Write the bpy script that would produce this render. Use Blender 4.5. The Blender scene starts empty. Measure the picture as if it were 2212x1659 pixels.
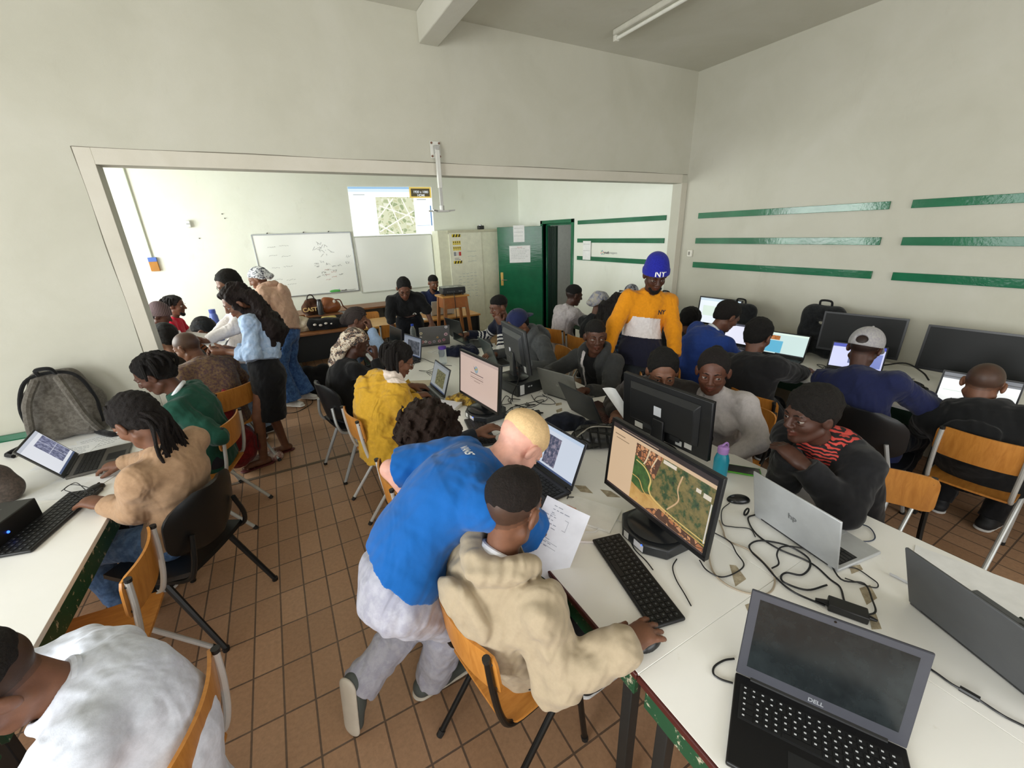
CAMPOS = (0.3381, -3.8069, 1.9475); CAMANG = (0.49890, -0.35391, -0.03464); CAMF = 892.23; EXPO = 0.10
import bpy, bmesh, math, random
import numpy as np
from mathutils import Vector, Matrix
random.seed(7)
C = bpy.context.scene.collection
PI = math.pi
def V(*a): return np.array(a if len(a) > 1 else a[0], dtype=float)
def unit(v):
    v = np.asarray(v, float); n = np.linalg.norm(v)
    return v / n if n > 1e-9 else v
# ---------------------------------------------------------------- objects
def tag(o, label=None, cat=None, group=None, kind=None):
    if label: o['label'] = label
    if cat: o['category'] = cat
    if group: o['group'] = group
    if kind: o['kind'] = kind
    return o
def thing(name, label, cat, loc=(0, 0, 0), rz=0, group=None):
    o = bpy.data.objects.new(name, None); o.empty_display_size = .05
    C.objects.link(o); o.location = loc; o.rotation_euler = (0, 0, rz)
    return tag(o, label, cat, group)
def dup(root, loc, rz, label=None, group=None):
    r = root.copy(); C.objects.link(r); r.location = loc; r.rotation_euler = (0, 0, rz)
    if label: r['label'] = label
    if group: r['group'] = group
    for ch in list(root.children):
        c = ch.copy(); C.objects.link(c); c.parent = r
        for g in list(ch.children):
            d = g.copy(); C.objects.link(d); d.parent = c
    return r
def link(name, me, mats, parent=None, smooth=True, angle=None):
    o = bpy.data.objects.new(name, me); C.objects.link(o)
    for m in (mats if isinstance(mats, (list, tuple)) else [mats]): me.materials.append(m)
    if smooth and len(me.polygons):
        me.polygons.foreach_set('use_smooth', np.ones(len(me.polygons), dtype=bool))
        if angle: me.set_sharp_from_angle(angle=angle)
    if parent: o.parent = parent
    return o
class MB:
    def __init__(s, M=None): s.v = []; s.f = []; s.mi = []; s.cur = 0; s.M = M
    def add(s, vs, fs):
        n = len(s.v)
        if s.M is not None: vs = [tuple(s.M @ Vector(v)) for v in vs]
        s.v += [tuple(map(float, v)) for v in vs]; s.f += [tuple(i + n for i in f) for f in fs]; s.mi += [s.cur] * len(fs)
        return s
    def box(s, lo, hi):
        x0, y0, z0 = lo; x1, y1, z1 = hi
        return s.add([(x0, y0, z0), (x1, y0, z0), (x1, y1, z0), (x0, y1, z0), (x0, y0, z1), (x1, y0, z1), (x1, y1, z1), (x0, y1, z1)],
                     [(0, 3, 2, 1), (4, 5, 6, 7), (0, 1, 5, 4), (1, 2, 6, 5), (2, 3, 7, 6), (3, 0, 4, 7)])
    def obox(s, c, size, X=(1, 0, 0), Y=(0, 1, 0)):
        X = unit(X); Y = unit(Y); Z = np.cross(X, Y); c = V(c); a, b, d = [q / 2 for q in size]
        vs = [c + X * i * a + Y * j * b + Z * k * d for k in (-1, 1) for i, j in ((-1, -1), (1, -1), (1, 1), (-1, 1))]
        return s.add(vs, [(0, 3, 2, 1), (4, 5, 6, 7), (0, 1, 5, 4), (1, 2, 6, 5), (2, 3, 7, 6), (3, 0, 4, 7)])
    def prism(s, pts, z0, z1):
        n = len(pts)
        return s.add([(x, y, z0) for x, y in pts] + [(x, y, z1) for x, y in pts],
                     [tuple(range(n - 1, -1, -1)), tuple(range(n, 2 * n))] + [(i, (i + 1) % n, n + (i + 1) % n, n + i) for i in range(n)])
    def tube(s, pts, r, n=8, cap=True):
        pts = [V(p) for p in pts]; R = r if isinstance(r, (list, tuple)) else [r] * len(pts); vs = []; fs = []
        up = None
        for i, p in enumerate(pts):
            t = unit(pts[min(i + 1, len(pts) - 1)] - pts[max(i - 1, 0)])
            if up is None: up = np.cross(t, (0, 0, 1)) if abs(t[2]) < .9 else np.cross(t, (1, 0, 0))
            up = unit(up - t * (up @ t)); w = np.cross(t, up)
            vs += [p + (up * math.cos(a) + w * math.sin(a)) * R[i] for a in [2 * PI * k / n for k in range(n)]]
        for i in range(len(pts) - 1):
            fs += [(i * n + k, i * n + (k + 1) % n, (i + 1) * n + (k + 1) % n, (i + 1) * n + k) for k in range(n)]
        if cap: fs += [tuple(range(n - 1, -1, -1)), tuple((len(pts) - 1) * n + k for k in range(n))]
        return s.add(vs, fs)
    def lathe(s, prof, c=(0, 0, 0), n=20):
        vs = []; fs = []; m = len(prof)
        for r, z in prof: vs += [(c[0] + r * math.cos(2 * PI * k / n), c[1] + r * math.sin(2 * PI * k / n), c[2] + z) for k in range(n)]
        for i in range(m - 1): fs += [(i * n + k, i * n + (k + 1) % n, (i + 1) * n + (k + 1) % n, (i + 1) * n + k) for k in range(n)]
        fs += [tuple(range(n - 1, -1, -1)), tuple((m - 1) * n + k for k in range(n))]
        return s.add(vs, fs)
    def sphere(s, c, r, n=12, m=8):
        if not isinstance(r, (tuple, list)): r = (r, r, r)
        vs = []; fs = []
        for i in range(1, m):
            a = PI * i / m
            vs += [(c[0] + r[0] * math.sin(a) * math.cos(2 * PI * k / n), c[1] + r[1] * math.sin(a) * math.sin(2 * PI * k / n), c[2] + r[2] * math.cos(a)) for k in range(n)]
        b = len(vs); vs += [(c[0], c[1], c[2] + r[2]), (c[0], c[1], c[2] - r[2])]
        for i in range(m - 2): fs += [(i * n + k, (i + 1) * n + k, (i + 1) * n + (k + 1) % n, i * n + (k + 1) % n) for k in range(n)]
        fs += [(b, k, (k + 1) % n) for k in range(n)] + [(b + 1, (m - 2) * n + (k + 1) % n, (m - 2) * n + k) for k in range(n)]
        return s.add(vs, fs)
    def quad(s, a, b, c, d): return s.add([a, b, c, d], [(0, 1, 2, 3)])
    def sheet(s, fn, th, nu=10, nv=12):
        # thick curved sheet: fn(u, v) -> point, u, v in -1..1
        P = np.array([[fn(-1 + 2 * i / nu, -1 + 2 * j / nv) for j in range(nv + 1)] for i in range(nu + 1)], float)
        N = np.cross(np.gradient(P, axis=0), np.gradient(P, axis=1)); N /= np.linalg.norm(N, axis=2, keepdims=True) + 1e-9
        A = (P + N * th / 2).reshape(-1, 3); B = (P - N * th / 2).reshape(-1, 3); m = nv + 1; n = len(A); fs = []
        for i in range(nu):
            for j in range(nv):
                q = (i * m + j, (i + 1) * m + j, (i + 1) * m + j + 1, i * m + j + 1)
                fs += [q, tuple(n + k for k in q[::-1])]
        rim = [j for j in range(m)] + [i * m + nv for i in range(1, nu + 1)] + [nu * m + j for j in range(nv - 1, -1, -1)] + [i * m for i in range(nu - 1, 0, -1)]
        for a, b in zip(rim, rim[1:] + rim[:1]): fs.append((a, b, n + b, n + a))
        return s.add(list(A) + list(B), fs)
    def build(s, name, mats, parent=None, bevel=0, seg=2, angle=.6, smooth=True, loc=None):
        me = bpy.data.meshes.new(name); me.from_pydata(s.v, [], s.f); me.update()
        if s.mi and max(s.mi): me.polygons.foreach_set('material_index', s.mi)
        o = link(name, me, mats, parent, smooth, angle)
        if bevel:
            b = o.modifiers.new('Bevel', 'BEVEL'); b.width = bevel; b.segments = seg; b.limit_method = 'ANGLE'; b.angle_limit = .7
        if loc: o.location = loc
        return o
def spline(pts, n=8):
    P = [V(p) for p in pts]; P = [2 * P[0] - P[1]] + P + [2 * P[-1] - P[-2]]; out = []
    for i in range(1, len(P) - 2):
        a, b, c, d = P[i - 1:i + 3]
        for k in range(n):
            t = k / n
            out.append(.5 * (2 * b + (c - a) * t + (2 * a - 5 * b + 4 * c - d) * t * t + (3 * b - a - 3 * c + d) * t ** 3))
    return out + [P[-2]]
# ---------------------------------------------------------------- materials
def lin(c):
    if isinstance(c, str): c = [int(c[i:i + 2], 16) / 255 for i in (0, 2, 4)]
    return tuple(x / 12.92 if x <= .04045 else ((x + .055) / 1.055) ** 2.4 for x in c[:3]) + (1,)
_M = {}
class NT:
    def __init__(s, name):
        s.m = bpy.data.materials.new(name); s.m.use_nodes = True; s.t = s.m.node_tree; s.b = s.t.nodes['Principled BSDF']
    def n(s, typ, **kw):
        o = s.t.nodes.new('ShaderNode' + typ)
        for k, v in kw.items():
            if k in o.inputs.keys(): o.inputs[k].default_value = v
            else: setattr(o, k, v)
        return o
    def l(s, a, b): s.t.links.new(a, b)
    def co(s, scale=(1, 1, 1), obj=True, rot=(0, 0, 0)):
        c = s.n('TexCoord'); m = s.n('Mapping'); m.inputs['Scale'].default_value = scale; m.inputs['Rotation'].default_value = rot
        s.l(c.outputs['Object'], m.inputs['Vector']); return m.outputs['Vector']
    def noise(s, vec, scale, detail=3, rough=.55, dist=0):
        o = s.n('TexNoise'); o.inputs['Scale'].default_value = scale; o.inputs['Detail'].default_value = detail
        o.inputs['Roughness'].default_value = rough; o.inputs['Distortion'].default_value = dist; s.l(vec, o.inputs['Vector']); return o.outputs['Fac']
    def ramp(s, fac, stops, interp='LINEAR'):
        r = s.n('ValToRGB'); e = r.color_ramp; e.interpolation = interp
        while len(e.elements) < len(stops): e.elements.new(.5)
        for x, (p, c) in zip(e.elements, stops): x.position = p; x.color = c if len(c) == 4 and not isinstance(c, str) else lin(c)
        s.l(fac, r.inputs['Fac']); return r.outputs['Color']
    def bump(s, h, strength, dist=.01, prev=None):
        b = s.n('Bump'); b.inputs['Strength'].default_value = strength; b.inputs['Distance'].default_value = dist
        s.l(h, b.inputs['Height'])
        if prev: s.l(prev, b.inputs['Normal'])
        s.l(b.outputs['Normal'], s.b.inputs['Normal']); return b.outputs['Normal']
    def mix(s, f, a, b, mode='MIX'):
        m = s.n('Mix', data_type='RGBA', blend_type=mode)
        for k, v in ((0, f), (6, a), (7, b)):
            if hasattr(v, 'is_linked'): s.l(v, m.inputs[k])
            else: m.inputs[k].default_value = v if k == 0 else (v if isinstance(v, tuple) and len(v) == 4 else lin(v))
        return m.outputs[2]
    def math(s, op, a, b=None):
        m = s.n('Math', operation=op)
        for k, v in ((0, a), (1, b)):
            if v is None: continue
            if hasattr(v, 'is_linked'): s.l(v, m.inputs[k])
            else: m.inputs[k].default_value = v
        return m.outputs[0]
    def base(s, c): s.l(c, s.b.inputs['Base Color'])
def flat(col, rough=.5, metal=0, spec=.5, key=None):
    k = ('flat', str(col), rough, metal, spec)
    if k not in _M:
        t = NT('plain_' + str(len(_M))); c = lin(col)
        f = t.noise(t.co(), 14, 3); lo = tuple(x * .93 for x in c[:3]) + (1,); hi = tuple(min(1, x * 1.05) for x in c[:3]) + (1,)
        t.base(t.ramp(f, [(.3, lo), (.7, hi)]))
        t.b.inputs['Roughness'].default_value = rough; t.b.inputs['Metallic'].default_value = metal; t.b.inputs['Specular IOR Level'].default_value = spec
        _M[k] = t.m
    return _M[k]
def cloth(col, col2=None, scale=60, wr=.5, rough=.9, amt=.1, key=''):
    k = ('cloth', str(col), str(col2), scale, wr, key)
    if k not in _M:
        t = NT('cloth_' + str(len(_M))); c = lin(col); v = t.co()
        f = t.noise(v, scale, 4, .7)
        if col2: t.base(t.ramp(f, [(.42, c), (.58, lin(col2))]))
        else: t.base(t.ramp(f, [(.3, tuple(x * (1 - amt) for x in c[:3]) + (1,)), (.7, tuple(min(1, x * (1 + amt)) for x in c[:3]) + (1,))]))
        w = t.noise(t.co((1, 1, .55)), 7, 2, .5, .9); nb = t.bump(w, wr, .05); t.bump(t.noise(v, 380, 2), .12, .003, nb)
        t.b.inputs['Roughness'].default_value = rough; t.b.inputs['Specular IOR Level'].default_value = .2
        t.b.inputs['Sheen Weight'].default_value = .12
        _M[k] = t.m
    return _M[k]
def skin(col):
    k = ('skin', str(col))
    if k not in _M:
        t = NT('skin_' + str(len(_M))); c = lin(col); v = t.co()
        t.base(t.ramp(t.noise(v, 22, 4), [(.3, tuple(x * .82 for x in c[:3]) + (1,)), (.7, tuple(min(1, x * 1.12) for x in c[:3]) + (1,))]))
        t.bump(t.noise(v, 260, 2), .1, .003)
        t.b.inputs['Roughness'].default_value = .5; t.b.inputs['Specular IOR Level'].default_value = .4
        t.b.inputs['Subsurface Weight'].default_value = .06; t.b.inputs['Subsurface Radius'].default_value = (.02, .008, .005); t.b.inputs['Subsurface Scale'].default_value = .3
        _M[k] = t.m
    return _M[k]
def hairm(col, scale=160, st=.8):
    k = ('hair', str(col), scale)
    if k not in _M:
        t = NT('hair_' + str(len(_M))); c = lin(col); v = t.co(); f = t.noise(v, scale, 4, .7)
        t.base(t.ramp(f, [(.35, tuple(x * (.55 if c[0] < .2 else .85) for x in c[:3]) + (1,)), (.7, tuple(min(1, x * (1.5 if c[0] < .2 else 1.08)) for x in c[:3]) + (1,))]))
        t.bump(f, st if c[0] < .2 else .25, .01); t.b.inputs['Roughness'].default_value = .7; t.b.inputs['Specular IOR Level'].default_value = .25
        _M[k] = t.m
    return _M[k]
def emit(col, st=1.0, key=''):
    k = ('emit', str(col), st)
    if k not in _M:
        t = NT('lit_' + str(len(_M))); c = lin(col); t.b.inputs['Base Color'].default_value = (0.02, .02, .02, 1)
        f = t.noise(t.co(), 5, 1); t.l(t.ramp(f, [(.2, tuple(x * .96 for x in c[:3]) + (1,)), (.8, c)]), t.b.inputs['Emission Color'])
        t.b.inputs['Emission Strength'].default_value = st; t.b.inputs['Roughness'].default_value = .25
        _M[k] = t.m
    return _M[k]
def mapm(name, stops, scale=30, st=.8, kind='noise', lit=True):
    t = NT(name); v = t.co()
    if kind == 'vor':
        o = t.n('TexVoronoi'); o.inputs['Scale'].default_value = scale; t.l(v, o.inputs['Vector'])
        sep = t.n('SeparateColor'); t.l(o.outputs['Color'], sep.inputs['Color']); f = sep.outputs[0]
        e = t.n('TexVoronoi', feature='DISTANCE_TO_EDGE'); e.inputs['Scale'].default_value = scale; t.l(v, e.inputs['Vector'])
        c = t.ramp(f, stops, 'CONSTANT'); g = t.ramp(e.outputs['Distance'], [(0, (0, 0, 0, 1)), (.07, (0, 0, 0, 1)), (.1, (1, 1, 1, 1))])
        c = t.mix(g, stops[0][1], c)
    else: c = t.ramp(t.noise(v, scale, 5, .65), stops)
    if lit:
        t.b.inputs['Base Color'].default_value = (.02, .02, .02, 1); t.l(c, t.b.inputs['Emission Color']); t.b.inputs['Emission Strength'].default_value = st
        t.b.inputs['Roughness'].default_value = .25
    else: t.base(c)
    return t.m
def wood(col, col2, scale=(2, 14, 2), rough=.4):
    t = NT('wood_' + str(len(_M) + len(bpy.data.materials))); v = t.co(scale)
    t.base(t.ramp(t.noise(v, 3, 5, .6, .6), [(.3, lin(col2)), (.65, lin(col))])); t.b.inputs['Roughness'].default_value = rough
    t.bump(t.noise(v, 12, 3), .06, .004); return t.m
def text(s, size, M, mat, name='lettering', parent=None, ext=.0006, bold=False, shear=0, align='CENTER'):
    cu = bpy.data.curves.new('txt', 'FONT'); cu.body = s; cu.size = size; cu.extrude = ext; cu.align_x = align; cu.align_y = 'CENTER'; cu.shear = shear
    if bold: cu.offset = size * .025
    o = bpy.data.objects.new('txt', cu); C.objects.link(o); dg = bpy.context.evaluated_depsgraph_get()
    me = bpy.data.meshes.new_from_object(o.evaluated_get(dg)); bpy.data.objects.remove(o); me.name = name
    me.transform(M); return link(name, me, mat, parent, smooth=False)
def frame(o, X, Y):
    # matrix whose x axis is X, y axis Y, origin o
    X = unit(X); Y = unit(V(Y) - X * (V(Y) @ X)); Z = np.cross(X, Y)
    return Matrix(((X[0], Y[0], Z[0], o[0]), (X[1], Y[1], Z[1], o[1]), (X[2], Y[2], Z[2], o[2]), (0, 0, 0, 1)))
# ---------------------------------------------------------------- signed-distance body modelling
class SDF:
    def __init__(s): s.P = []
    def cap(s, a, b, ra, rb=None, k=.02, op='u', fl=None, flat=''):
        # tapered capsule a-b; fl=(axis, factor) squeezes it along axis; flat: which ends are cut square
        s.P.append(('c', V(a), V(b), ra, ra if rb is None else rb, k, op, fl, flat)); return s
    def chain(s, pts, rs, k=.02, **kw):
        for i in range(len(pts) - 1): s.cap(pts[i], pts[i + 1], rs[i], rs[i + 1], k, **kw)
        return s
    def ell(s, c, r, X=(1, 0, 0), Y=(0, 1, 0), k=.02, op='u'):
        X = unit(X); Y = unit(V(Y) - X * (V(Y) @ X)); s.P.append(('e', V(c), V(r), np.stack([X, Y, np.cross(X, Y)]), k, op)); return s
    def cut(s, n, p): s.P.append(('p', unit(n), V(p))); return s      # drop what lies on the side n points to
    def noise(s, amp, freq, seed=0): s.P.append(('n', amp, freq, seed)); return s
    def mesh(s, h):
        lo = np.full(3, 1e9); hi = -lo
        for q in s.P:
            if q[0] == 'c' and q[6] == 'u':
                r = max(q[3], q[4]) * (1.0 if not q[7] or q[7][1] >= 1 else 1 / q[7][1])
                lo = np.minimum(lo, np.minimum(q[1], q[2]) - r); hi = np.maximum(hi, np.maximum(q[1], q[2]) + r)
            if q[0] == 'e' and q[5] == 'u': r = np.sqrt(((q[2][:, None] * q[3]) ** 2).sum(0)); lo = np.minimum(lo, q[1] - r); hi = np.maximum(hi, q[1] + r)
        pad = .022 + 3 * h; lo = lo - pad; hi = hi + pad
        n = np.ceil((hi - lo) / h).astype(int) + 1
        G = [(lo[i] + h * np.arange(n[i])).astype(np.float32) for i in range(3)]
        D = np.full(n, .5, np.float32)
        for q in s.P:
            if q[0] == 'p':
                g = (G[0] * q[1][0])[:, None, None] + (G[1] * q[1][1])[None, :, None] + (G[2] * q[1][2])[None, None, :] - np.float32(q[1] @ q[2])
                np.maximum(D, g, out=D); continue
            if q[0] == 'n':
                I = np.nonzero(np.abs(D) < .04); P = np.stack([G[i][I[i]] for i in range(3)], 1); r = np.random.RandomState(q[3]); d = 0
                for o in range(5):
                    w = r.normal(size=(3,)); w = w / np.linalg.norm(w) * q[2] * (1 + .5 * o); d = d + np.sin(P @ w + r.rand() * 6.3 + 1.5 * np.sin(P @ (w[[1, 2, 0]] * .6))) / (1 + .4 * o)
                D[I] += (q[1] * .5 * d).astype(np.float32); continue
            if q[0] == 'c':
                _, a, b, ra, rb, k, op, fl, flat = q; r = max(ra, rb) * (1 if not fl or fl[1] >= 1 else 1 / fl[1]) ; l0 = np.minimum(a, b) - r; h0 = np.maximum(a, b) + r
            else: _, c, R, A, k, op = q; r = np.sqrt(((R[:, None] * A) ** 2).sum(0)); l0 = c - r; h0 = c + r
            m = k + 2.5 * h
            i0 = np.clip(np.floor((l0 - m - lo) / h).astype(int), 0, n); i1 = np.clip(np.ceil((h0 + m - lo) / h).astype(int) + 1, 0, n)
            if (i1 <= i0).any(): continue
            sl = tuple(slice(i0[j], i1[j]) for j in range(3))
            o = a if q[0] == 'c' else c
            x = (G[0][sl[0]] - o[0])[:, None, None]; y = (G[1][sl[1]] - o[1])[None, :, None]; z = (G[2][sl[2]] - o[2])[None, None, :]
            if q[0] == 'c':
                ba = b - a; L = np.linalg.norm(ba); u = ba / max(L, 1e-6); al = x * u[0] + y * u[1] + z * u[2]
                t = np.clip(al, 0, L); sq = x * x + y * y + z * z - al * al + (al - t) ** 2
                if fl:
                    w = unit(fl[0]); w = unit(w - u * (w @ u)); fr = x * w[0] + y * w[1] + z * w[2]; sq = sq + fr * fr * (fl[1] ** 2 - 1)
                d = np.sqrt(np.maximum(sq, 0)) - (ra + (rb - ra) * t / max(L, 1e-6))
                if 'a' in flat: d = np.maximum(d, -al)
                if 'b' in flat: d = np.maximum(d, al - L)
            else:
                e = [(x * A[j][0] + y * A[j][1] + z * A[j][2]) / R[j] for j in range(3)]
                k0 = np.sqrt(e[0] ** 2 + e[1] ** 2 + e[2] ** 2); k1 = np.sqrt((e[0] / R[0]) ** 2 + (e[1] / R[1]) ** 2 + (e[2] / R[2]) ** 2)
                d = k0 * (k0 - 1) / np.maximum(k1, 1e-4)
            d = d.astype(np.float32); S = D[sl]
            if op == 'u':
                w = np.clip(.5 + .5 * (d - S) / k, 0, 1); D[sl] = d * (1 - w) + S * w - k * w * (1 - w)
            else:
                d = -d; w = np.clip(.5 + .5 * (S - d) / k, 0, 1); D[sl] = d * (1 - w) + S * w + k * w * (1 - w)
        return nets(D, lo, h)
def nets(D, lo, h):
    n = np.array(D.shape); neg = D < 0; cn = n - 1
    tot = np.zeros(cn, np.int8)
    for i in (0, 1):
        for j in (0, 1):
            for k in (0, 1): tot += neg[i:cn[0] + i, j:cn[1] + j, k:cn[2] + k]
    act = np.nonzero((tot > 0) & (tot < 8)); na = len(act[0])
    idx = np.full(cn, -1, np.int32); idx[act] = np.arange(na)
    pos = np.zeros((na, 3)); cnt = np.zeros(na); F = []
    for ax in range(3):
        s0 = [slice(None)] * 3; s1 = [slice(None)] * 3; s0[ax] = slice(0, -1); s1[ax] = slice(1, None)
        E = np.array(np.nonzero(neg[tuple(s0)] != neg[tuple(s1)])).T
        b, c = [(1, 2), (2, 0), (0, 1)][ax]
        ok = (E[:, b] > 0) & (E[:, c] > 0) & (E[:, b] < cn[b]) & (E[:, c] < cn[c]); E = E[ok]
        E1 = E.copy(); E1[:, ax] += 1; d0 = D[tuple(E.T)]; d1 = D[tuple(E1.T)]; t = d0 / (d0 - d1)
        P = E.astype(float); P[:, ax] += t; Q = []
        for db, dc in ((-1, -1), (0, -1), (0, 0), (-1, 0)):
            I = E.copy(); I[:, b] += db; I[:, c] += dc; q = idx[tuple(I.T)]; Q.append(q)
            for a in range(3): pos[:, a] += np.bincount(q, P[:, a], na)
            cnt += np.bincount(q, minlength=na)
        Q = np.stack(Q, 1); fl = d0 > 0; Q[fl] = Q[fl][:, ::-1]; F.append(Q)
    return lo + h * pos / cnt[:, None], np.concatenate(F)
def mesh_np(name, vf, org=(0, 0, 0)):
    v, f = vf; me = bpy.data.meshes.new(name); me.vertices.add(len(v)); me.vertices.foreach_set('co', (v - V(org)).astype(np.float32).ravel())
    me.loops.add(f.size); me.loops.foreach_set('vertex_index', f.astype(np.int32).ravel())
    me.polygons.add(len(f)); me.polygons.foreach_set('loop_start', np.arange(0, f.size, 4, dtype=np.int32))
    me.update(calc_edges=True); me.validate(); return me
# ---------------------------------------------------------------- people
UP = V(0, 0, 1)
def dirv(deg): return V(math.cos(math.radians(deg)), math.sin(math.radians(deg)), 0)
def ik(a, c, l1, l2, pole):
    d = c - a; D = np.linalg.norm(d); u = d / D
    if D > (l1 + l2) * .995: k = D / (l1 + l2) * 1.005; l1 *= k; l2 *= k
    x = (l1 * l1 - l2 * l2 + D * D) / (2 * D); y = math.sqrt(max(l1 * l1 - x * x, 0)); p = unit(V(pole) - u * (V(pole) @ u))
    return a + u * x + p * y
def hand(S, W, d, n, side, curl=.35, s=1., spread=1.):
    d = unit(d); n = unit(n - d * (n @ d)); lat = np.cross(d, n) * (1 if side == 'r' else -1)
    S.chain([W - d * .02 * s, W + d * .04 * s, W + d * .082 * s], [.029 * s, .038 * s, .039 * s], .012, fl=(n, 1.75))
    for o, L, sp in ((.030, .072, .13), (.0105, .082, .03), (-.0095, .075, -.07), (-.0285, .058, -.18)):
        p = W + d * .084 * s + lat * o * s; a = 0; dd = unit(d + lat * sp * spread)
        for f, c, r0, r1 in ((.45, .55, .0098, .0092), (.31, 1., .0092, .0085), (.24, .8, .0085, .0072)):
            a += curl * c; q = p + (dd * math.cos(a) + n * math.sin(a)) * L * f * s; S.cap(p, q, r0 * s, r1 * s, .004); p = q
    p = W + d * .025 * s + lat * .024 * s + n * .006; q = p + unit(d * .6 + lat * .75 + n * .3) * .045 * s
    S.cap(p, q, .015 * s, .0125 * s, .008); S.cap(q, q + unit(d + lat * .25 + n * (.2 + curl * .5)) * .036 * s, .0118 * s, .009 * s, .004)
class Head:
    def __init__(s, c, yaw, pitch, roll, sc):
        y, p, r = map(math.radians, (yaw, pitch, roll)); s.c = V(c); s.s = sc
        s.X = V(math.cos(y) * math.cos(p), math.sin(y) * math.cos(p), -math.sin(p)); z = V(math.cos(y) * math.sin(p), math.sin(y) * math.sin(p), math.cos(p))
        l = np.cross(z, s.X); s.Y = l * math.cos(r) - z * math.sin(r); s.Z = z * math.cos(r) + l * math.sin(r)
    def p(s, x, y, z): return s.c + (s.X * x + s.Y * y + s.Z * z) * s.s
    def d(s, x, y, z): return s.X * x + s.Y * y + s.Z * z
    def loc(s, v): q = (v - s.c) / s.s; return np.stack([q @ s.X, q @ s.Y, q @ s.Z], -1)
    def ell(s, S, c, r, k=.02, op='u', X=None): S.ell(s.p(*c), V(r) * s.s, s.X if X is None else s.d(*X), s.Y, k, op)
    def cap(s, S, a, b, ra, rb=None, k=.01, op='u', **kw): S.cap(s.p(*a), s.p(*b), ra * s.s, (ra if rb is None else rb) * s.s, k, op, **kw)
def head_skin(S, H, fem=0, detail=1):
    H.ell(S, (-.012, 0, .03), (.098, .075, .086)); H.ell(S, (.018, 0, -.035), (.070, .057 - .004 * fem, .080), .03)
    H.cap(S, (.060, -.008, -.097), (.060, .008, -.097), .020 - .002 * fem, k=.022)
    for y in (-1, 1):
        H.ell(S, (.050, y * .036, -.028), (.030, .024, .024), .018); H.cap(S, (-.01, y * .053, -.06), (.04, y * .03, -.09), .016, k=.02)
        if detail: H.ell(S, (.099, y * .032, .002), (.018, .017, .012), .012, 's')
        H.ell(S, (-.006, y * .080, -.006), (.021, .0105, .032), .006, X=(.93, -.3 * y, -.2))
        if detail: H.ell(S, (.001, y * .0925, -.004), (.011, .006, .019), .004, 's')
    if not detail: H.cap(S, (.088, 0, .01), (.104, 0, -.025), .009, .014, k=.012); return
    H.cap(S, (.080, -.032, .024), (.080, .032, .024), .011, k=.014)
    H.cap(S, (.087, 0, .014), (.106, 0, -.024), .0085, .0115, .012)
    for y in (-1, 1):
        H.ell(S, (.098, y * .013, -.029), (.012, .009, .009), .007)
        H.ell(S, (.0735, y * .032, .0100), (.0165, .018, .0088), .004); H.ell(S, (.0735, y * .032, -.0088), (.0158, .0178, .0068), .004)
    H.cap(S, (.070, -.024, -.060), (.089, -.006, -.0555), .0055, .0075, .004); H.cap(S, (.070, .024, -.060), (.089, .006, -.0555), .0055, .0075, .004)
    H.cap(S, (.070, -.021, -.066), (.087, 0, -.0715), .0055, .0085, .004); H.cap(S, (.070, .021, -.066), (.087, 0, -.0715), .0055, .0085, .004)
def cranium(S, H, t, lo=(.085, 0, .068), n=(-.572, 0, .821), k=.015):
    q = .0035 + t * .75; H.ell(S, (-.012 + n[0] * q, 0, .03 + n[2] * q), (.0985 + t * .75, .0765 + t * .75, .0865 + t * .75), k)
    H.ell(S, (-.034 - t * .6, 0, -.012), (.072 + t * .4, .0665 + t * .4, .066), .02)
    S.cut(-H.d(*n), H.p(lo[0] - n[0] * .014, 0, lo[2] - n[2] * .014)); S.cut(H.d(.9, 0, -.44), H.p(.03, 0, .0))
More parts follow.
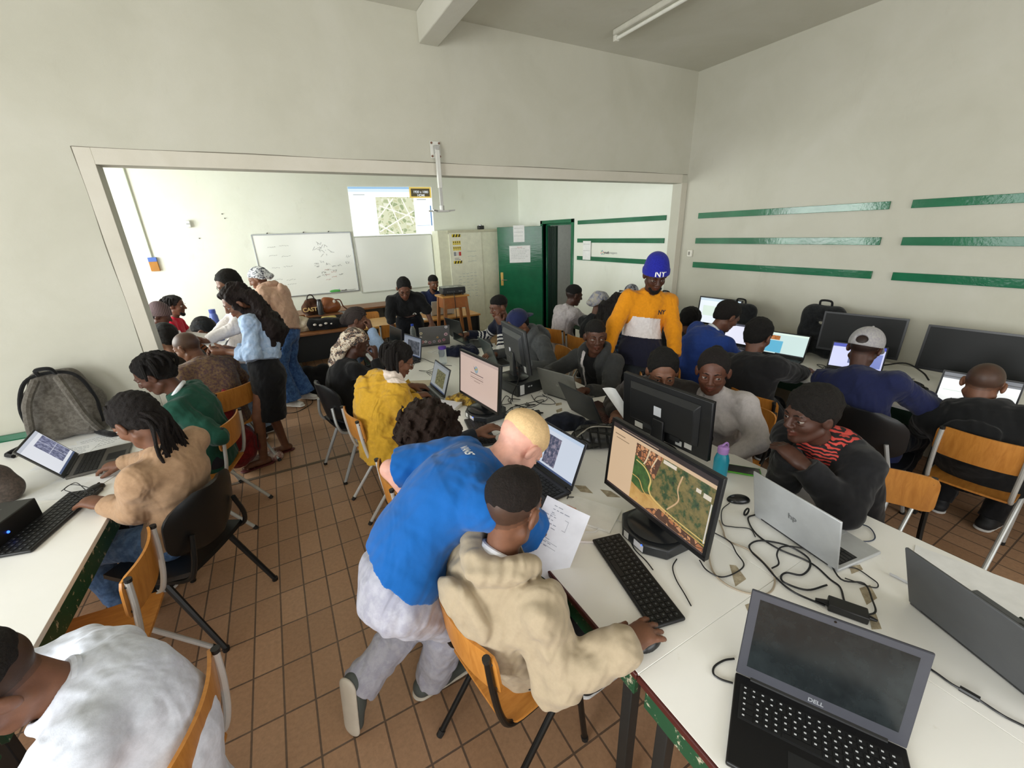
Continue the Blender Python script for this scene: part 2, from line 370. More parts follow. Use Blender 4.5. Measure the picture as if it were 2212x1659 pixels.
def do_hair(H, kind, col, root, vox, rnd, tor=None):
    org = root.location; S = SDF(); m = hairm(col); nm = 'hair'; strands = None
    if kind in ('none', 'stub'): return
    if kind == 'crop': H.ell(S, (-.008, 0, .050), (.0975, .0755, .073), .012); H.ell(S, (-.026, 0, .045), (.0905, .0790, .066), .012); S.noise(.0012, 90, 4)
    if kind == 'buzz': cranium(S, H, .004); S.noise(.0015, 120, 3)
    elif kind == 'short': cranium(S, H, .012); S.noise(.003, 100, 5)
    elif kind == 'fade':
        H.ell(S, (-.012, 0, .064), (.0945, .0715, .0655), .012); H.ell(S, (-.022, 0, .045), (.0935, .0785, .068), .012); S.noise(.002, 110, 4)
    elif kind == 'afro': cranium(S, H, .014); H.ell(S, (-.019, 0, .046), (.104, .0845, .083), .02); S.noise(.0035, 100, 2)
    elif kind == 'curly': H.ell(S, (-.03, 0, .02), (.145, .142, .138)); H.ell(S, (-.06, 0, -.05), (.11, .12, .1), .04); S.cut(-H.d(-.9, 0, .43), H.p(.09, 0, .02)); S.noise(.02, 55, 2); S.noise(.008, 140, 3)
    elif kind in ('back', 'pony', 'bun'):
        cranium(S, H, .007)
        if kind == 'pony': S.chain([H.p(-.09, 0, .05), H.p(-.14, 0, .06), H.p(-.16, 0, -.03), H.p(-.15, 0, -.11)], [.022, .034, .038, .012], .015)
        if kind == 'bun': H.ell(S, (-.105, 0, .075), (.026, .03, .026), .012)
        S.noise(.0015, 150, 1)
    elif kind == 'long':
        cranium(S, H, .026); b = V(0, 0, -1); h = unit(V(H.X[0], H.X[1], 0))
        for i in range(9):
            y = -.08 + .02 * i; p = [H.p(-.04, y * .9, .07), H.p(-.115, y * 1.2, .0), H.p(-.13, y * 1.35, -.08)]; p[2] = tor[0] + tor[3] * .10 + tor[4] * y * 1.5; p[2] = p[2] + tor[3] * .02; p += [tor[1] + tor[3] * .12 + tor[4] * y * 1.7, tor[2] + (tor[1] - tor[2]) * (.05 + 2.2 * abs(y)) + tor[3] * .09 + tor[4] * y * 1.5]
            S.chain(p, [.034, .046, .056, .056, .016], .02)
        for y in (-1, 1): S.chain([H.p(.035, y * .062, .075), H.p(.03, y * .085, -.01), H.p(-.02, y * .1, -.09), H.p(-.06, y * .11, -.20)], [.018, .022, .028, .03], .02)
        S.noise(.012, 45, 2); S.noise(.004, 160, 7)
    elif kind in ('dreads', 'braids', 'locs'):
        cranium(S, H, .012); S.noise(.004, 120, 2); strands = MB(); ox, oy, oz = org
        N, L, sw = {'dreads': (46, .12, .05), 'braids': (30, .40, .02), 'locs': (70, .26, .03)}[kind]
        for i in range(N):
            a = rnd.uniform(0, 2 * PI); e = rnd.uniform(.15, 1.25); x = math.cos(a) * math.cos(e); y = math.sin(a) * math.cos(e); z = math.sin(e)
            p0 = H.p(-.015 + .1 * x, .08 * y, .03 + .088 * z); back = kind == 'braids'
            if kind == 'braids':
                p1 = H.p(-.03 + .11 * x * .6, .092 * y * .8, .02 + .09 * z * .8); p2 = H.p(-.115 + rnd.uniform(-.01, .01), .05 * y, -.04 + .03 * rnd.random())
                l = L * rnd.uniform(.45, 1); p3 = p2 + V(0, 0, -1) * l * .45 - H.X * .03 + H.Y * rnd.uniform(-.05, .05); p4 = p2 + V(0, 0, -1) * l * .9 + H.Y * rnd.uniform(-.09, .09) - H.X * .01
                pts = [H.p(.03 * x, .06 * y, .11), p1, p2, p3, p4]; r = [.009] * 3 + [.007, .004]
            else:
                out = H.d(x, y * 1.1, 0); 
                if x > .55 and abs(y) < .7: out = out + H.d(-.2, .9 * (1 if y > 0 else -1), 0)
                if (x > .35 and z < .75) or (kind == 'locs' and x > -.12 and z < .85): continue
                l = L * rnd.uniform(.6, 1.1) * (.6 + .4 * (1 - z)); p1 = p0 + out * .022 + H.Z * .006 - H.X * .012; p2 = p0 + out * (.026 + sw * .3) - UP * l * .5 - H.X * .02; p3 = p0 + out * (.018 + sw * rnd.uniform(-.4, .5)) - UP * l - H.X * .02
                pts = [p0 - out * .01, p1, p2, p3]; r = [.011, .011, .010, .006]
            strands.tube([q - V(org) for q in spline(pts, 4)], [float(np.interp(k / (4 * (len(pts) - 1)), np.linspace(0, 1, len(pts)), r)) for k in range(4 * (len(pts) - 1) + 1)], 6)
    elif kind == 'rows':
        cranium(S, H, .006); strands = MB()
        for i in range(9):
            y = -.064 + .016 * i; q = math.sqrt(max(0, 1 - (y / .08) ** 2)); pts = [H.p(.084 * q, y, .062), H.p(.05, y, .055 + .062 * q), H.p(-.02, y, .035 + .088 * q), H.p(-.085, y * .8, .03 + .05 * q), H.p(-.112, y * .5, -.02)]
            strands.tube([p - V(org) for p in spline(pts, 4)], .0085, 6)
        H.ell(S, (-.12, 0, -.02), (.035, .05, .045), .02)
    o = link(nm, mesh_np('hair', S.mesh(vox), org), m, root)
    if strands:
        strands.build('braids' if kind != 'rows' else 'cornrows', m, o)
    return o
def headwear(H, kind, mat, root, vox, extra=None):
    org = root.location; S = SDF()
    if kind == 'beanie':
        H.ell(S, (-.012, 0, .035), (.112, .092, .118)); H.ell(S, (-.03, 0, .1), (.075, .07, .06), .03); S.cut(-H.d(-.28, 0, .96), H.p(.09, 0, .040))
        o = link('beanie', mesh_np('beanie', S.mesh(vox), org), mat, root)
        B = SDF(); H.ell(B, (-.012, 0, .03), (.118, .098, .1)); B.cut(-H.d(-.28, 0, .96), H.p(.09, 0, .036)); B.cut(H.d(-.28, 0, .96), H.p(.09, 0, .080)); link('cuff', mesh_np('cuff', B.mesh(vox), org), mat, o)
    elif kind in ('cap', 'capback'):
        f = -1 if kind == 'capback' else 1
        H.ell(S, (-.012, 0, .035), (.110, .090, .102)); S.cut(-H.d(-.16 * f, 0, .985), H.p(.0, 0, .016))
        if f > 0: H.ell(S, (-.112, 0, .036), (.03, .034, .026), .004, 's')
        if f < 0: H.ell(S, (.09, 0, .055), (.03, .035, .028), .004, 's')
        o = link('cap_crown', mesh_np('cap', S.mesh(vox), org), mat, root)
        B = SDF(); H.cap(B, (f * .055, 0, .036), (f * .115, 0, .018), .075, .07, fl=(H.d(.15 * f, 0, 1), 11)); H.ell(B, (-.012, 0, .035), (.104, .084, .11), .003, 's'); link('visor', mesh_np('visor', B.mesh(min(vox, .0045)), org), mat, root)
        b = MB(); b.sphere(tuple(H.p(-.012, 0, .137) - V(org)), .008, 8, 6); b.build('button', mat, o)
    elif kind == 'wrap':
        H.ell(S, (-.022, 0, .035), (.112, .089, .098)); H.ell(S, (-.07, 0, -.005), (.07, .075, .07), .03); S.cut(-H.d(-.5, 0, .86), H.p(.085, 0, .062)); H.ell(S, (-.135, 0, -.02), (.035, .045, .03), .02)
        S.noise(.004, 40, 3); link('head_wrap', mesh_np('wrap', S.mesh(vox), org), mat, root)
    elif kind == 'scarf':
        H.ell(S, (-.022, 0, .035), (.112, .089, .098)); S.cut(-H.d(-.5, 0, .86), H.p(.085, 0, .062))
        S.chain([H.p(-.08, 0, .02), H.p(-.14, 0, -.08), H.p(-.155, .01, -.17), H.p(-.15, .0, -.28)], [.07, .07, .062, .03], .04, fl=(H.X, 1.3))
        S.noise(.006, 40, 3); link('head_scarf', mesh_np('scarf', S.mesh(vox), org), mat, root)
def face_bits(H, root, hcol, glasses=False, gaze=(1, 0, -.1), brow=True):
    org = V(root.location); e = MB(); g = unit(H.d(*gaze))
    for y in (-1, 1):
        c = H.p(.0735, y * .032, .0015) - org; e.cur = 0; e.sphere(tuple(c), .0135 * H.s, 14, 10); e.cur = 1; e.sphere(tuple(c + g * .0066 * H.s), .0082 * H.s, 12, 8)
    e.build('eyes', [flat('8f857c', .4, 0, .25), flat('120a07', .2)], root)
    if brow:
        b = MB()
        for y in (-1, 1): b.tube([H.p(x, y * w, z) - org for x, w, z in ((.094, .013, .022), (.093, .027, .029), (.082, .045, .024))], [.0022, .0032, .0014], 6)
        b.build('eyebrows', hairm(hcol), root)
    if glasses:
        b = MB()
        for y in (-1, 1):
            b.tube([H.p(.101 - .008 * abs(math.cos(a)), y * .032 + .025 * math.cos(a), .0 + .021 * math.sin(a)) - org for a in [2 * PI * k / 16 for k in range(17)]], .0017, 6)
            b.tube([H.p(.09, y * .056, .006) - org, H.p(.0, y * .083, .012) - org], .0016, 6)
        b.tube([H.p(.1, -.008, .004) - org, H.p(.1, .008, .004) - org], .0017, 6); b.build('glasses', flat('2a2420', .3, .5), root)
def person(label, hc, pel, yaw, hd=None, syaw=None, s=1., sk='3f261b', hair=('short', '14100e'), hat=None, top=None, over=None, bot=None, shoes='222222', sole='dddddd',
           rh=None, lh=None, rdir=None, ldir=None, rpalm=(0, 0, -1), lpalm=(0, 0, -1), curl=.4, rpole=None, lpole=None, rf=None, lf=None, foot=None, lfoot=None, vox=.006, fem=0, face=1,
           glasses=False, gaze=(1, 0, -.15), bow=.03, beard=None, neck=None, bust=None, feet='shoe', wid=1., fat=1., hand_s=1., rpitch=0, lpitch=0, group=None, rel=None, lel=None, neckband=None):
    rnd = random.Random(sum(map(ord, label)))
    pel = V(pel); hc = V(hc); syaw = yaw if syaw is None else syaw; hd = hd or (syaw, 10, 0)
    hd = tuple(hd) + (0,) * (3 - len(hd)); root = thing('person', label, 'person', (round(float(pel[0]), 3), round(float(pel[1]), 3), 0), 0, group); org = root.location
    H = Head(hc, *hd, s * 1.05); f0 = dirv(yaw); f1 = dirv(syaw); L0 = dirv(yaw + 90); L1 = dirv(syaw + 90)
    u = unit(hc - pel); N = V(neck) if neck is not None else hc - unit(.5 * H.Z + .5 * u) * .172 * s - H.X * .034 * s
    ut = unit(N - pel); bk = unit(-(f1 - ut * (f1 @ ut))) if abs(f1 @ ut) < .99 else UP
    W = pel + (N - pel) * .33 + bk * bow; Ch = pel + (N - pel) * .72 + bk * bow * .9; us = unit(N - Ch)
    L1 = unit(L1 - us * (L1 @ us))
    sw = .165 * s * wid; sh = {k: N - us * .055 * s + L1 * q * sw - bk * .0 for k, q in (('l', 1), ('r', -1))}
    hip = {k: pel + L0 * q * .080 * s - UP * .02 for k, q in (('l', 1), ('r', -1))}
    sit = rf is None and lf is None
    tgt = {'r': rh, 'l': lh}
    for k, q in (('l', 1), ('r', -1)):
        if tgt[k] is None: tgt[k] = pel + f1 * .40 + L1 * q * .13 + UP * (.80 - pel[2]) if sit else sh[k] - UP * .5 * s + L1 * q * .06
        tgt[k] = V(tgt[k])
    el = {}
    for k, q, pole, ex in (('l', 1, lpole, lel), ('r', -1, rpole, rel)): el[k] = (sh[k] + tgt[k]) / 2 + L1 * q * .022 + bk * .02 if isinstance(ex, str) else V(ex) if ex is not None else ik(sh[k], tgt[k], .285 * s, .25 * s, V(pole) if pole is not None else L1 * q * .55 - UP * .7 - f1 * .45)
    hdir = {'r': rdir, 'l': ldir}
    for k in 'rl': hdir[k] = unit(V(hdir[k])) if hdir[k] is not None else unit(unit(tgt[k] - el[k]) + f1 * .5)
    ank = {}; kn = {}
    for k, q, fp in (('l', 1, lf), ('r', -1, rf)):
        if fp is None: fp = pel + f0 * .36 + L0 * q * .11; fp = V(fp[0], fp[1], .075)
        ank[k] = V(fp) if len(fp) == 3 else V(fp[0], fp[1], .075)
        kn[k] = ik(hip[k], ank[k], .42 * s, .41 * s, f0 + UP * .4 + L0 * q * .12)
    # ---- body: one continuous skin
    S = SDF(); fl = (bk, 1.42)
    S.cap(pel, W, .135 * s, .12 * s, .03, fl=fl).cap(W, Ch, .12 * s, .135 * s, .03, fl=fl).cap(Ch, N - us * .05, .13 * s, .07 * s, .03, fl=fl).cap(sh['l'], sh['r'], .043 * s, k=.03)
    S.cap(N - us * .05 * s, H.p(-.02, 0, -.05), .057 * s, .05 * s, .025)
    for k in 'lr':
        S.cap(hip[k], kn[k], .075 * s, .05 * s, .03).cap(kn[k], ank[k], .05 * s, .034 * s, .02)
        S.cap(sh[k], el[k], .043 * s, .037 * s, .02).cap(el[k], tgt[k], .037 * s, .026 * s, .015)
        hand(S, tgt[k], hdir[k], V(rpalm if k == 'r' else lpalm), k, curl, s * hand_s)
    fd = {}; fu = {}
    for k, q, pt in (('l', 1, lpitch), ('r', -1, rpitch)):
        d = unit(f0 + L0 * q * .18) if foot is None else unit(V(lfoot if k == 'l' and lfoot is not None else foot)); p = math.radians(pt); fd[k] = unit(d * math.cos(p) - UP * math.sin(p)); upf = fu[k] = unit(UP * math.cos(p) + d * math.sin(p)); a = ank[k] - upf * .035
        S.cap(a - fd[k] * .03, a + fd[k] * .11, .032 * s, .028 * s, .015).cap(a + fd[k] * .1, a + fd[k] * .155 - upf * .008, .03 * s, .018 * s, .015, fl=(upf, 1.5))
        if feet == 'bare':
            lt = np.cross(upf, fd[k])
            for i in range(5): S.cap(a + fd[k] * .14 + lt * (.028 - .014 * i) * q * -1 - upf * .015, a + fd[k] * (.175 - .008 * i) + lt * (.03 - .015 * i) * q * -1 - upf * .017, .009, .008, .004)
    head_skin(S, H, fem, 1 if vox < .0075 else 0)
    me = mesh_np('body', S.mesh(vox), org); b = link('body', me, [skin(sk), skin([min(1, x * 1.08 + .012) if i == 0 else x * .97 for i, x in enumerate([int(sk[j:j + 2], 16) / 255 for j in (0, 2, 4)])]), skin([.45 * int(sk[j:j + 2], 16) / 255 + .55 * int(hair[1][j:j + 2], 16) / 255 for j in (0, 2, 4)]), skin([.75 * int(sk[j:j + 2], 16) / 255 + .25 * int(hair[1][j:j + 2], 16) / 255 for j in (0, 2, 4)])], root)
    if True:
        v = np.zeros(len(me.vertices) * 3, np.float32); me.vertices.foreach_get('co', v); q = H.loc(v.reshape(-1, 3) + V(org))
        f = np.zeros(len(me.polygons) * 4, np.int32); me.polygons.foreach_get('vertices', f); c = q[f.reshape(-1, 4)].mean(1)
        li = (c[:, 0] > .068) & (np.abs(c[:, 1]) < .026 - .3 * np.abs(c[:, 2] + .063)) & (np.abs(c[:, 2] + .063) < .0145 - .25 * np.abs(c[:, 1])); mi = li.astype(np.int32)
        if hair[0] in ('fade', 'buzz', 'stub', 'short'):
            nz_ = c[:, 0] * -.572 + c[:, 2] * .821; ear = (np.abs(c[:, 1]) > .074) & (c[:, 0] > -.032) & (c[:, 0] < .03) & (c[:, 2] < .032); mi[(nz_ > -.004) & (c[:, 0] < .05) & ~ear & (c[:, 2] > -.062)] = 3; mi[(nz_ > .012) & (c[:, 0] < .05) & ~ear & (c[:, 2] > -.05)] = 2
        me.polygons.foreach_set('material_index', mi)
        if face: face_bits(H, root, hair[1], glasses, gaze)
    hv = min(vox, .006)
    do_hair(H, hair[0], hair[1], root, hv, rnd, (N, Ch, W, bk, L1))
    if hat: headwear(H, hat[0], hat[1], root, hv)
    if beard:
        B = SDF(); H.cap(B, (.064, -.012, -.103), (.064, .012, -.103), .022, k=.01); H.cap(B, (.055, -.035, -.085), (.064, 0, -.106), .015, .018); H.cap(B, (.055, .035, -.085), (.064, 0, -.106), .015, .018)
        B.noise(.002, 150, 3); link('beard', mesh_np('beard', B.mesh(hv), org), hairm(beard), root)
    # ---- clothes
    def garment(spec, name):
        g = spec.get('loose', .014); G = SDF(); hem = spec.get('hem', .05); sl = spec.get('sleeve', 1.); ft = spec.get('fat', fat); ax = (bk, 1.36 / spec.get('deep', 1.))
        lowp = pel - ut * (hem + .02); G.cap(lowp, pel, (.160 + g) * s * ft, (.157 + g) * s * ft, .04, fl=ax)
        G.cap(pel, W, (.155 + g) * s * ft, (.132 + g) * s * ft, .04, fl=ax).cap(W, Ch, (.128 + g) * s * ft, (.142 + g) * s * wid, .04, fl=ax).cap(Ch, N - us * .06 * s, (.138 + g) * s * wid, (.072 + g) * s, .04, fl=ax)
        G.cap(sh['l'] - us * .005, sh['r'] - us * .005, (.045 + g) * s, k=.045).cap(N - us * .07 * s, N - us * .012 * s, (.075 + g * .5) * s, (.058 + g * .3) * s, .04)
        if bust:
            for q in (1, -1): G.ell(Ch - bk * (.085 + g * .6) * s - us * .03 + L1 * q * .068 * s, (.06 * bust, .065 * bust, .065 * bust), k=.05)
        for k in 'lr':
            e, w, h = el[k], tgt[k], sh[k]; r0, r1, r2 = (.047 + g) * s, (.041 + g) * s, (.031 + g * .75) * s
            if sl >= 1: G.cap(h, e, r0, r1, .035).cap(e, w - unit(w - e) * .004, r1, r2, .03, flat='b' if not spec.get('cuff') else '')
            elif sl > .5: t = (sl - .5) * 2; G.cap(h, e, r0, r1, .035).cap(e, e + (w - e) * t, r1, r1 * (1 - t) + r2 * t + .004, .03, flat='b')
            elif sl > 0: t = sl * 2; G.cap(h, h + (e - h) * t, r0, r0 + .008, .035, flat='b')
            if spec.get('cuff'): d = unit(w - e); G.cap(w - d * .055, w + d * .004, .040 * s, .038 * s, .006, flat='ab')
        if spec.get('hood'):
            r = .042 * s; hu = us * .050 * s; pts = [N + L1 * .07 * s - bk * .075 * s - us * .05, N + L1 * .098 * s - bk * .01 + hu * .6, N + L1 * .075 * s + bk * .07 * s + hu, N + bk * .115 * s + hu, N - L1 * .075 * s + bk * .07 * s + hu, N - L1 * .098 * s - bk * .01 + hu * .6, N - L1 * .07 * s - bk * .075 * s - us * .05]
            G.chain(spline(pts, 3), [r] * (3 * (len(pts) - 1) + 1), .010); G.ell(N + bk * .145 * s - us * .065 * s, (.046 * s, .125 * s, .095 * s), bk, L1 - us * .0, .014)
        if spec.get('collar'): 
            r = spec['collar']; G.chain([N + unit(L1 * math.sin(a) - bk * math.cos(a)) * .072 * s - us * (.03 if abs(a) < .6 else .0) + us * (.012 - .02 * math.cos(a)) for a in np.linspace(-2.9, 2.9, 14)], [r * s] * 14, .012)
        if spec.get('turtle'): G.cap(N - us * .02, N + unit(hc - N) * .055 * s + us * .0, .066 * s, .060 * s, .02, flat='b')
        G.cut(-ut, pel - ut * hem)
        vn = spec.get('v')
        if vn: p = N - us * vn * .5 - bk * .08 * s; G.cap(N - bk * .06 * s + us * .03, N - us * vn - bk * .13 * s, .055 * s, .008, .006, 's')
        G.noise(spec.get('wr', .006), spec.get('wf', 22), rnd.randint(0, 99))
        G.noise(spec.get('wr', .006) * .5, 48, rnd.randint(0, 99))
        if spec.get('holes', 1): G.cap(N - us * (.045 if spec.get('hood') else .03) * s, N + (hc - N) * .8, (.062 if spec.get('hood') else .050) * s, (.085 if spec.get('hood') else .053) * s, .006, 's') if not spec.get('turtle') else None
        me = mesh_np(name, G.mesh(vox), org); mats = spec['m']; o = link(name, me, mats, root)
        if spec.get('fn'):
            v = np.zeros(len(me.vertices) * 3, np.float32); me.vertices.foreach_get('co', v); P = v.reshape(-1, 3) + V(org)
            f = np.zeros(len(me.polygons) * 4, np.int32); me.polygons.foreach_get('vertices', f); c = P[f.reshape(-1, 4)].mean(1)
            # torso coordinates: along the spine from pelvis (0) to neck (1), sideways, forward; and nearness to an arm
            Lt = np.linalg.norm(N - pel); a = (c - pel) @ ut / Lt; y = (c - pel) @ L1; x = -(c - pel) @ bk
            arm = np.zeros(len(c), bool); al = np.zeros(len(c))
            for k in 'lr':
                for p0, p1, t0 in ((sh[k], el[k], 0), (el[k], tgt[k], .285)):
                    d = p1 - p0; t = np.clip((c - p0) @ d / (d @ d), 0, 1); dist = np.linalg.norm(c - p0 - t[:, None] * d, axis=1); m = dist < (.074 + g) * s; arm |= m & ((t0 > 0) | (t > .12)); al = np.where(m, t0 + t * np.linalg.norm(d), al)
            me.polygons.foreach_set('material_index', np.asarray(spec['fn'](a, y, x, arm, al), np.int32))
        return o
    out = {}
    if top: out['top'] = garment(top, top.get('name', 'shirt'))
    if over: out['over'] = garment(over, over.get('name', 'jacket'))
    if bot:
        g = bot.get('loose', .012); G = SDF(); G.cap(pel + ut * bot.get('rise', .09), pel, (.130 + g) * s * bot.get('fat', fat), (.145 + g) * s * bot.get('fat', fat), .03, fl=(bk, 1.3), flat='a').cap(hip['l'], hip['r'], (.082 + g) * s * min(1, bot.get('fat', 1)), k=.04)
        if bot.get('skirt'):
            lp = pel - UP * bot['skirt'] + f0 * .03; G.cap(pel, pel - UP * .14, .155 * s, .165 * s, .04, fl=(f0, 1.25)).cap(pel - UP * .14, lp, .165 * s, .15 * s, .03, fl=(f0, 1.25), flat='b'); G.ell(pel - f0 * .07 - UP * .08, (.09, .13, .1), f0, L0, .05)
            nm = 'skirt'
        else:
            nm = 'trousers'; w = bot.get('wide', 0)
            for k in 'lr':
                d = unit(ank[k] - kn[k]); G.cap(hip[k], kn[k], (.085 + g) * s, (.06 + g) * s, .035).cap(kn[k], ank[k] + d * bot.get('drop', .0), (.06 + g) * s, (.046 + g + w) * s, .03, flat='b')
        G.noise(bot.get('wr', .005), 26, rnd.randint(0, 99)); G.noise(bot.get('wr', .005) * .6, 55, 3); out['bot'] = link(nm, mesh_np(nm, G.mesh(vox), org), bot['m'], root)
    for k, q in (('l', 1), ('r', -1)):
        d = fd[k]; upf = fu[k]; lt = np.cross(upf, d); a = ank[k] - upf * .035
        if feet == 'shoe' and shoes:
            G = SDF(); G.cap(a - d * .045, a + d * .06, .043 * s, .042 * s, .02).cap(a + d * .05, a + d * .155 - upf * .008, .046 * s, .036 * s, .02, fl=(upf, 1.25)).cap(a, a + upf * .06 - d * .01, .044 * s, .046 * s, .02, flat='b'); G.cut(-upf, a - upf * .022)
            so = SDF(); so.cap(a - d * .05 - upf * .028, a + d * .16 - upf * .028, .044 * s, .042 * s, fl=(upf, 3.2)); o = link('shoe', mesh_np('shoe', G.mesh(min(vox, .006)), org), flat(shoes, .7), root); link('sole', mesh_np('sole', so.mesh(min(vox, .006)), org), flat(sole, .6), o)
        elif feet == 'bare': so = SDF(); so.cap(a - d * .04 - upf * .035, a + d * .16 - upf * .035, .04 * s, .043 * s, fl=(upf, 5)); o = link('sandal', mesh_np('sandal', so.mesh(.004), org), flat('5a1f1c', .6), root); t = MB(); t.tube([p - V(org) for p in spline([a + d * .09 + lt * .036 - upf * .03, a + d * .105 + upf * .012, a + d * .09 - lt * .036 - upf * .03], 5)], .006, 6); t.build('strap', flat('4a1a18', .5), o)
    if neckband:
        b2 = MB(); e1 = unit(hc - N); ff = unit(-bk - e1 * (-bk @ e1)); ll = np.cross(e1, ff)
        b2.tube([N + e1 * (.018 - .022 * math.cos(a)) + (ff * math.cos(a) * .066 + ll * math.sin(a) * .064) * s - V(org) + bk * .004 for a in np.linspace(0, 2 * PI, 25)], .0125 * s, 8); b2.build('collar', cloth(neckband), root)
    inf = dict(root=root, H=H, N=N, Ch=Ch, W=W, us=us, ut=ut, bk=bk, L=L1, sh=sh, el=el, tgt=tgt, pel=pel, org=V(org), s=s)
    inf.update(out); return inf
# ---------------------------------------------------------------- the rooms
XR = 4.943; YB = 4.113; ZC = 3.561; XL = -3.0; YN = -6.6; PT = .13
def wallmat(name, a, b, c, sc=1.3):
    t = NT(name); v = t.co(); col = t.ramp(t.noise(v, sc, 5, .6, .4), [(.3, lin(a)), (.52, lin(b)), (.75, lin(c))])
    st = t.ramp(t.noise(t.co((1, 1, .4)), 3.1, 6, .75), [(.60, (0, 0, 0, 1)), (.78, (1, 1, 1, 1))]); col = t.mix(t.math('MULTIPLY', st, .22), col, lin('9a9484'))
    t.base(col); t.b.inputs['Roughness'].default_value = .55; t.b.inputs['Specular IOR Level'].default_value = .3
    nb = t.bump(t.noise(v, 3, 3), .12, .05); t.bump(t.noise(v, 90, 3), .1, .004, nb); return t.m
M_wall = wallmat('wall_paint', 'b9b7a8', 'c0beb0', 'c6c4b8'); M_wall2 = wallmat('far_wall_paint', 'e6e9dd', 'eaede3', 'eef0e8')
M_ceil = wallmat('ceiling_paint', 'c4c2b4', 'cac8bc', 'cfcdc3'); M_trim = wallmat('trim_paint', 'c6c1b2', 'cdc8bb', 'd3cfc3', 2)
def floormat():
    t = NT('terracotta_tiles'); v = t.co(); b = t.n('TexBrick', offset=0.0, squash=1.0)
    b.inputs['Scale'].default_value = 1; b.inputs['Brick Width'].default_value = .125; b.inputs['Row Height'].default_value = .25
    b.inputs['Mortar Size'].default_value = .0045; b.inputs['Mortar Smooth'].default_value = .25; b.inputs['Bias'].default_value = 0
    b.inputs['Color1'].default_value = lin('bd9574'); b.inputs['Color2'].default_value = lin('a78060'); b.inputs['Mortar'].default_value = lin('4a3c34')
    t.l(v, b.inputs['Vector'])
    n1 = t.noise(v, 2.2, 4, .6); c = t.mix(t.math('MULTIPLY', n1, .5), b.outputs['Color'], lin('ab8c70'), 'MIX')
    n2 = t.noise(v, 55, 4, .7); c = t.mix(.35, c, t.ramp(n2, [(.3, lin('7d7d7d')), (.7, lin('c2c2c2'))]), 'OVERLAY'); t.base(c)
    t.bump(t.math('SUBTRACT', 1.0, b.outputs['Fac']), .5, .004)
    t.b.inputs['Roughness'].default_value = .42; t.b.inputs['Specular IOR Level'].default_value = .4; return t.m
def st(name, mb, m, bevel=0): return tag(mb.build(name, m, None, bevel), kind='structure')
fl = MB(); fl.box((XL - .2, YN - .2, -.1), (XR + 1.9, YB + .2, 0)); st('floor', fl, floormat())
th = MB(); th.box((-.5, .0, 0.0), (4.84, .035, .003)); st('trim_1', th, flat('6a5a48', .7))
ce = MB(); ce.box((XL - .2, YN - .2, ZC), (XR + .2, YB + .2, ZC + .12)); st('ceiling', ce, M_ceil)
be = MB(); be.box((1.684, YN, 3.357), (1.84, 0, ZC)); st('beam_1', be, M_ceil, .006)
# partition wall with its wide opening
OL, OR, OZ = -.505, 4.843, 2.4256
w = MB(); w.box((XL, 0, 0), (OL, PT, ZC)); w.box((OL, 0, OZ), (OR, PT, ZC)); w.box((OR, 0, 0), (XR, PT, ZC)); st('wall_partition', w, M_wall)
w = MB(); w.box((OL - .085, -.006, 0), (OL, 0, 2.52)); st('trim_2', w, M_trim, .002)
w = MB(); w.box((OL, -.006, OZ), (OR, 0, 2.52)); st('trim_3', w, M_trim, .002)
w = MB(); w.box((OR, -.006, 0), (XR - .004, 0, 2.43)); st('trim_4', w, M_trim, .002)
cr = flat('7d776a', .9); w = MB()
w.tube([(OL - .087 + .003 * math.sin(z * 9), -.004, z) for z in np.linspace(.8, 2.522, 40)], .0022, 4); w.tube([(x, -.004, 2.5215 + .003 * math.sin(x * 5)) for x in np.linspace(OL - .087, XR - .02, 80)], .0022, 4); st('trim_5', w, cr)
w = MB(); w.box((OR, PT, 0), (XR, PT + .01, OZ)); st('trim_6', w, M_wall2)
# right wall with the door opening in the far room
D0, D1, DZ = 2.297, 3.202, 2.055
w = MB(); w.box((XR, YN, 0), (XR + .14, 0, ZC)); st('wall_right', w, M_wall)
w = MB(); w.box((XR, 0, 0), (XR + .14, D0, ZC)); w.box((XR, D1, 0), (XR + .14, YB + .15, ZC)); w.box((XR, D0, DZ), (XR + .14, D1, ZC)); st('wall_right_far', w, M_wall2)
w = MB(); w.box((XL, YB, 0), (XR, YB + .15, ZC)); st('wall_back', w, M_wall2)
# windows: side wall of both rooms and the wall behind the camera
def winwall(name, ax, pos, rng, wins, m, idx):
    w = MB(); a0, a1 = rng; z0, z1 = .95, 2.75; out = pos - .15 if pos < 0 else pos + .15; lo, hi = min(pos, out), max(pos, out)
    def bx(a, b, zz0, zz1): w.box((lo, a, zz0) if ax == 'x' else (a, lo, zz0), (hi, b, zz1) if ax == 'x' else (b, hi, zz1))
    bx(a0, a1, 0, z0); bx(a0, a1, z1, ZC); p = a0
    for s, e in wins: bx(p, s, z0, z1); p = e
    bx(p, a1, z0, z1); st(name, w, m)
    for s, e in wins:
        f = MB(); mid = (lo + hi) / 2
        def fb(a, b, zz0, zz1): f.box((mid - .025, a, zz0) if ax == 'x' else (a, mid - .025, zz0), (mid + .025, b, zz1) if ax == 'x' else (b, mid + .025, zz1))
        fb(s, e, z0, z0 + .05); fb(s, e, z1 - .05, z1); n = max(2, round((e - s) / .8))
        for k in range(n + 1): c = s + (e - s) * k / n; fb(max(s, c - .025), min(e, c + .025), z0, z1)
        fb(s, e, 2.05, 2.09); st('window_%d' % idx[0], f, flat('27523c', .4)); idx[0] += 1
idx = [1]
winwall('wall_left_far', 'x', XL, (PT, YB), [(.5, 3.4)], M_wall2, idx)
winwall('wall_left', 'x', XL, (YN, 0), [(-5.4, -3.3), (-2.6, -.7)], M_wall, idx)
winwall('wall_behind', 'y', YN, (XL, XR), [(-2, .2), (1.2, 3.6)], M_wall, idx)
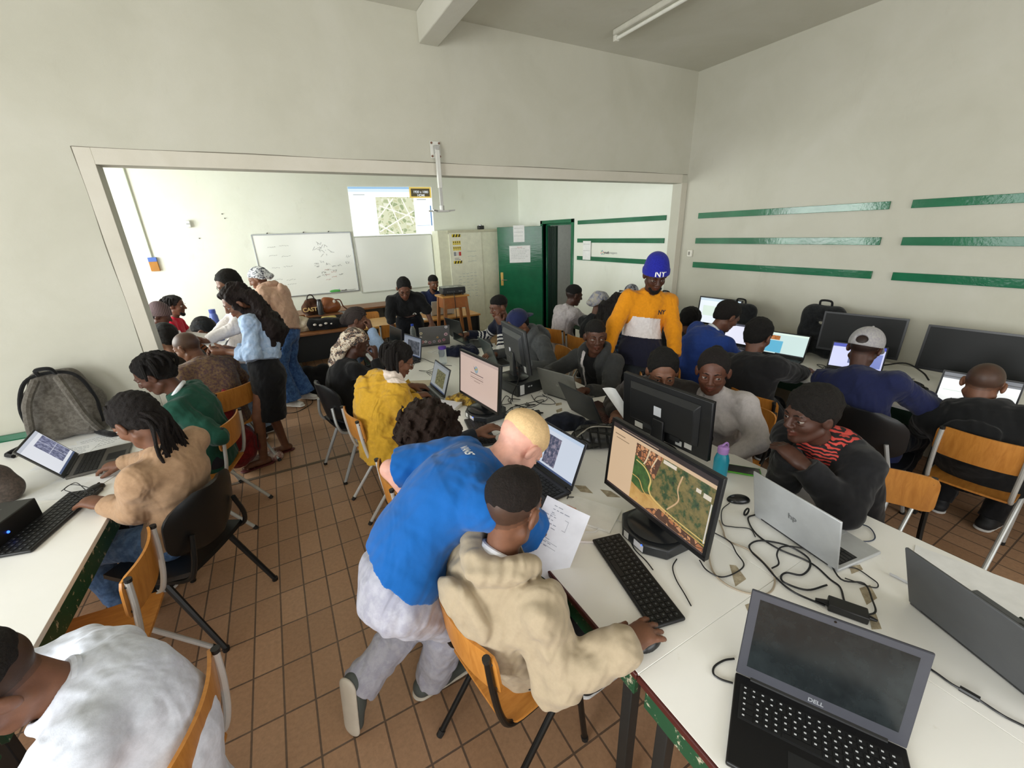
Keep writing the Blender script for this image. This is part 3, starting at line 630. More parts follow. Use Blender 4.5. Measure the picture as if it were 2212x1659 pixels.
# corridor seen through the door
w = MB(); w.box((XR + 1.6, 1.6, 0), (XR + 1.7, 4.1, 2.7)); w.box((XR + .14, 1.5, 0), (XR + 1.7, 1.6, 2.7)); w.box((XR + .14, 4.0, 0), (XR + 1.7, 4.1, 2.7)); w.box((XR + .14, 1.5, 2.7), (XR + 1.7, 4.1, 2.8)); st('wall_corridor', w, flat('b9bdb8', .7))
GREEN = NT('green_gloss_paint'); v = GREEN.co(); GREEN.base(GREEN.ramp(GREEN.noise(v, 4, 4), [(.3, lin('1b6042')), (.7, lin('23704e'))])); GREEN.bump(GREEN.noise(GREEN.co((2, 9, 9)), 4, 3), .12, .006)
GREEN.b.inputs['Roughness'].default_value = .13; GREEN = GREEN.m
w = MB(); w.box((XR - .025, D0 - .06, 0), (XR + .15, D0, DZ + .06)); w.box((XR - .025, D1, 0), (XR + .15, D1 + .06, DZ + .06)); w.box((XR - .025, D0 - .06, DZ), (XR + .15, D1 + .06, DZ + .06)); w.box((XR + .06, D1 - .03, 0), (XR + .15, D1, DZ)); w.box((XR + .06, D0, DZ - .03), (XR + .15, D1, DZ))
fr = st('door_frame_1', w, GREEN, .004)
# dark green grille gate folded back against the far jamb
w = MB(); w.box((XR + .10, D1 - .30, .02), (XR + .13, D1 - .03, DZ - .04)); 
for k in range(6): w.tube([(XR + .085, D1 - .28 + .045 * k, .05), (XR + .085, D1 - .28 + .045 * k, DZ - .06)], .008, 6)
st('door_2', w, flat('0c2a1d', .4))
hx, hy = XR - .03, D1 - .01; ang = math.atan2(3.62 - hy, 4.17 - hx)
d = thing('door', None, None, (hx, hy, 0), ang); d.name = 'door_1'; tag(d, kind='structure')
w = MB(); w.box((.0, -.02, .015), (.85, .02, 2.025)); w.build('door_leaf', GREEN, d, .004)
ml = flat('c8c8c4', .25, .9); br = flat('c9a65a', .35, .4)
w = MB(); w.box((.765, .02, .95), (.815, .028, 1.20)); w.box((.765, -.028, .95), (.815, -.02, 1.20)); w.box((.848, -.014, .97), (.853, .014, 1.22)); w.build('lock_plate', br, d, .002)
w = MB()
for q in (-1, 1): w.tube([(.79, q * .02, 1.06), (.79, q * .06, 1.06)], .009, 8); w.tube([(.79, q * .06, 1.06), (.69, q * .065, 1.055)], .008, 8)
w.build('handle', ml, d)
def paper(mb, x0, x1, z0, z1, y): mb.quad((x0, y, z0), (x1, y, z0), (x1, y, z1), (x0, y, z1))
white = flat('eeefef', .7); ink = flat('5a5f68', .8)
def sheet_of_paper(name, label, M, w, h, lines=8, title=None, cat='paper', parent=None, tcol='b0483c'):
    o = thing(name, label, cat) if parent is None else parent; o.matrix_world = M
    p = MB(); p.box((-w / 2, -h / 2, -.0006), (w / 2, h / 2, .0006)); p.build('sheet', white, o)
    if lines:
        L = MB(); rnd = random.Random(int(w * 1e4 + h * 1e3 + lines))
        for k in range(lines):
            y = h * .32 - h * .68 * k / max(1, lines); x = -w * .42
            while x < w * (.2 + .2 * rnd.random()): e = x + w * rnd.uniform(.04, .13); L.box((x, y, .0006), (min(e, w * .44), y + h * .012, .0011)); x = e + w * .02
        L.build('lettering', ink, o)
    if title: text(title, h * .09, Matrix.Translation((0, h * .40, .0008)), flat(tcol, .8), 'heading', o)
    return o
ly = -.0215 if False else .0215
ux = V(math.cos(ang), math.sin(ang), 0); nx = V(-math.sin(ang), math.cos(ang), 0)   # leaf normal, turned to the room
def on_leaf(s, z): return V(hx, hy, 0) + ux * s + nx * .0225 + UP_ * z
UP_ = V(0, 0, 1)
sheet_of_paper('notice', 'portrait white sheet hanging from the top edge of the green door', frame(on_leaf(.44, 1.90), -ux, UP_), .21, .297, 3, None, 'notice')
sheet_of_paper('notice', 'white notice headed in red at the middle of the green door', frame(on_leaf(.43, 1.53), -ux, UP_), .40, .31, 7, 'Atenção', 'notice')
# green wall boards
def rail(y0, y1, z0, z1, label, group):
    w = MB(); w.box((XR - .02, y0, z0), (XR, y1, z1)); o = w.build('wall_board', GREEN, None, .002); tag(o, label, 'wall board', group)
Zs = ((2.018, 2.080, 'top'), (1.733, 1.797, 'middle'), (1.450, 1.516, 'bottom'))
for z0, z1, nm in Zs:
    rail(-2.078, -.222, z0, z1, 'long glossy green wall board, %s of three beside the opening post' % nm, 'green wall boards near room centre')
    rail(-4.3, -2.224, z0, z1, 'green wall board cut by the right edge of the photo, %s of three' % nm, 'green wall boards near room right')
    rail(.271, 2.124, z0, z1, 'short green wall board past the opening near the door, %s of three' % nm, 'green wall boards in far room')
sheet_of_paper('notice', 'white sheet taped across two green boards in the far room', frame(V(XR - .0225, 1.86, 1.61), V(0, -1, 0), UP_), .20, .297, 2, None, 'notice')
def logo(M, s, parent=None, label=None, where=''):
    o = thing('mapping_group_sign', label, 'sign') if parent is None else parent
    if parent is None: o.matrix_world = M; M = Matrix()
    b = MB(M); 
    for k in range(6): a = k * 1.05; b.cur = k % 3; b.prism([(-.5 * s + .22 * s * math.cos(a + t) * r, .22 * s * math.sin(a + t) * r) for t, r in ((0, 1), (.5, 1), (.5, .45), (0, .45))], 0, .001)
    b.build('emblem', [flat('d8452e', .6), flat('2f6fb5', .6), flat('3f9a52', .6)], o)
    text('youth', .34 * s, M @ Matrix.Translation((.15 * s, 0, 0)), flat('2a2a2e', .6), 'lettering', o, bold=True); text('mappers', .30 * s, M @ Matrix.Translation((1.12 * s, 0, 0)), flat('8a8f90', .6), 'lettering', o)
    return o
logo(frame(V(XR - .001, 1.42, 1.585), V(0, -1, 0), UP_), .16, None, 'small youth mappers sticker on the far room wall between green boards')
# back wall: two whiteboards, projected picture, cupboard
def board(x0, x1, z0, z1, name, label, m, rim):
    o = thing(name, label, 'whiteboard', ((x0 + x1) / 2, YB - .012, (z0 + z1) / 2)); w = (x1 - x0) / 2; h = (z1 - z0) / 2
    b = MB(); b.box((-w, -.006, -h), (w, .010, h)); b.build('panel', m, o)
    b = MB(); b.box((-w, -.014, h - .012), (w, .008, h + .008)); b.box((-w, -.014, -h - .008), (w, .008, -h + .010)); b.box((-w - .008, -.014, -h), (-w + .008, .008, h)); b.box((w - .008, -.014, -h), (w + .008, .008, h)); b.build('rim', rim, o, .002)
    return o, w, h
gl = NT('whiteboard'); gl.base(gl.ramp(gl.noise(gl.co(), 1.5, 2), [(.3, lin('eef2ee')), (.7, lin('f3f6f2'))])); gl.b.inputs['Roughness'].default_value = .14; gl = gl.m; al = flat('a9aeb0', .35, .7)
o, w_, h_ = board(.14, 1.600, 1.045, 2.025, 'whiteboard', 'white marker board with faded handwriting and a green magnet', gl, al)
wr = MB(); rd = MB(); rnd = random.Random(3)
def scrib(mb, x, z, w, n, sz=.02):
    for k in range(n): mb.tube([(x + w * (k + t) / n, -.0068, z + rnd.uniform(-sz, sz)) for t in (0, .4, .8)], .0016, 4)
for z in (.30, .17, -.02, -.2, -.29): scrib(wr, -.55, z, .12, 4, .008); scrib(wr, -.38, z + rnd.uniform(-.02, .02), .14, 4, .01)
for k in range(22): x = .25 + rnd.gauss(0, .06); z = .22 + rnd.gauss(0, .05); wr.tube([(x, -.0068, z), (x + rnd.uniform(-.06, .06), -.0068, z + rnd.uniform(-.06, .06))], .0018, 4)
for k in range(12): scrib(wr, .08 + .09 * (k % 5), .02 - .07 * (k // 3) + rnd.uniform(-.03, .03), .07, 5, .018)
for k in range(5): scrib(rd, .22 + .10 * (k % 2), -.10 - .04 * k, .08, 5, .012)
scrib(wr, .60, .1, .08, 4, .03); scrib(wr, .58, .0, .06, 4, .03)
wr.build('handwriting', flat('6b6f74', .8), o); rd.build('red_handwriting', flat('b5605a', .8), o)
g = MB(); g.sphere((.33, -.008, -.462), (.09, .008, .025), 14, 8); g.build('green_magnet', flat('58b45a', .4), o)
logo(frame(V(.46, -.0072, -.462), V(1, 0, 0), UP_), .13, o)
for k, x in enumerate((-.52, 0, .38)): c = MB(); c.tube([(x, -.008, h_ + .014), (x + .02, -.008, h_ + .024)], .008, 6); c.build('clip', flat('4a4a4a'), o)
o, w_, h_ = board(1.64, 3.03, 1.0, 1.945, 'whiteboard', 'empty white projection board under the projected picture', gl, flat('c9cdc4', .5))
pj = thing('projected_picture', 'bright projected desktop picture with an aerial map above the whiteboard', 'projection', (1.655, YB - .004, 1.935))  # the projector's light is put into self-glowing panels on the wall
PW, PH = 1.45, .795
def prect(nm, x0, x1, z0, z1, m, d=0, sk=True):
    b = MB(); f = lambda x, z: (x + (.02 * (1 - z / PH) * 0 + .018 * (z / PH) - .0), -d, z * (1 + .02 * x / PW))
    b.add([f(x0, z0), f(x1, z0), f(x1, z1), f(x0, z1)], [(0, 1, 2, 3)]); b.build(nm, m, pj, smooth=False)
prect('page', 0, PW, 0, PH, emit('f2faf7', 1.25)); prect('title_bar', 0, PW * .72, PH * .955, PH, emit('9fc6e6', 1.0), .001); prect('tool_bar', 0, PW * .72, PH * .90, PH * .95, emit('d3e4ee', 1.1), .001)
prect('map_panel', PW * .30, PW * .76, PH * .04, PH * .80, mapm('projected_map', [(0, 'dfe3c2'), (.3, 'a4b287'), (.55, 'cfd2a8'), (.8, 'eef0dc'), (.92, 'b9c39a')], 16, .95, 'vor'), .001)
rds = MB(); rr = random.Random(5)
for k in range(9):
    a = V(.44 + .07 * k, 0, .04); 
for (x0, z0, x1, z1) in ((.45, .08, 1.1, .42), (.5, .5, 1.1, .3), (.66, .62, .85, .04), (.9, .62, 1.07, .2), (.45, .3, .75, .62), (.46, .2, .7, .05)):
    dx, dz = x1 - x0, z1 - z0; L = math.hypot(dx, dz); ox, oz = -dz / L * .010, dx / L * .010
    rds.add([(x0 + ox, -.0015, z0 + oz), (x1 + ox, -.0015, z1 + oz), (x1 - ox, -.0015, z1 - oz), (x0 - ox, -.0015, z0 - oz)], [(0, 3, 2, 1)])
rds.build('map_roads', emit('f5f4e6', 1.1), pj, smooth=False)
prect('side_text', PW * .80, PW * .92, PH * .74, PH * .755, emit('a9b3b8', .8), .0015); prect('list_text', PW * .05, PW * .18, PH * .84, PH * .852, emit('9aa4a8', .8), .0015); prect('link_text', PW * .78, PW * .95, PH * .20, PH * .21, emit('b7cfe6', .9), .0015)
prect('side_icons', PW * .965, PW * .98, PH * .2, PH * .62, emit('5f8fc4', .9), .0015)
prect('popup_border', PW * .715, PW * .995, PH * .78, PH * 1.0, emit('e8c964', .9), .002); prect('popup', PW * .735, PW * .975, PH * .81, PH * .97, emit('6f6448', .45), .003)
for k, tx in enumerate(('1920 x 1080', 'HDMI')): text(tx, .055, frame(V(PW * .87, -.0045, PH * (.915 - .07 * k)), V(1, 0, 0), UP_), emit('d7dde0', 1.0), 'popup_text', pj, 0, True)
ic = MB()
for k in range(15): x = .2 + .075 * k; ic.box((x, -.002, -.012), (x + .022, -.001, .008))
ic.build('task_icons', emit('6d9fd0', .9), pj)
# fittings
o = thing('motion_sensor', 'small white motion sensor high on the back wall', 'sensor', (-.613, YB - .03, 2.2)); b = MB(); b.box((-.032, -.02, -.05), (.032, .03, .05)); b.build('housing', flat('e6e8e6', .4), o, .012, 3); b = MB(); b.box((-.02, -.023, -.006), (.02, -.018, .004)); b.build('lens', flat('9a9d9d', .3), o)
o = thing('wall_box', 'orange and blue box on the back wall below a conduit', 'control box', (-1.147, YB - .02, 1.675)); b = MB(); b.box((-.05, -.02, -.10), (.05, .02, .04)); b.build('housing', flat('b0782e', .5), o, .004); b = MB(); b.box((-.05, -.022, .03), (.05, .02, .09)); b.build('blue_lid', flat('4f6fc0', .4), o, .004)
b = MB(); b.tube([(-1.147, YB - .012, 1.77), (-1.147, YB - .012, ZC)], .012, 6); tag(b.build('conduit', flat('b9c0b0', .6), None), 'thin pale conduit running down the back wall to the orange box', 'conduit')
o = thing('socket', 'small white wall socket right of the opening post', 'socket', (XR - .012, -.16, 1.617)); b = MB(); b.box((-.012, -.035, -.04), (.012, .035, .04)); b.build('plate', flat('dcd9cd', .4), o, .004); b = MB(); b.box((-.016, -.006, -.02), (-.011, .016, .02)); b.build('switch', flat('8a867c', .5), o)
b = MB()
for x, z in ((-.17, 2.33), (-.15, 2.27), (-.53, 2.0)): b.tube([(x, YB - .012, z), (x, YB, z)], .008, 6)
tag(b.build('wall_screws', flat('555048'), None), 'three dark screw stubs scattered on the back wall', 'screws')
# hanging projector bracket on the lintel
o = thing('projector_bracket', 'grey empty projector bracket hanging from the lintel', 'bracket', (1.742, -.006, 2.62)); gm = flat('b4b4b0', .4, .5)
b = MB(); b.box((-.045, -.008, -.065), (.045, .0, .065)); b.build('wall_plate', flat('d4d4cc', .5), o, .003)
for x in (-.034, .034):
    for z in (-.05, .05): b = MB(); b.tube([(x, -.014, z), (x, -.008, z)], .009, 8); b.build('bolt', flat('7a5a48', .5, .5), o)
b = MB(); b.box((-.02, -.05, -.03), (.02, -.008, .03)); b.build('knuckle', gm, o, .003)
b = MB(); b.box((-.018, -.058, -.30), (.018, -.026, -.005)); b.build('upper_pole', flat('cfcfc8', .4), o, .004)
b = MB(); b.box((-.013, -.053, -.44), (.013, -.031, -.28)); b.box((-.004, -.0545, -.40), (.004, -.0525, -.31)); b.build('lower_pole', gm, o, .003)
b = MB(); b.obox((0, -.042, -.485), (.13, .07, .012)); b.tube([(0, -.042, -.44), (0, -.042, -.485)], .022, 10)
for q in (-1, 1): b.tube([(0, -.042, -.487), (q * .10, -.10, -.48)], .007, 6); b.tube([(0, -.042, -.487), (q * .10, .02, -.48)], .007, 6)
b.build('spider_plate', gm, o)
# fluorescent batten
o = thing('ceiling_light', 'unlit white fluorescent batten on the near room ceiling', 'ceiling light', (3.345, -1.05, ZC)); b = MB(); b.box((-.035, -.65, -.045), (.035, .65, 0)); b.build('batten', flat('c9c7ba', .5), o, .01)
b = MB(); b.tube([(.0, -.62, -.066), (.0, .62, -.066)], .014, 10); b.build('tube', flat('e4e4da', .3), o)
for y in (-.64, .64): b = MB(); b.box((-.022, y - .018, -.085), (.022, y + .018, -.04)); b.build('lamp_holder', flat('d6d4c8', .4), o, .005)
# cupboard
CY = 3.75; o = thing('cupboard', 'tall cream metal cupboard with faded marker writing beside the green door', 'cupboard', (0, 0, 0)); cm = flat('e0e1ca', .4); x0, x1 = 3.045, 4.36
b = MB(); b.box((x0, CY + .02, 0), (x1, YB - .02, 2.0)); b.build('body', cm, o, .004)
b = MB(); b.box((x0 + .2, CY, .08), (x0 + .86, CY + .018, 1.955)); b.build('door', flat('e6e6d2', .35), o, .003); b = MB(); b.box((x0 + .84, CY + .006, .08), (x1 - .02, CY + .02, 1.955)); b.build('door', flat('e2e3cd', .35), o, .003)
b = MB(); b.box((x0 + .18, CY - .004, 1.955), (x1, CY + .02, 2.0)); b.build('top_rail', flat('c6c4ac', .5), o, .003)
b = MB(); b.box((x0 + .2, CY + .001, 1.935), (x0 + .86, CY + .02, 1.953)); b.build('painted_gap_shade', flat('6d6a58', .8), o)  # solid strip, its dark colour stands for the shade under the top rail
wr = MB()
for k in range(9):
    for j in range(5): 
        if rnd.random() < .75: x = x0 + .34 + .08 * j; z = 1.22 - .055 * k; wr.tube([(x + .06 * t, CY - .0006, z + rnd.uniform(-.009, .009)) for t in (0, .3, .6, .9)], .0018, 4)
for k in range(3): wr.tube([(x0 + .55 + .06 * t, CY - .0006, 1.62 - .09 * k + rnd.uniform(-.005, .005)) for t in range(4)], .0014, 4)
wr.build('handwriting', flat('7b93a8', .8), o)
o = thing('safety_poster', 'narrow yellow and black safety poster on the cream cupboard', 'poster', (x0 + .345, CY - .0015, 1.67)); b = MB(); b.box((-.085, 0, -.26), (.085, .001, .26)); b.build('sheet', flat('ebe8d8', .5), o)
for z in (.235, -.235):
    b = MB(); b.box((-.085, -.001, z - .025), (.085, .0, z + .025)); b.build('yellow_band', flat('d8bf2c', .5), o)
    b = MB()
    for k in range(3): x = -.07 + .055 * k; b.add([(x, -.0015, z - .025), (x + .025, -.0015, z - .025), (x + .045, -.0015, z + .025), (x + .02, -.0015, z + .025)], [(0, 1, 2, 3)])
    b.build('black_stripes', flat('17150f', .5), o)
for r in range(2):
    for k in range(4):
        b = MB(); x = -.06 + .04 * k; z = .11 - .1 * r; b.box((x - .017, -.001, z - .035), (x + .017, 0, z + .035)); b.cur = 1; b.sphere((x, -.002, z + .012), (.009, .002, .012), 8, 6); b.build('pictogram', [flat('dcc648', .5), flat('3a2c1e', .5)], o)
for k, c in enumerate(('8d8f96', 'd9d9d2', 'c4453c')): b = MB(); b.box((-.07 + .05 * k, -.001, -.12), (-.025 + .05 * k, 0, -.05)); b.build('panel', flat(c, .5), o)
b = MB(); b.box((-.06, -.001, -.19), (.06, 0, -.183)); b.box((-.06, -.001, -.165), (.03, 0, -.158)); b.build('print', ink, o)
o = thing('webcam', 'small black and silver camera on top of the cream cupboard', 'camera', (3.955, CY + .12, 2.0)); b = MB(); b.box((-.055, -.05, 0), (.055, .05, .07)); b.build('body', flat('1c1c1e', .3), o, .012); b = MB(); b.sphere((-.02, -.03, .075), (.035, .03, .02), 10, 7); b.build('silver_lens', flat('c8c8cc', .2, .8), o)
# green skirting strip behind the left desk
w = MB(); w.box((XL, -.02, .742), (-.70, 0, .79)); st('trim_7', w, GREEN, .002)
# ---------------------------------------------------------------- tables and chairs
def topmat(name, a, b, st='b9a98a'):
    t = NT(name); v = t.co(); c = t.ramp(t.noise(v, 2.5, 4), [(.3, lin(a)), (.7, lin(b))])
    s = t.ramp(t.noise(v, 9, 5, .7), [(.66, (0, 0, 0, 1)), (.75, (1, 1, 1, 1))]); c = t.mix(t.math('MULTIPLY', s, .25), c, lin(st)); t.base(c)
    t.b.inputs['Roughness'].default_value = .28; t.b.inputs['Specular IOR Level'].default_value = .4; t.bump(t.noise(v, 40, 2), .03, .003); return t.m
M_top = topmat('white_worktop', 'f0efe9', 'f5f4f0'); M_steel = flat('2a2c2c', .5, .3)
t_ = NT('chipped_green_edge'); v = t_.co(); t_.base(t_.mix(t_.ramp(t_.noise(v, 30, 5, .7), [(.58, (0, 0, 0, 1)), (.64, (1, 1, 1, 1))]), lin('1b4a30'), lin('b8b29a'))); t_.b.inputs['Roughness'].default_value = .45; M_gedge = t_.m
M_rim = flat('4a1d1a', .4)
def table(name, label, x0, x1, y0, y1, z=.75, group=None, rim=(), apron=('-x', '+x'), m=None, ma=None, legs=True, ah=.10, cat='table'):
    cx, cy = (x0 + x1) / 2, (y0 + y1) / 2; o = thing(name, label, cat, (cx, cy, 0), 0, group); a, b = (x1 - x0) / 2, (y1 - y0) / 2
    t = MB(); t.box((-a + .0004, -b + .0004, z - .022), (a - .0004, b - .0004, z)); t.build('tabletop', m or M_top, o, .0012)
    for s in rim:
        t = MB(); q = -a if s == '-x' else a; t.box((q - .008, -b + .001, z - .024), (q + .008, b - .001, z - .0005)); t.build('edge_strip', M_rim, o, .004)
    for s in apron:
        t = MB()
        if s[1] == 'x': q = -a + .012 if s[0] == '-' else a - .030; t.box((q, -b + .02, z - .022 - ah), (q + .018, b - .02, z - .023))
        else: q = -b + .012 if s[0] == '-' else b - .03; t.box((-a + .03, q, z - .022 - ah), (a - .03, q + .018, z - .023))
        t.build('apron', ma or M_gedge, o, .002)
    if legs:
        for i in (-1, 1):
            for j in (-1, 1): t = MB(); X, Y = i * (a - .06), j * (b - .07); t.box((X - .02, Y - .02, 0), (X + .02, Y + .02, z - .024)); t.build('leg', M_steel, o, .003)
    return o
G = 'white tables of the central island'
CX = 1.69
ys = [(-4.55, -3.25), (-3.25, -1.80), (-1.80, -.35), (-.35, 1.10)]
wl_ = ['with the black open laptop, nearest the camera', 'under the map monitor and black keyboard', 'under the pink-lit monitor', 'at the far end beside the women in black']
wr_ = ['with the dark grey laptop lid, nearest the camera', 'under the silver laptop and the green phone', 'under the desktop tower', 'at the far end before the man in stripes']
for k, (a, b) in enumerate(ys):
    table('work_table', 'white island table on the left row ' + wl_[k], 1.02, CX, a, b, .75, G, ('-x',), ('-x',))
    table('work_table', 'white island table on the right row ' + wr_[k], CX, 2.36, a, b, .75, G, (), ('+x',), ma=flat('1d3b2b', .5))
G = 'white tables on the left'
table('work_table', 'white left table with the black tower and keyboard', -1.75, -.57, -2.45, -1.14, .75, G, (), ('+x',))
table('work_table', 'white left table against the wall under the grey backpack', -1.75, -.57, -1.14, -.03, .75, G, (), ('+x',))
table('work_table', 'white left table at the bottom edge before the man in white', -1.75, -.57, -4.1, -2.45, .75, G, (), ('+x',))
table('work_table', 'white table in the far room between the red pair and the peach hoodie', -.72, -.0, 1.28, 3.0, .75, G, (), ('+x',))
G = 'white tables along the right wall'
for k, (a, b) in enumerate([(-4.6, -2.98), (-2.98, -1.36), (-1.36, -.05), (.18, .95)]):
    table('work_table', 'white table along the right wall ' + ['under the right-edge man in the black hoodie', 'before the man in the light grey cap', 'before the man in the blue suit', 'in the far room before the white jacket'][k], 3.87, 4.93, a, b, .75, G, (), ('-x',), ma=flat('16301f', .5))
# dark wooden desks of the far room
W1 = wood('8a5a34', '6e4526'); W2 = wood('c9924e', 'b07c3c'); W3 = wood('d8a85c', 'c08f45', (2, 10, 2), .35); BLK = flat('141718', .55)
o = thing('front_desk', 'long dark desk with brown top carrying the heap of bags', 'desk', (.62, 2.56, 0)); t = MB(); t.box((-.55, -.32, .725), (.52, .30, .75)); t.build('desktop', W1, o, .003)
t = MB(); t.box((-.53, -.27, .37), (.50, -.25, .725)); t.build('front_panel', BLK, o); 
for q in (-.54, .488): t = MB(); t.box((q, -.28, 0), (q + .022, .28, .725)); t.build('side_panel', flat('2a2d2e', .5), o)
o = thing('long_bench', 'long brown ledge fixed below the whiteboards', 'bench', (1.0, 3.55, 0)); t = MB(); t.box((-.7, -.25, .82), (1.0, .25, .85)); t.build('top', W1, o, .003); t = MB(); t.box((-.68, .20, 0), (.98, .235, .82)); t.build('back_panel', flat('8d8a80', .6), o)
for q in (-.6, .15, .9): t = MB(); t.box((q, -.2, 0), (q + .04, .2, .82)); t.build('support', flat('55524b', .6), o)
o = thing('wooden_table', 'plain light wooden table before the black desk', 'table', (1.52, 2.60, 0)); t = MB(); t.box((-.32, -.34, .70), (.36, .34, .73)); t.build('tabletop', W3, o, .003)
for x in (-.28, .31):
    for y in (-.3, .29): t = MB(); t.box((x - .014, y - .014, 0), (x + .014, y + .014, .70)); t.build('leg', BLK, o)
o = thing('teacher_desk', 'dark desk with wooden top in front of the man in navy polo', 'desk', (2.45, 2.72, 0)); t = MB(); t.box((-.62, -.32, .735), (.62, .32, .76)); t.build('desktop', W2, o, .003)
t = MB(); t.box((-.58, -.26, .08), (.58, -.24, .735)); t.build('front_panel', BLK, o)
for q in (-.6, .575): t = MB(); t.box((q, -.3, 0), (q + .025, .3, .735)); t.build('side_panel', BLK, o)
def school_chair(name, label, col='b9bbb9', group='wooden school chairs', cap='1a1a1a'):
    o = thing(name, label, 'chair', (0, 0, 0), 0, group); fm = flat(col, .35, .3)
    def rr(v, r=.25): return 1 if abs(v) < 1 - r else (1 - r) + r * math.sqrt(max(0, 1 - ((abs(v) - (1 - r)) / r) ** 2))
    def seat(u, v):
        x = u * .195 + .01; w = .185 * (1 - .14 * max(0, (abs(u) - .72) / .28) ** 2); return (x, v * w, .447 - .012 * (1 - (u * .9) ** 2) - .02 * max(0, u - .6) ** 1.5 * 2 + .004 * v * v)
    t = MB(); t.sheet(seat, .011, 12, 10); t.build('seat', WC, o)
    def back(u, v):
        w = .19 * (1 - .07 * max(0, (abs(u) - .6) / .4) ** 2); z = .715 + u * .088 * (1 - .10 * max(0, (abs(v) - .8) / .2) ** 2); return (-.232 - .10 * (z - .62) + .035 * v * v, v * w, z)
    t = MB(); t.sheet(back, .010, 8, 14); t.build('backrest', WC, o)
    for q in (-1, 1):
        y = q * .172; t = MB(); t.tube(spline([(-.232, y * .98, .79), (-.222, y, .66), (-.20, y, .52), (-.165, y, .445), (-.08, y, .428), (.08, y, .428)], 5), .0115, 10); f = t.build('upright', fm, o)
        t = MB(); t.tube([(-.2335, y * .98, .786), (-.235, y * .98, .80)], .0125, 10); t.build('end_cap', flat(cap, .5), f)
        t = MB(); 
        for z in (.66, .77): t.tube([(-.222 - .09 * (z - .66), y, z), (-.205 - .09 * (z - .66), y, z)], .008, 8)
        t.build('bolt', flat('3a3a3a', .4, .5), f)
        y2 = q * .19; t = MB(); t.tube(spline([(-.27, y2, .012), (-.10, y2, .225), (.03, y2, .385), (.085, y2 * .98, .42)], 5), .012, 10); l = t.build('leg', fm, o); t = MB(); t.tube([(-.278, y2, 0), (-.262, y2, .022)], .0145, 8); t.build('foot_cap', flat(cap, .6), l)
        t = MB(); t.tube(spline([(.085, y2 * .98, .42), (.125, y2, .405), (.138, y2, .35), (.16, y2, .17), (.182, y2, .012)], 5), .012, 10); l = t.build('leg', fm, o); t = MB(); t.tube([(.1795, y2, .025), (.183, y2, 0)], .0145, 8); t.build('foot_cap', flat(cap, .6), l)
    t = MB(); t.tube([(.05, -.19, .415), (.05, .19, .415)], .009, 8); t.tube([(-.11, -.17, .428), (-.11, .17, .428)], .009, 8); t.build('crossbar', fm, o); return o
WC = wood('c4853c', 'ad6f2c', (3, 16, 3), .32)
def shell_chair(name, label, col='111314', leg='17191a', group='black shell chairs'):
    o = thing(name, label, 'chair', (0, 0, 0), 0, group); m = flat(col, .38); fm = flat(leg, .4, .4 if leg != '17191a' else .1)
    t = MB(); t.sheet(lambda u, v: (u * .215 + .01, v * .22 * (1 - .12 * u * u), .455 - .022 * (1 - u * u) + .012 * v * v - .03 * max(0, u - .5) ** 2), .022, 12, 12); t.build('seat', m, o)
    def back(u, v):
        w = .225 * math.sqrt(max(.02, 1 - (max(0, abs(u) - .25) / .80) ** 2.4)); z = .69 + u * .155; return (-.225 - .16 * (z - .55) + .075 * v * v * (w / .225), v * w, z)
    t = MB(); t.sheet(back, .020, 14, 16); t.build('backrest', m, o)
    for q in (-1, 1):
        y = q * .20; t = MB(); t.tube(spline([(-.235, y * .75, .66), (-.235, y * .95, .52), (-.19, y, .44), (-.05, y, .425), (.12, y, .43)], 5), .012, 8); t.build('upright', fm, o)
        for xa, xf in ((-.06, -.27), (.02, .24)): t = MB(); t.tube([(xa, q * .2, .43), (xf, q * .225, .012)], [.016, .013], 8); l = t.build('leg', fm, o); t = MB(); t.tube([(xf - .001, q * .225, .022), (xf + .001, q * .226, 0)], .016, 8); t.build('foot_cap', flat('0c0c0c', .6), l)
    t = MB(); t.tube([(-.02, -.2, .43), (-.02, .2, .43)], .010, 8); t.build('crossbar', fm, o); return o
def place(o, x, y, deg): o.location = (x, y, 0); o.rotation_euler = (0, 0, math.radians(deg)); return o
sc_ = school_chair('school_chair', 'wooden chair with white tubes under the man in the white shirt', 'd2d2d0'); place(sc_, -.30, -2.70, 170)
def again(x, y, deg, label, src=None): return dup(src or sc_, (x, y, 0), math.radians(deg), label)
again(-.58, -1.90, 178, 'empty wooden chair with white tubes between the black chair and the man in white')
gc_ = school_chair('school_chair', 'wooden chair with grey tubes under the man in the black hoodie', 'c3c6c4'); place(gc_, 3.80, -3.28, 3)
again(-.28, .34, 128, 'wooden chair with red backpack hanging behind the man in patterned shirt', gc_)
again(-.35, -.50, 165, 'wooden chair with grey leg under the girl in green jersey', gc_)
again(.83, -.92, 8, 'wooden chair with white tubes under the girl in yellow jacket')
again(.86, -1.86, 0, 'white-legged chair under the curly haired person', sc_)
bc_ = school_chair('school_chair', 'wooden chair with black tubes under the man in cream hoodie', '131414'); place(bc_, .86, -2.82, 8)
again(2.56, -3.30, 214, 'wooden chair behind the man in black coat with red pattern', bc_)
again(2.72, -2.35, 184, 'wooden chair under the woman in light grey turtleneck', bc_)
again(2.60, -2.00, 178, 'wooden chair under the man bending behind the big monitor', bc_)
again(2.66, -1.26, 176, 'wooden chair under the man in dark hoodie glancing aside', bc_)
again(2.58, -.42, 172, 'wooden chair with grey tubes behind the grey hoodie', gc_)
again(2.78, .35, 180, 'wooden chair under the man in striped sweater', gc_)
again(3.42, .42, 15, 'wooden chair with grey tubes under the man in white jacket', gc_)
again(3.42, -.12, 4, 'wooden chair with grey tubes under the girl in hair net', gc_)
again(3.36, -.62, 5, 'wooden chair with black tubes under the long haired girl in plaid', bc_)
again(3.44, -1.36, 0, 'wooden chair under the man in bright blue suit jacket', bc_)
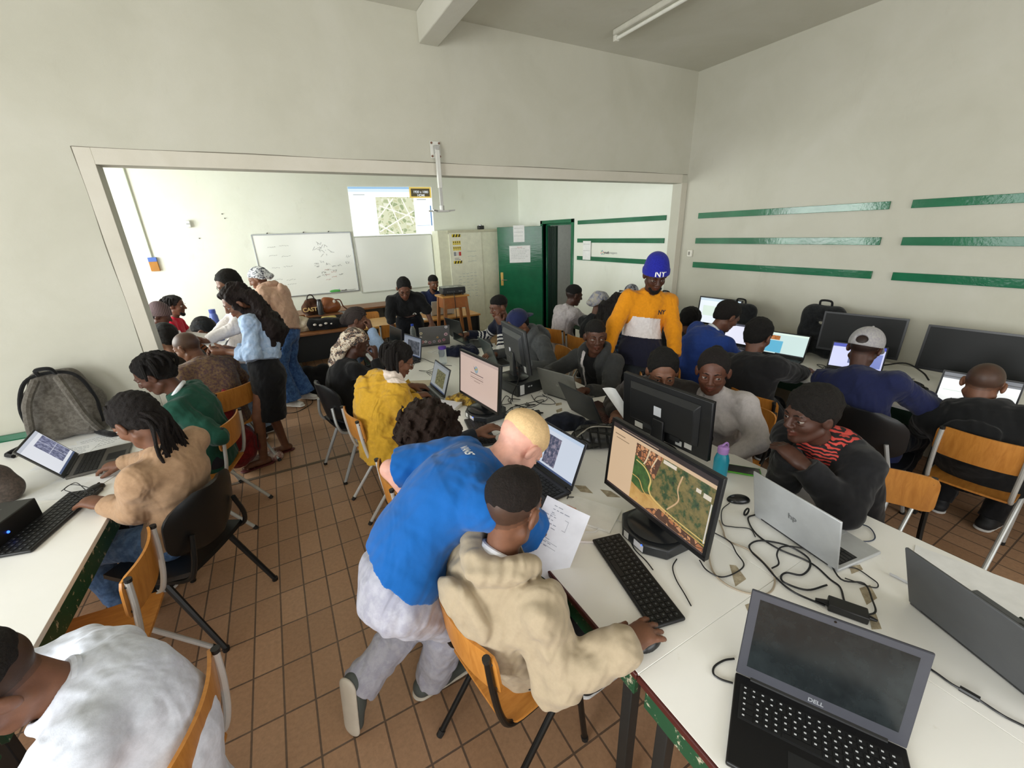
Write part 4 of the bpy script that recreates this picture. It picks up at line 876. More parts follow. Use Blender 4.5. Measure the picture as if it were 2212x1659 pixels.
again(3.37, -2.24, -2, 'wooden chair with black tubes under the man in black suit', bc_)
again(1.50, 2.90, -90, 'empty yellow wooden chair behind the plain wooden table', gc_)
again(1.62, 2.16, 90, 'wooden chair half hidden behind the standing woman in black', gc_)
again(2.66, 3.16, -100, 'wooden chair under the man in navy polo', bc_)
again(.96, .74, 5, 'wooden chair under the girl with cornrows and glasses', gc_)
again(-1.02, 2.95, -80, 'wooden chair under the person in red and striped beanie', bc_)
hc_ = shell_chair('shell_chair', 'black shell chair under the girl in beige sweater'); place(hc_, -.37, -1.43, 150)
again(.72, -.22, 14, 'black shell chair with pale legs under the woman in patterned head scarf', shell_chair('shell_chair', 'black shell chair beyond the man in light grey cap', '15171a', 'b4b8ba')).name = 'shell_chair'
place(bpy.data.objects['shell_chair.001'], 3.60, -2.80, 2)
# projector stool
o = thing('projector_stool', 'tall wooden stool carrying the projector', 'stool', (2.80, 2.10, 0)); t = MB(); t.box((-.20, -.17, 1.05), (.20, .17, 1.075)); t.build('seat', W2, o, .004)
for (a, b) in (((-.17, -.15), (.17, -.15)), ((-.17, .13), (.17, .13))): t = MB(); t.box((a[0], a[1], .90), (b[0], b[1] + .02, 1.05)); t.build('apron', wood('a8683a', '8e5530'), o, .002)
for x in (-.165, .145): t = MB(); t.box((x, -.14, .90), (x + .02, .14, 1.05)); t.build('apron', wood('a8683a', '8e5530'), o, .002)
for i in (-1, 1):
    for j in (-1, 1):
        t = MB(); a = V(i * .155, j * .125, 1.05); b = V(i * .23, j * .19, 0); X = V(1, 0, 0) * .021; Y = V(0, 1, 0) * .021
        t.add([b - X - Y, b + X - Y, b + X + Y, b - X + Y, a - X - Y, a + X - Y, a + X + Y, a - X + Y], [(0, 3, 2, 1), (4, 5, 6, 7), (0, 1, 5, 4), (1, 2, 6, 5), (2, 3, 7, 6), (3, 0, 4, 7)]); t.build('leg', wood('a06a3c', '8a562c'), o, .003)
# ---------------------------------------------------------------- the people
D1, D2, D3, D4 = '543425', '472b20', '664231', '724c38'
BK = '0f0c0b'
PEO = {}
def P(k, *a, **kw): PEO[k] = person(*a, **kw); return PEO[k]
jeans = lambda c='5d7fae', d='47658f': cloth(c, d, 25, .5)
# --- left side
P('white', 'person in white shirt leaning over the left table at the bottom corner', (-.40, -2.69, 1.045), (-.23, -2.74, .53), 188, (212, 36, 4), syaw=196, sk=D4, hair=('fade', '1a1512'), vox=.0045, bow=.07, fat=1.14, neckband='d2d7e3',
  top=dict(m=cloth('d2d7e3', wr=.5), loose=.03, wr=.006, wf=14, hem=.12, collar=.015, name='shirt'), bot=dict(m=cloth('1c1d24')), rh=(-.66, -2.38, .80), lh=(-.62, -2.86, .80), rpole=(-.2, .9, -.6), lpole=(.1, -.8, -.7))
P('beige', 'girl in beige sweater with long black braids at the left laptop', (-.365, -1.385, 1.165), (-.36, -1.345, .53), 150, (146, 28, 0), syaw=146, sk=D4, hair=('braids', '17110f'), vox=.005, bow=.035, fem=1,
  top=dict(m=cloth('a48568', wr=.7), loose=.022, wr=.005, hem=.10, collar=.013, name='sweater'), bot=dict(m=jeans()), rh=(-.60, -.98, .80), lh=(-.58, -1.40, .79), rpole=(-.1, .7, -.7), lel=(-.46, -1.49, .76), face=1)
P('green', 'girl in green school jersey with white collar and short locs', (-.455, -.50, 1.165), (-.30, -.45, .53), 176, (172, 24, 4), syaw=166, sk=D1, neckband='dfe3e6', hair=('dreads', '120e0d'), vox=.006, bow=.05, fem=1,
  top=dict(m=cloth('1d4a3c'), loose=.02, hem=.09, name='jersey', wr=.008), bot=dict(m=cloth('23242c')), rh=(-.66, -.18, .80), lh=(-.42, -.62, .80), lpole=(.8, -.3, -.5))
P('pattern', 'man in brown patterned shirt with shaved head sitting by the opening', (-.425, .50, 1.12), (-.30, .36, .53), 132, (150, 22, 4), syaw=134, sk=D4, hair=('stub', '2a1e18'), vox=.006, bow=.06, fat=1.12, wid=1.1,
  top=dict(m=cloth('594345', '7a6248', 48, .5), loose=.035, hem=.12, collar=.013, sleeve=.62, wr=.008, name='shirt'), bot=dict(m=cloth('1d1c20')), rh=(-.36, .86, .80), lh=(-.66, .56, .80))
P('behind', 'person with cropped black hair mostly hidden behind the man in patterned shirt', (-.62, .85, 1.155), (-.52, .82, .53), 140, (130, 10), sk=D4, hair=('short', BK), vox=.008, top=dict(m=cloth('2a2622'), name='shirt'), bot=dict(m=cloth('1d1c20')), face=0, rh=(-.62, 1.15, .82), lh=(-.75, 1.0, .82))
stri = NT('striped_knit'); v = stri.co(); wv = stri.n('TexWave'); wv.inputs['Scale'].default_value = 22; wv.inputs['Distortion'].default_value = 2; stri.l(v, wv.inputs['Vector']); stri.base(stri.ramp(wv.outputs['Fac'], [(.3, lin('3a2f31')), (.7, lin('6a565a'))])); stri.b.inputs['Roughness'].default_value = .9
P('redbeanie', 'person in red jersey and brown ribbed beanie at the far left edge of the opening', (-.945, 2.508, 1.14), (-1.03, 2.52, .53), -8, (-5, 22), sk=D2, hair=('buzz', BK), hat=('beanie', stri.m), vox=.008, top=dict(m=cloth('c2203a'), hem=.1, name='jersey'), bot=dict(m=cloth('22242c')), rh=(-.66, 2.36, .80), lh=(-.66, 2.64, .80), face=0)
P('reddreads', 'person in red jersey with short dreadlocks beside the back wall', (-.868, 3.06, 1.18), (-.98, 3.02, .53), -8, (-14, 6), sk=D3, hair=('dreads', '1b1718'), vox=.008, top=dict(m=[cloth('c2203a'), cloth('e6e3e3'), cloth('1f2440')], hem=.1, name='jersey', fn=lambda a, y, x, arm, al: np.where(arm & (al > .12) & (al < .2), 1, np.where(arm & (al >= .2), 2, 0))), bot=dict(m=cloth('22242c')), rh=(-.64, 2.9, .80), lh=(-.64, 3.16, .80), beard=BK)
brs = NT('brown_striped_fleece'); v = brs.co(rot=(0, .5, 0)); wv = brs.n('TexWave', bands_direction='Z'); wv.inputs['Scale'].default_value = 9; wv.inputs['Distortion'].default_value = 3; brs.l(v, wv.inputs['Vector']); brs.base(brs.ramp(wv.outputs['Fac'], [(.55, lin('8a5433')), (.8, lin('1c1512'))])); brs.b.inputs['Roughness'].default_value = .9
P('blackcap', 'person in black cap and brown striped jacket lying over the far table', (-.44, 1.62, 1.06), (-.86, 1.74, .54), -5, (-8, 42), sk=D3, hair=('short', BK), hat=('cap', cloth('1a1c20')), vox=.007, bow=.10, top=dict(m=brs.m, loose=.03, hem=.1, collar=.02, name='jacket'), bot=dict(m=cloth('22242c')), rh=(-.38, 1.42, .80), lh=(-.36, 1.86, .80), face=0)
# --- standing at the left
P('cardigan', 'standing woman in white cardigan and light jeans half hidden behind the long-haired woman', (-.064, 1.09, 1.555), (-.10, .96, .93), 190, (205, 25), sk=D4, hair=('short', '15110f'), vox=.006, fem=1, glasses=True, bow=.04,
  top=dict(m=[cloth('e2dcdc'), cloth('1b1b1f')], loose=.022, hem=.14, name='cardigan', fn=lambda a, y, x, arm, al: np.where((x > .05) & (np.abs(y) < .085) & ~arm, 1, 0)), bot=dict(m=jeans('8fa9c8', '7893b6')), rf=(-.06, .98, .085), lf=(-.14, .80, .085), foot=(-1, -.25, 0), shoes='20242c', rh=(-.30, .80, 1.10), lh=(-.30, .66, 1.12), curl=.7, rdir=(-.8, -.4, 0), ldir=(-.8, -.2, .1), rpalm=(0, -.3, -1), lpalm=(.2, .3, 1))
P('denim', 'standing woman in cropped denim jacket and black skirt with long wavy hair', (.012, .42, 1.455), (.10, .27, .90), 176, (190, 26), syaw=172, sk=D4, hair=('long', '1d1311'), vox=.005, fem=1, bow=.05, fat=.95, s=.98,
  top=dict(m=cloth('a9bdd8', '96aecd', 30, .9), loose=.024, hem=-.06, wr=.010, sleeve=.78, collar=.016, name='denim_jacket'), bot=dict(m=cloth('141416', wr=.25), skirt=.46, rise=.13, loose=.006), rf=(.10, .42, .075), lf=(-.08, .235, .075), foot=(-.95, -.22, 0), feet='bare', rh=(-.16, .40, 1.09), lh=(-.13, .28, 1.08), curl=.7, rdir=(-.8, -.2, .1), ldir=(-.85, .1, .1), rpalm=(0, -.5, -.6), lpalm=(0, .6, .5))
ga = NT('head_wrap_print'); v = ga.co(); ga.base(ga.ramp(ga.noise(v, 26, 3, .6, 2), [(.42, lin('3e4150')), (.5, lin('b9bcc4')), (.6, lin('e4e6ea'))])); ga.b.inputs['Roughness'].default_value = .8
P('pink', 'standing person in peach hoodie and wide blue jeans with grey printed head wrap', (.158, 2.06, 1.515), (.33, 1.80, .92), 152, (165, 20), syaw=155, sk=D4, hair=('none', BK), hat=('wrap', ga.m), vox=.007, bow=.06, fem=1,
  top=dict(m=cloth('bf9d89'), loose=.035, hem=.03, hood=True, name='hoodie', wr=.009), bot=dict(m=jeans('4f74ad', '365689'), wide=.075, loose=.02), rf=(.36, 1.84, .09), lf=(.19, 1.66, .09), foot=(.75, -.66, 0), shoes='d9d6d2', sole='f0eeea', rh=(-.10, 2.25, 1.0), lh=(-.05, 1.85, 1.0), face=0)
P('crop', 'standing woman in black crop top smiling down at the far end of the island', (1.69, 1.36, 1.335), (1.78, 1.62, .88), -100, (-102, 34), syaw=-102, sk=D3, hair=('back', BK), vox=.007, fem=1, glasses=True, bow=.06, wid=1.0, bust=1,
  top=dict(m=cloth('121214'), loose=.022, hem=-.16, v=.07, name='crop_top'), bot=dict(m=cloth('14161c')), rf=(1.67, 1.66, .08), lf=(1.87, 1.62, .08), foot=(-.2, -1, 0), rh=(1.50, 1.42, .86), lh=(2.0, 1.38, .86), rel='s', lel='s')
P('polo', 'man in navy polo sitting behind the wooden desk by the projector', (2.685, 3.19, 1.16), (2.66, 3.28, .53), -100, (-85, 14), syaw=-105, sk=D4, hair=('fade', BK), vox=.009, top=dict(m=cloth('1c2443'), loose=.02, sleeve=.5, hem=.08, collar=.015, v=.05, name='polo_shirt'), bot=dict(m=cloth('1d1d22')), rh=(2.45, 2.93, .81), lh=(2.85, 2.9, .81), beard=BK)
# --- left row of the island
P('cornrows', 'girl with cornrows and glasses in lilac and denim at the far left of the island', (.988, .72, 1.135), (.84, .74, .53), 0, (-8, 14), sk=D3, hair=('rows', '3a3230'), vox=.007, fem=1, glasses=True, top=dict(m=[cloth('a99bb4'), cloth('8ea3c0')], loose=.022, hem=.1, name='denim_shirt', fn=lambda a, y, x, arm, al: np.where((x > .0) | arm, 1, 0)), bot=dict(m=jeans()), rh=(1.10, .62, 1.03), lh=(1.16, .86, .80), rdir=(-.1, .2, 1), rpalm=(-1, .2, 0), curl=1.2)
scf = NT('scarf_print'); v = scf.co(); a_ = scf.noise(v, 13, 3, .6, 1.2); b_ = scf.noise(v, 34, 2, .5, 3); scf.base(scf.mix(scf.ramp(a_, [(.47, (0, 0, 0, 1)), (.53, (1, 1, 1, 1))]), scf.ramp(b_, [(.42, lin('23272f')), (.52, lin('4a3a33')), (.6, lin('a98d78'))]), scf.ramp(b_, [(.36, lin('8a5a2e')), (.45, lin('d9cdb8')), (.62, lin('e3d9c8')), (.7, lin('54361f'))]))); scf.b.inputs['Roughness'].default_value = .7
P('scarf', 'woman in black top with a long brown and white printed head scarf', (.85, -.03, 1.065), (.66, -.14, .53), 8, (2, 14), sk=D2, hair=('none', BK), hat=('scarf', scf.m), vox=.006, fem=1, bow=.06, top=dict(m=cloth('151517'), loose=.018, hem=.10, name='black_top'), bot=dict(m=cloth('1c2330')), rh=(.955, -.23, .95), lh=(1.14, .18, .80), rdir=(.1, .25, 1), rpalm=(-.9, .5, 0), curl=1.3, rpole=(.2, -.5, -1))
P('yellow', 'girl in mustard yellow padded jacket and glasses typing on a laptop', (1.0, -.885, 1.095), (.80, -.99, .53), 6, (0, 26), sk=D4, hair=('locs', '15100e'), vox=.005, fem=1, glasses=True, bow=.07, fat=1.12, wid=1.1,
  top=dict(m=[cloth('c4982f', wr=.9), cloth('e0d2c6')], loose=.045, hem=.12, hood=True, name='padded_jacket', wr=.012, wf=18, fn=lambda a, y, x, arm, al: np.where(((x > .055) & (np.abs(y) < .035) | (a > 1.03) & (x > -.07)) & ~arm, 1, 0)), bot=dict(m=cloth('232a45')), rh=(1.075, -.93, .815), lh=(1.12, -.70, .815), rdir=(.9, .3, -.15), ldir=(.9, -.1, -.2), curl=.45, rpole=(-.3, -.6, -.7))
P('curly', 'person with a big ball of dark brown curls behind the man in blue tee', (.885, -1.945, 1.0), (.84, -1.88, .53), 8, (20, 25), sk=D4, hair=('curly', '2a1c15'), vox=.006, bow=.06, top=dict(m=cloth('1f242c'), name='shirt', hem=.1), bot=dict(m=cloth('20242e')), face=0, rh=(1.24, -2.06, .80), lh=(1.22, -1.72, .80))
P('blue', 'pale blond man in bright blue tee and grey jeans bending over the island', (1.015, -2.61, 1.20), (.49, -2.63, .83), 4, (6, 58, 0), syaw=-14, sk='dba593', hair=('crop', 'd9b98a'), vox=.0042, bow=.055, wid=1.06, fat=1.04, neck=(.868, -2.635, 1.145),
  top=dict(m=cloth('10579f', wr=.35, amt=.04), loose=.032, sleeve=.46, hem=-.055, name='tee_shirt', wr=.007, wf=14), bot=dict(m=cloth('a9a9b4', '9a9aa8', 20, .6), loose=.016, wide=.018, wr=.006, rise=.075, fat=.86), rf=(.60, -2.47, .08), lf=(.315, -2.44, .20), foot=(1, .05, 0), lfoot=(.78, .55, 0), lpitch=96, shoes='4a4f4c', sole='c4bcae',
  rh=(1.16, -2.63, .80), lh=(.66, -2.42, .92), lel=(.585, -2.33, 1.085), rpole=(0, -.3, -1), rdir=(1, .2, 0), ldir=(.8, .1, -.5), rpitch=0)
P('cream', 'man in cream hoodie holding a sheet and a computer mouse on a wooden chair', (.852, -2.845, 1.13), (.86, -2.80, .53), 12, (22, 22, 0), syaw=14, sk=D4, hair=('fade', '1c1512'), vox=.0042, bow=.06, wid=1.06, fat=1.05, neckband='e4e6ec',
  top=dict(m=cloth('a6977f', wr=.6, amt=.05), loose=.030, hem=.10, hood=True, cuff=True, name='hoodie', wr=.010, wf=17), bot=dict(m=cloth('17171a'), loose=.014), rh=(1.005, -3.195, .815), lh=(.955, -2.69, .87), rdir=(1, .02, -.10), rel=(.835, -3.12, .69), ldir=(.1, -.55, .8), lpalm=(.9, .3, .1), lpole=(.2, .6, -.8), curl=.20, rpalm=(0, 0, -1))
# --- right row of the island
def strip_fn(a, y, x, arm, al): return np.where(arm & (al > .13) & (al < .43), (al * 24 % 1 > .5), np.where(~arm & (a < .45), (a * 9 + np.abs(y) * 6) % 1 > .5, 0))
P('stripes', 'man in navy sweater with white striped sleeves resting his chin on a fist', (2.441, .302, 1.16), (2.62, .30, .53), 184, (186, 12), sk=D3, hair=('fade', BK), vox=.007, top=dict(m=[cloth('161a2c'), cloth('d9d8d6')], loose=.022, hem=.1, name='striped_sweater', fn=strip_fn), bot=dict(m=cloth('1d1d22')), lh=(2.40, .17, .99), ldir=(-.35, .3, .9), lpalm=(.5, .5, .2), rh=(2.20, .66, .82), rdir=(-1, .2, 0), curl=1.1, lpole=(-.2, -.5, -1))
P('greyhood', 'man in grey hoodie with a navy cap worn backward', (2.225, -.50, 1.135), (2.50, -.45, .53), 184, (188, 26), sk=D4, hair=('buzz', BK), hat=('capback', cloth('1d2446')), vox=.006, bow=.07, top=dict(m=cloth('56595b'), loose=.034, hem=.1, hood=True, name='hoodie'), bot=dict(m=cloth('1d1d22')), rh=(2.10, -.24, .80), lh=(2.18, -.76, .80))
P('glance', 'man in dark open hoodie glancing aside with wide eyes', (2.47, -1.31, 1.14), (2.60, -1.24, .53), 196, (240, 4, 0), syaw=200, sk=D1, hair=('fade', '14110f'), vox=.005, gaze=(.8, .7, .12), top=dict(m=[cloth('3a3b3b'), cloth('121214'), cloth('c9c3c3')], loose=.026, hem=.1, hood=True, name='hoodie', sleeve=.9, fn=lambda a, y, x, arm, al: np.where(arm | (x < .045), 0, np.where(np.abs(y) < .055, 1, np.where((y < -.055) & (y > -.075), 2, 0)))), bot=dict(m=cloth('17171a')), rh=(2.10, -1.13, .80), lh=(2.20, -1.50, .80), rdir=(-1, -.3, 0), ldir=(-.9, -.4, 0), rpole=(.2, 1, -.5))
def bands(a, y, x, arm, al): return np.where(arm, 0, np.where(a > .60, 0, np.where(a > .27, 1, 2)))
P('orange', 'standing man in orange, white and navy sweater and royal blue beanie', (2.99, -1.40, 1.585), (2.93, -1.36, .94), -118, (-122, 26), syaw=-118, s=1.02, sk=D2, hair=('buzz', BK), hat=('beanie', cloth('24299a', '1d2186', 120, .3)), vox=.005, bow=.045,
  top=dict(m=[cloth('cf8514'), cloth('d6d0cf'), cloth('191a2a')], loose=.022, hem=.10, name='sweater', fn=bands, collar=.010), bot=dict(m=cloth('2b2f33')), rf=(2.82, -1.36, .08), lf=(3.03, -1.44, .08), foot=(-.45, -.9, 0), rh=(2.60, -1.30, .97), lh=(3.05, -1.62, .95), rel='s', lel='s', rdir=(-.3, -.2, -.8), ldir=(-.1, -.15, -1), rpalm=(.3, -.3, -1), lpalm=(-1, .2, 0), beard=BK)
P('peek', 'man in dark brown jacket peeking over the top of the big monitor', (2.235, -2.20, 1.135), (2.50, -2.02, .53), 205, (228, 16, 0), syaw=215, sk=D4, hair=('short', '12100e'), vox=.005, gaze=(1, .1, -.1), top=dict(m=cloth('3d3836'), loose=.035, hem=.1, collar=.018, name='jacket'), bot=dict(m=cloth('1d1d22')), rh=(2.12, -1.96, .80), lh=(2.3, -2.36, .80), bow=.08)
P('turtle', 'woman in light grey turtleneck looking across at the screen', (2.395, -2.415, 1.165), (2.61, -2.40, .53), 200, (212, 8, 0), syaw=204, sk='5a3627', hair=('pony', '1a1412'), vox=.0048, fem=1, bust=1, gaze=(1, .35, -.12), top=dict(m=cloth('b6b0af', wr=.5), loose=.02, hem=.1, turtle=True, name='turtleneck'), bot=dict(m=jeans('3f5f9a', '2c4474')), rh=(2.30, -2.30, .80), lh=(2.37, -2.60, .71), lel=(2.52, -2.66, .80))
rdp = NT('red_print'); v = rdp.co(); wv = rdp.n('TexWave', wave_type='RINGS'); wv.inputs['Scale'].default_value = 22; wv.inputs['Distortion'].default_value = 6; rdp.l(v, wv.inputs['Vector']); rdp.base(rdp.ramp(wv.outputs['Fac'], [(.45, lin('1a0f10')), (.6, lin('c2433a'))])); rdp.b.inputs['Roughness'].default_value = .85
P('coat', 'young man in black coat with red print panel resting his chin on his hands', (2.30, -2.975, 1.135), (2.56, -3.10, .53), 172, (163, 6, 0), syaw=168, sk=D2, hair=('afro', '15110e'), vox=.0045, bow=.07, wid=1.08, top=dict(m=[cloth('171719', wr=.4), rdp.m], loose=.03, hem=.12, collar=.02, name='coat', fn=lambda a, y, x, arm, al: np.where((x > .02) & (y > -.02) & (y < .10) & ~arm & (a > .5) | (~arm & (a > 1.0) & (np.abs(y) < .085)), 1, 0)), bot=dict(m=cloth('17171a')),
  rh=(2.16, -2.99, .985), lh=(2.165, -3.06, .965), rdir=(.15, -.75, -.35), ldir=(.1, .7, .25), rpalm=(.2, -.2, -1), lpalm=(0, .3, -1), rel=(2.23, -2.965, .815), lel=(2.21, -3.21, .81), curl=.3)
# --- right wall
P('bluesuit', 'man in bright blue suit jacket bowed over a laptop by the right wall', (3.71, -1.585, 1.19), (3.52, -1.42, .53), -8, (-22, 30), syaw=-12, sk=D3, neckband='d9dde4', hair=('short', '171210'), vox=.006, wid=1.12, bow=.07, top=dict(m=cloth('27428a', wr=.4), loose=.032, hem=.14, collar=.02, name='suit_jacket'), bot=dict(m=cloth('1d2440')), rh=(3.98, -1.72, .80), lh=(4.0, -1.34, .80), face=0)
P('blacksuit', 'man in black suit jacket seen from behind at the lit laptop', (3.41, -2.055, 1.15), (3.42, -2.16, .53), -2, (-2, 18), syaw=-4, sk=D3, hair=('short', '100e0d'), vox=.005, wid=1.12, bow=.07, top=dict(m=cloth('1b1b1d', wr=.35), loose=.034, hem=.16, collar=.02, name='suit_jacket'), bot=dict(m=cloth('17171a')), rh=(3.94, -2.16, .79), lh=(3.86, -1.86, .79), rdir=(1, 0, 0), rpole=(-.2, -.9, -.7), face=0)
P('greycap', 'man in navy shirt and light grey cap seen from behind', (3.672, -2.62, 1.14), (3.66, -2.76, .53), -2, (2, 22), syaw=-2, sk=D2, hair=('stub', BK), hat=('cap', cloth('a7a5a4', '97959a', 90, .3)), vox=.005, wid=1.1, bow=.06, top=dict(m=cloth('1e2448', wr=.6), loose=.03, hem=.12, collar=.016, name='shirt'), bot=dict(m=cloth('20242e')), rh=(4.02, -2.90, .80), lh=(4.02, -2.54, .80), rpole=(-.3, -1, -.6), lpole=(-.3, 1, -.6), face=0)
P('hoodie', 'man in black hoodie with salmon collar at the right edge', (3.87, -3.156, 1.01), (3.89, -3.28, .53), 2, (4, 26), sk=D4, hair=('stub', '1e1612'), vox=.005, wid=1.12, fat=1.1, bow=.05, neckband='d38a72', top=dict(m=cloth('141516', wr=.4), loose=.04, hem=.14, name='hoodie', hood=True), bot=dict(m=cloth('1a1a1c')), rf=(4.12, -3.36, .08), lf=(4.12, -3.12, .08), shoes='1b1b1d', sole='d5d3cf', rh=(4.08, -3.45, .80), lh=(4.10, -3.05, .80), rpole=(-.3, -1, -.5), face=0)
P('whitejacket', 'man in white jacket seated near the green door frame', (3.575, .42, 1.165), (3.44, .43, .53), -4, (-14, 14), sk=D2, hair=('fade', '100d0c'), vox=.007, bow=.06, top=dict(m=cloth('b9b3b4', 'aaa3a6', 30, .8), loose=.032, hem=.16, collar=.018, name='jacket'), bot=dict(m=cloth('151518')), rh=(3.92, .28, .80), lh=(3.94, .6, .80))
net = NT('hair_net_print'); v = net.co(); net.base(net.ramp(net.noise(v, 22, 3, .6, 1), [(.35, lin('6a6d80')), (.48, lin('989aa4')), (.58, lin('b0a890')), (.68, lin('8a86a8'))])); net.b.inputs['Roughness'].default_value = .6
P('hairnet', 'girl in black tee with pale patterned hair bonnet', (3.575, -.085, 1.13), (3.45, -.12, .53), 0, (-12, 16), sk=D3, hair=('none', BK), hat=('wrap', net.m), vox=.007, fem=1, top=dict(m=cloth('15171b'), loose=.02, hem=.1, sleeve=.45, name='tee_shirt'), bot=dict(m=cloth('1a1c22')), rh=(3.94, -.22, .80), lh=(3.94, .1, .80), face=0)
pld = NT('blue_plaid'); v = pld.co(); w1 = pld.n('TexWave', bands_direction='Z'); w2 = pld.n('TexWave', bands_direction='Y')
for w_ in (w1, w2): w_.inputs['Scale'].default_value = 7; pld.l(v, w_.inputs['Vector'])
pld.base(pld.ramp(pld.math('ADD', pld.math('MULTIPLY', w1.outputs['Fac'], .5), pld.math('MULTIPLY', w2.outputs['Fac'], .5)), [(.2, lin('14202f')), (.6, lin('2b4560')), (.9, lin('6d8aa6'))])); pld.b.inputs['Roughness'].default_value = .9
P('plaid', 'girl in blue plaid shirt with long dark hair behind the orange sweater', (3.53, -.43, 1.12), (3.40, -.56, .53), 0, (-5, 18), sk=D4, hair=('long', '171110'), vox=.007, fem=1, top=dict(m=pld.m, loose=.03, hem=.14, name='plaid_shirt'), bot=dict(m=cloth('1a1c22')), rh=(3.93, -.62, .80), lh=(3.93, -.34, .80), face=0)
P('dark', 'person in black with a black hood of hair between orange and blue jackets', (3.86, -1.10, 1.045), (3.60, -.98, .53), 0, (0, 24), sk=D3, hair=('afro', BK), vox=.008, bow=.07, top=dict(m=cloth('101012'), loose=.03, hem=.1, name='top'), bot=dict(m=cloth('1a1c22')), rh=(4.08, -1.2, .80), lh=(4.08, -.92, .80), face=0)
# ---------------------------------------------------------------- decals on bodies
from mathutils.bvhtree import BVHTree
def decal(o, M, shapes, name):
    # shapes: list of (mesh object made in a flat frame M); every vertex is laid on the surface of o
    me = o.data; bv = BVHTree.FromPolygons([v.co.copy() for v in me.vertices], [tuple(p.vertices) for p in me.polygons]); off = V(o.parent.location)
    R = M.to_3x3(); dn = -(R @ Vector((0, 0, 1)))
    for t in shapes:
        for v in t.data.vertices:
            p = M @ v.co; q = p - Vector(off); h = bv.ray_cast(q - dn * .25, dn, .6)
            v.co = (h[0] + h[1] * .0018) if h[0] else q
        t.name = name; t.data.name = name; t.parent = o.parent
def tsub(t, n=2):
    bm = bmesh.new(); bm.from_mesh(t.data); bmesh.ops.triangulate(bm, faces=bm.faces); bmesh.ops.subdivide_edges(bm, edges=bm.edges, cuts=n, use_grid_fill=True); bm.to_mesh(t.data); bm.free(); return t
def badge(k, name, part, pos, nrm, up, txt=None, size=.03, col='f0f0ee', disc=None, shear=0, bold=True, **kw):
    i = PEO[k]; o = i[part]; M = frame(pos, np.cross(unit(up), unit(nrm)), up)
    if disc:
        b = MB(); n = 20; b.add([(0, 0, 0)] + [(disc * math.cos(2 * PI * a / n), disc * math.sin(2 * PI * a / n), 0) for a in range(n)], [(0, a + 1, (a + 1) % n + 1) for a in range(n)]); t = b.build(name, flat(col, .4), None)
    else: t = text(txt, size, Matrix(), flat(col, .6), name, None, 0, bold, shear); tsub(t)
    decal(o, M, [t], name)
i = PEO['blue']; badge('blue', 'back_print', 'top', i['N'] + i['ut'] * .012 - i['L'] * .05 + i['bk'] * .05, i['bk'], i['ut'], 'VANS', .027, 'e8eef4', bold=True, shear=.1)
i = PEO['orange']; f = -i['bk']; badge('orange', 'chest_monogram', 'top', i['N'] - i['us'] * .15 + i['L'] * .095 + f * .1, f, i['us'], 'NY', .05, '1d1d2c')
H_ = i['H']; bn = [c for c in i['root'].children if c.name.startswith('beanie')][0]
t = tsub(text('NY', .058, Matrix(), flat('e9e9ec', .6), 'cap_monogram', None, 0, True)); cf = bn.children[0]; pm = cf.parent; decal_p = H_.p(.1, 0, .062)
me = cf.data; bv = BVHTree.FromPolygons([v.co.copy() for v in me.vertices], [tuple(p.vertices) for p in me.polygons]); M = frame(decal_p, np.cross(H_.Z, H_.X), H_.Z)
for v in t.data.vertices:
    q = M @ v.co - i['root'].location; h = bv.ray_cast(q + Vector(H_.X) * .1, -Vector(H_.X), .3); v.co = h[0] + h[1] * .002 if h[0] else q
t.parent = i['root']
for k, a, b in (('crop', .17, .07), ('cardigan', .15, .03)): i = PEO[k]; f = -i['bk']; badge(k, 'round_badge', 'top', i['N'] - i['us'] * a + i['L'] * b + f * .1, f, i['us'], col='f2f2ee', disc=.026)
# ---------------------------------------------------------------- computers
KEY = flat('0e0f11', .5); KEYL = flat('c9cccf', .6)
def keys(o, x0, x1, y0, y1, z, rows, cols, m=KEY, letters=False, name='keys', wide=True):
    b = MB(); L = MB(); dx = (x1 - x0) / rows; dy = (y1 - y0) / cols
    for r in range(rows):
        c = 0
        while c < cols:
            w = 1
            if r == rows - 1 and wide and cols * .28 < c < cols * .3 + 1: w = 4
            elif wide and (c == 0 and r > 1): w = 1.5
            ya = y1 - dy * c - dy * .08; yb = y1 - dy * min(cols, c + w) + dy * .08; xa = x1 - dx * r - dx * .1; xb = x1 - dx * (r + 1) + dx * .1
            b.box((xb, yb, z), (xa, ya, z + .002))
            if letters and w < 4: L.box(((xa + xb) / 2 - dx * .02, ya - dy * .45, z + .002), ((xa + xb) / 2 + dx * .22, ya - dy * .2, z + .0023))
            c += w
    k = b.build(name, m, o, smooth=False)
    if letters: L.build('key_legends', KEYL if letters != 2 else flat('55585b', .6), k, smooth=False)
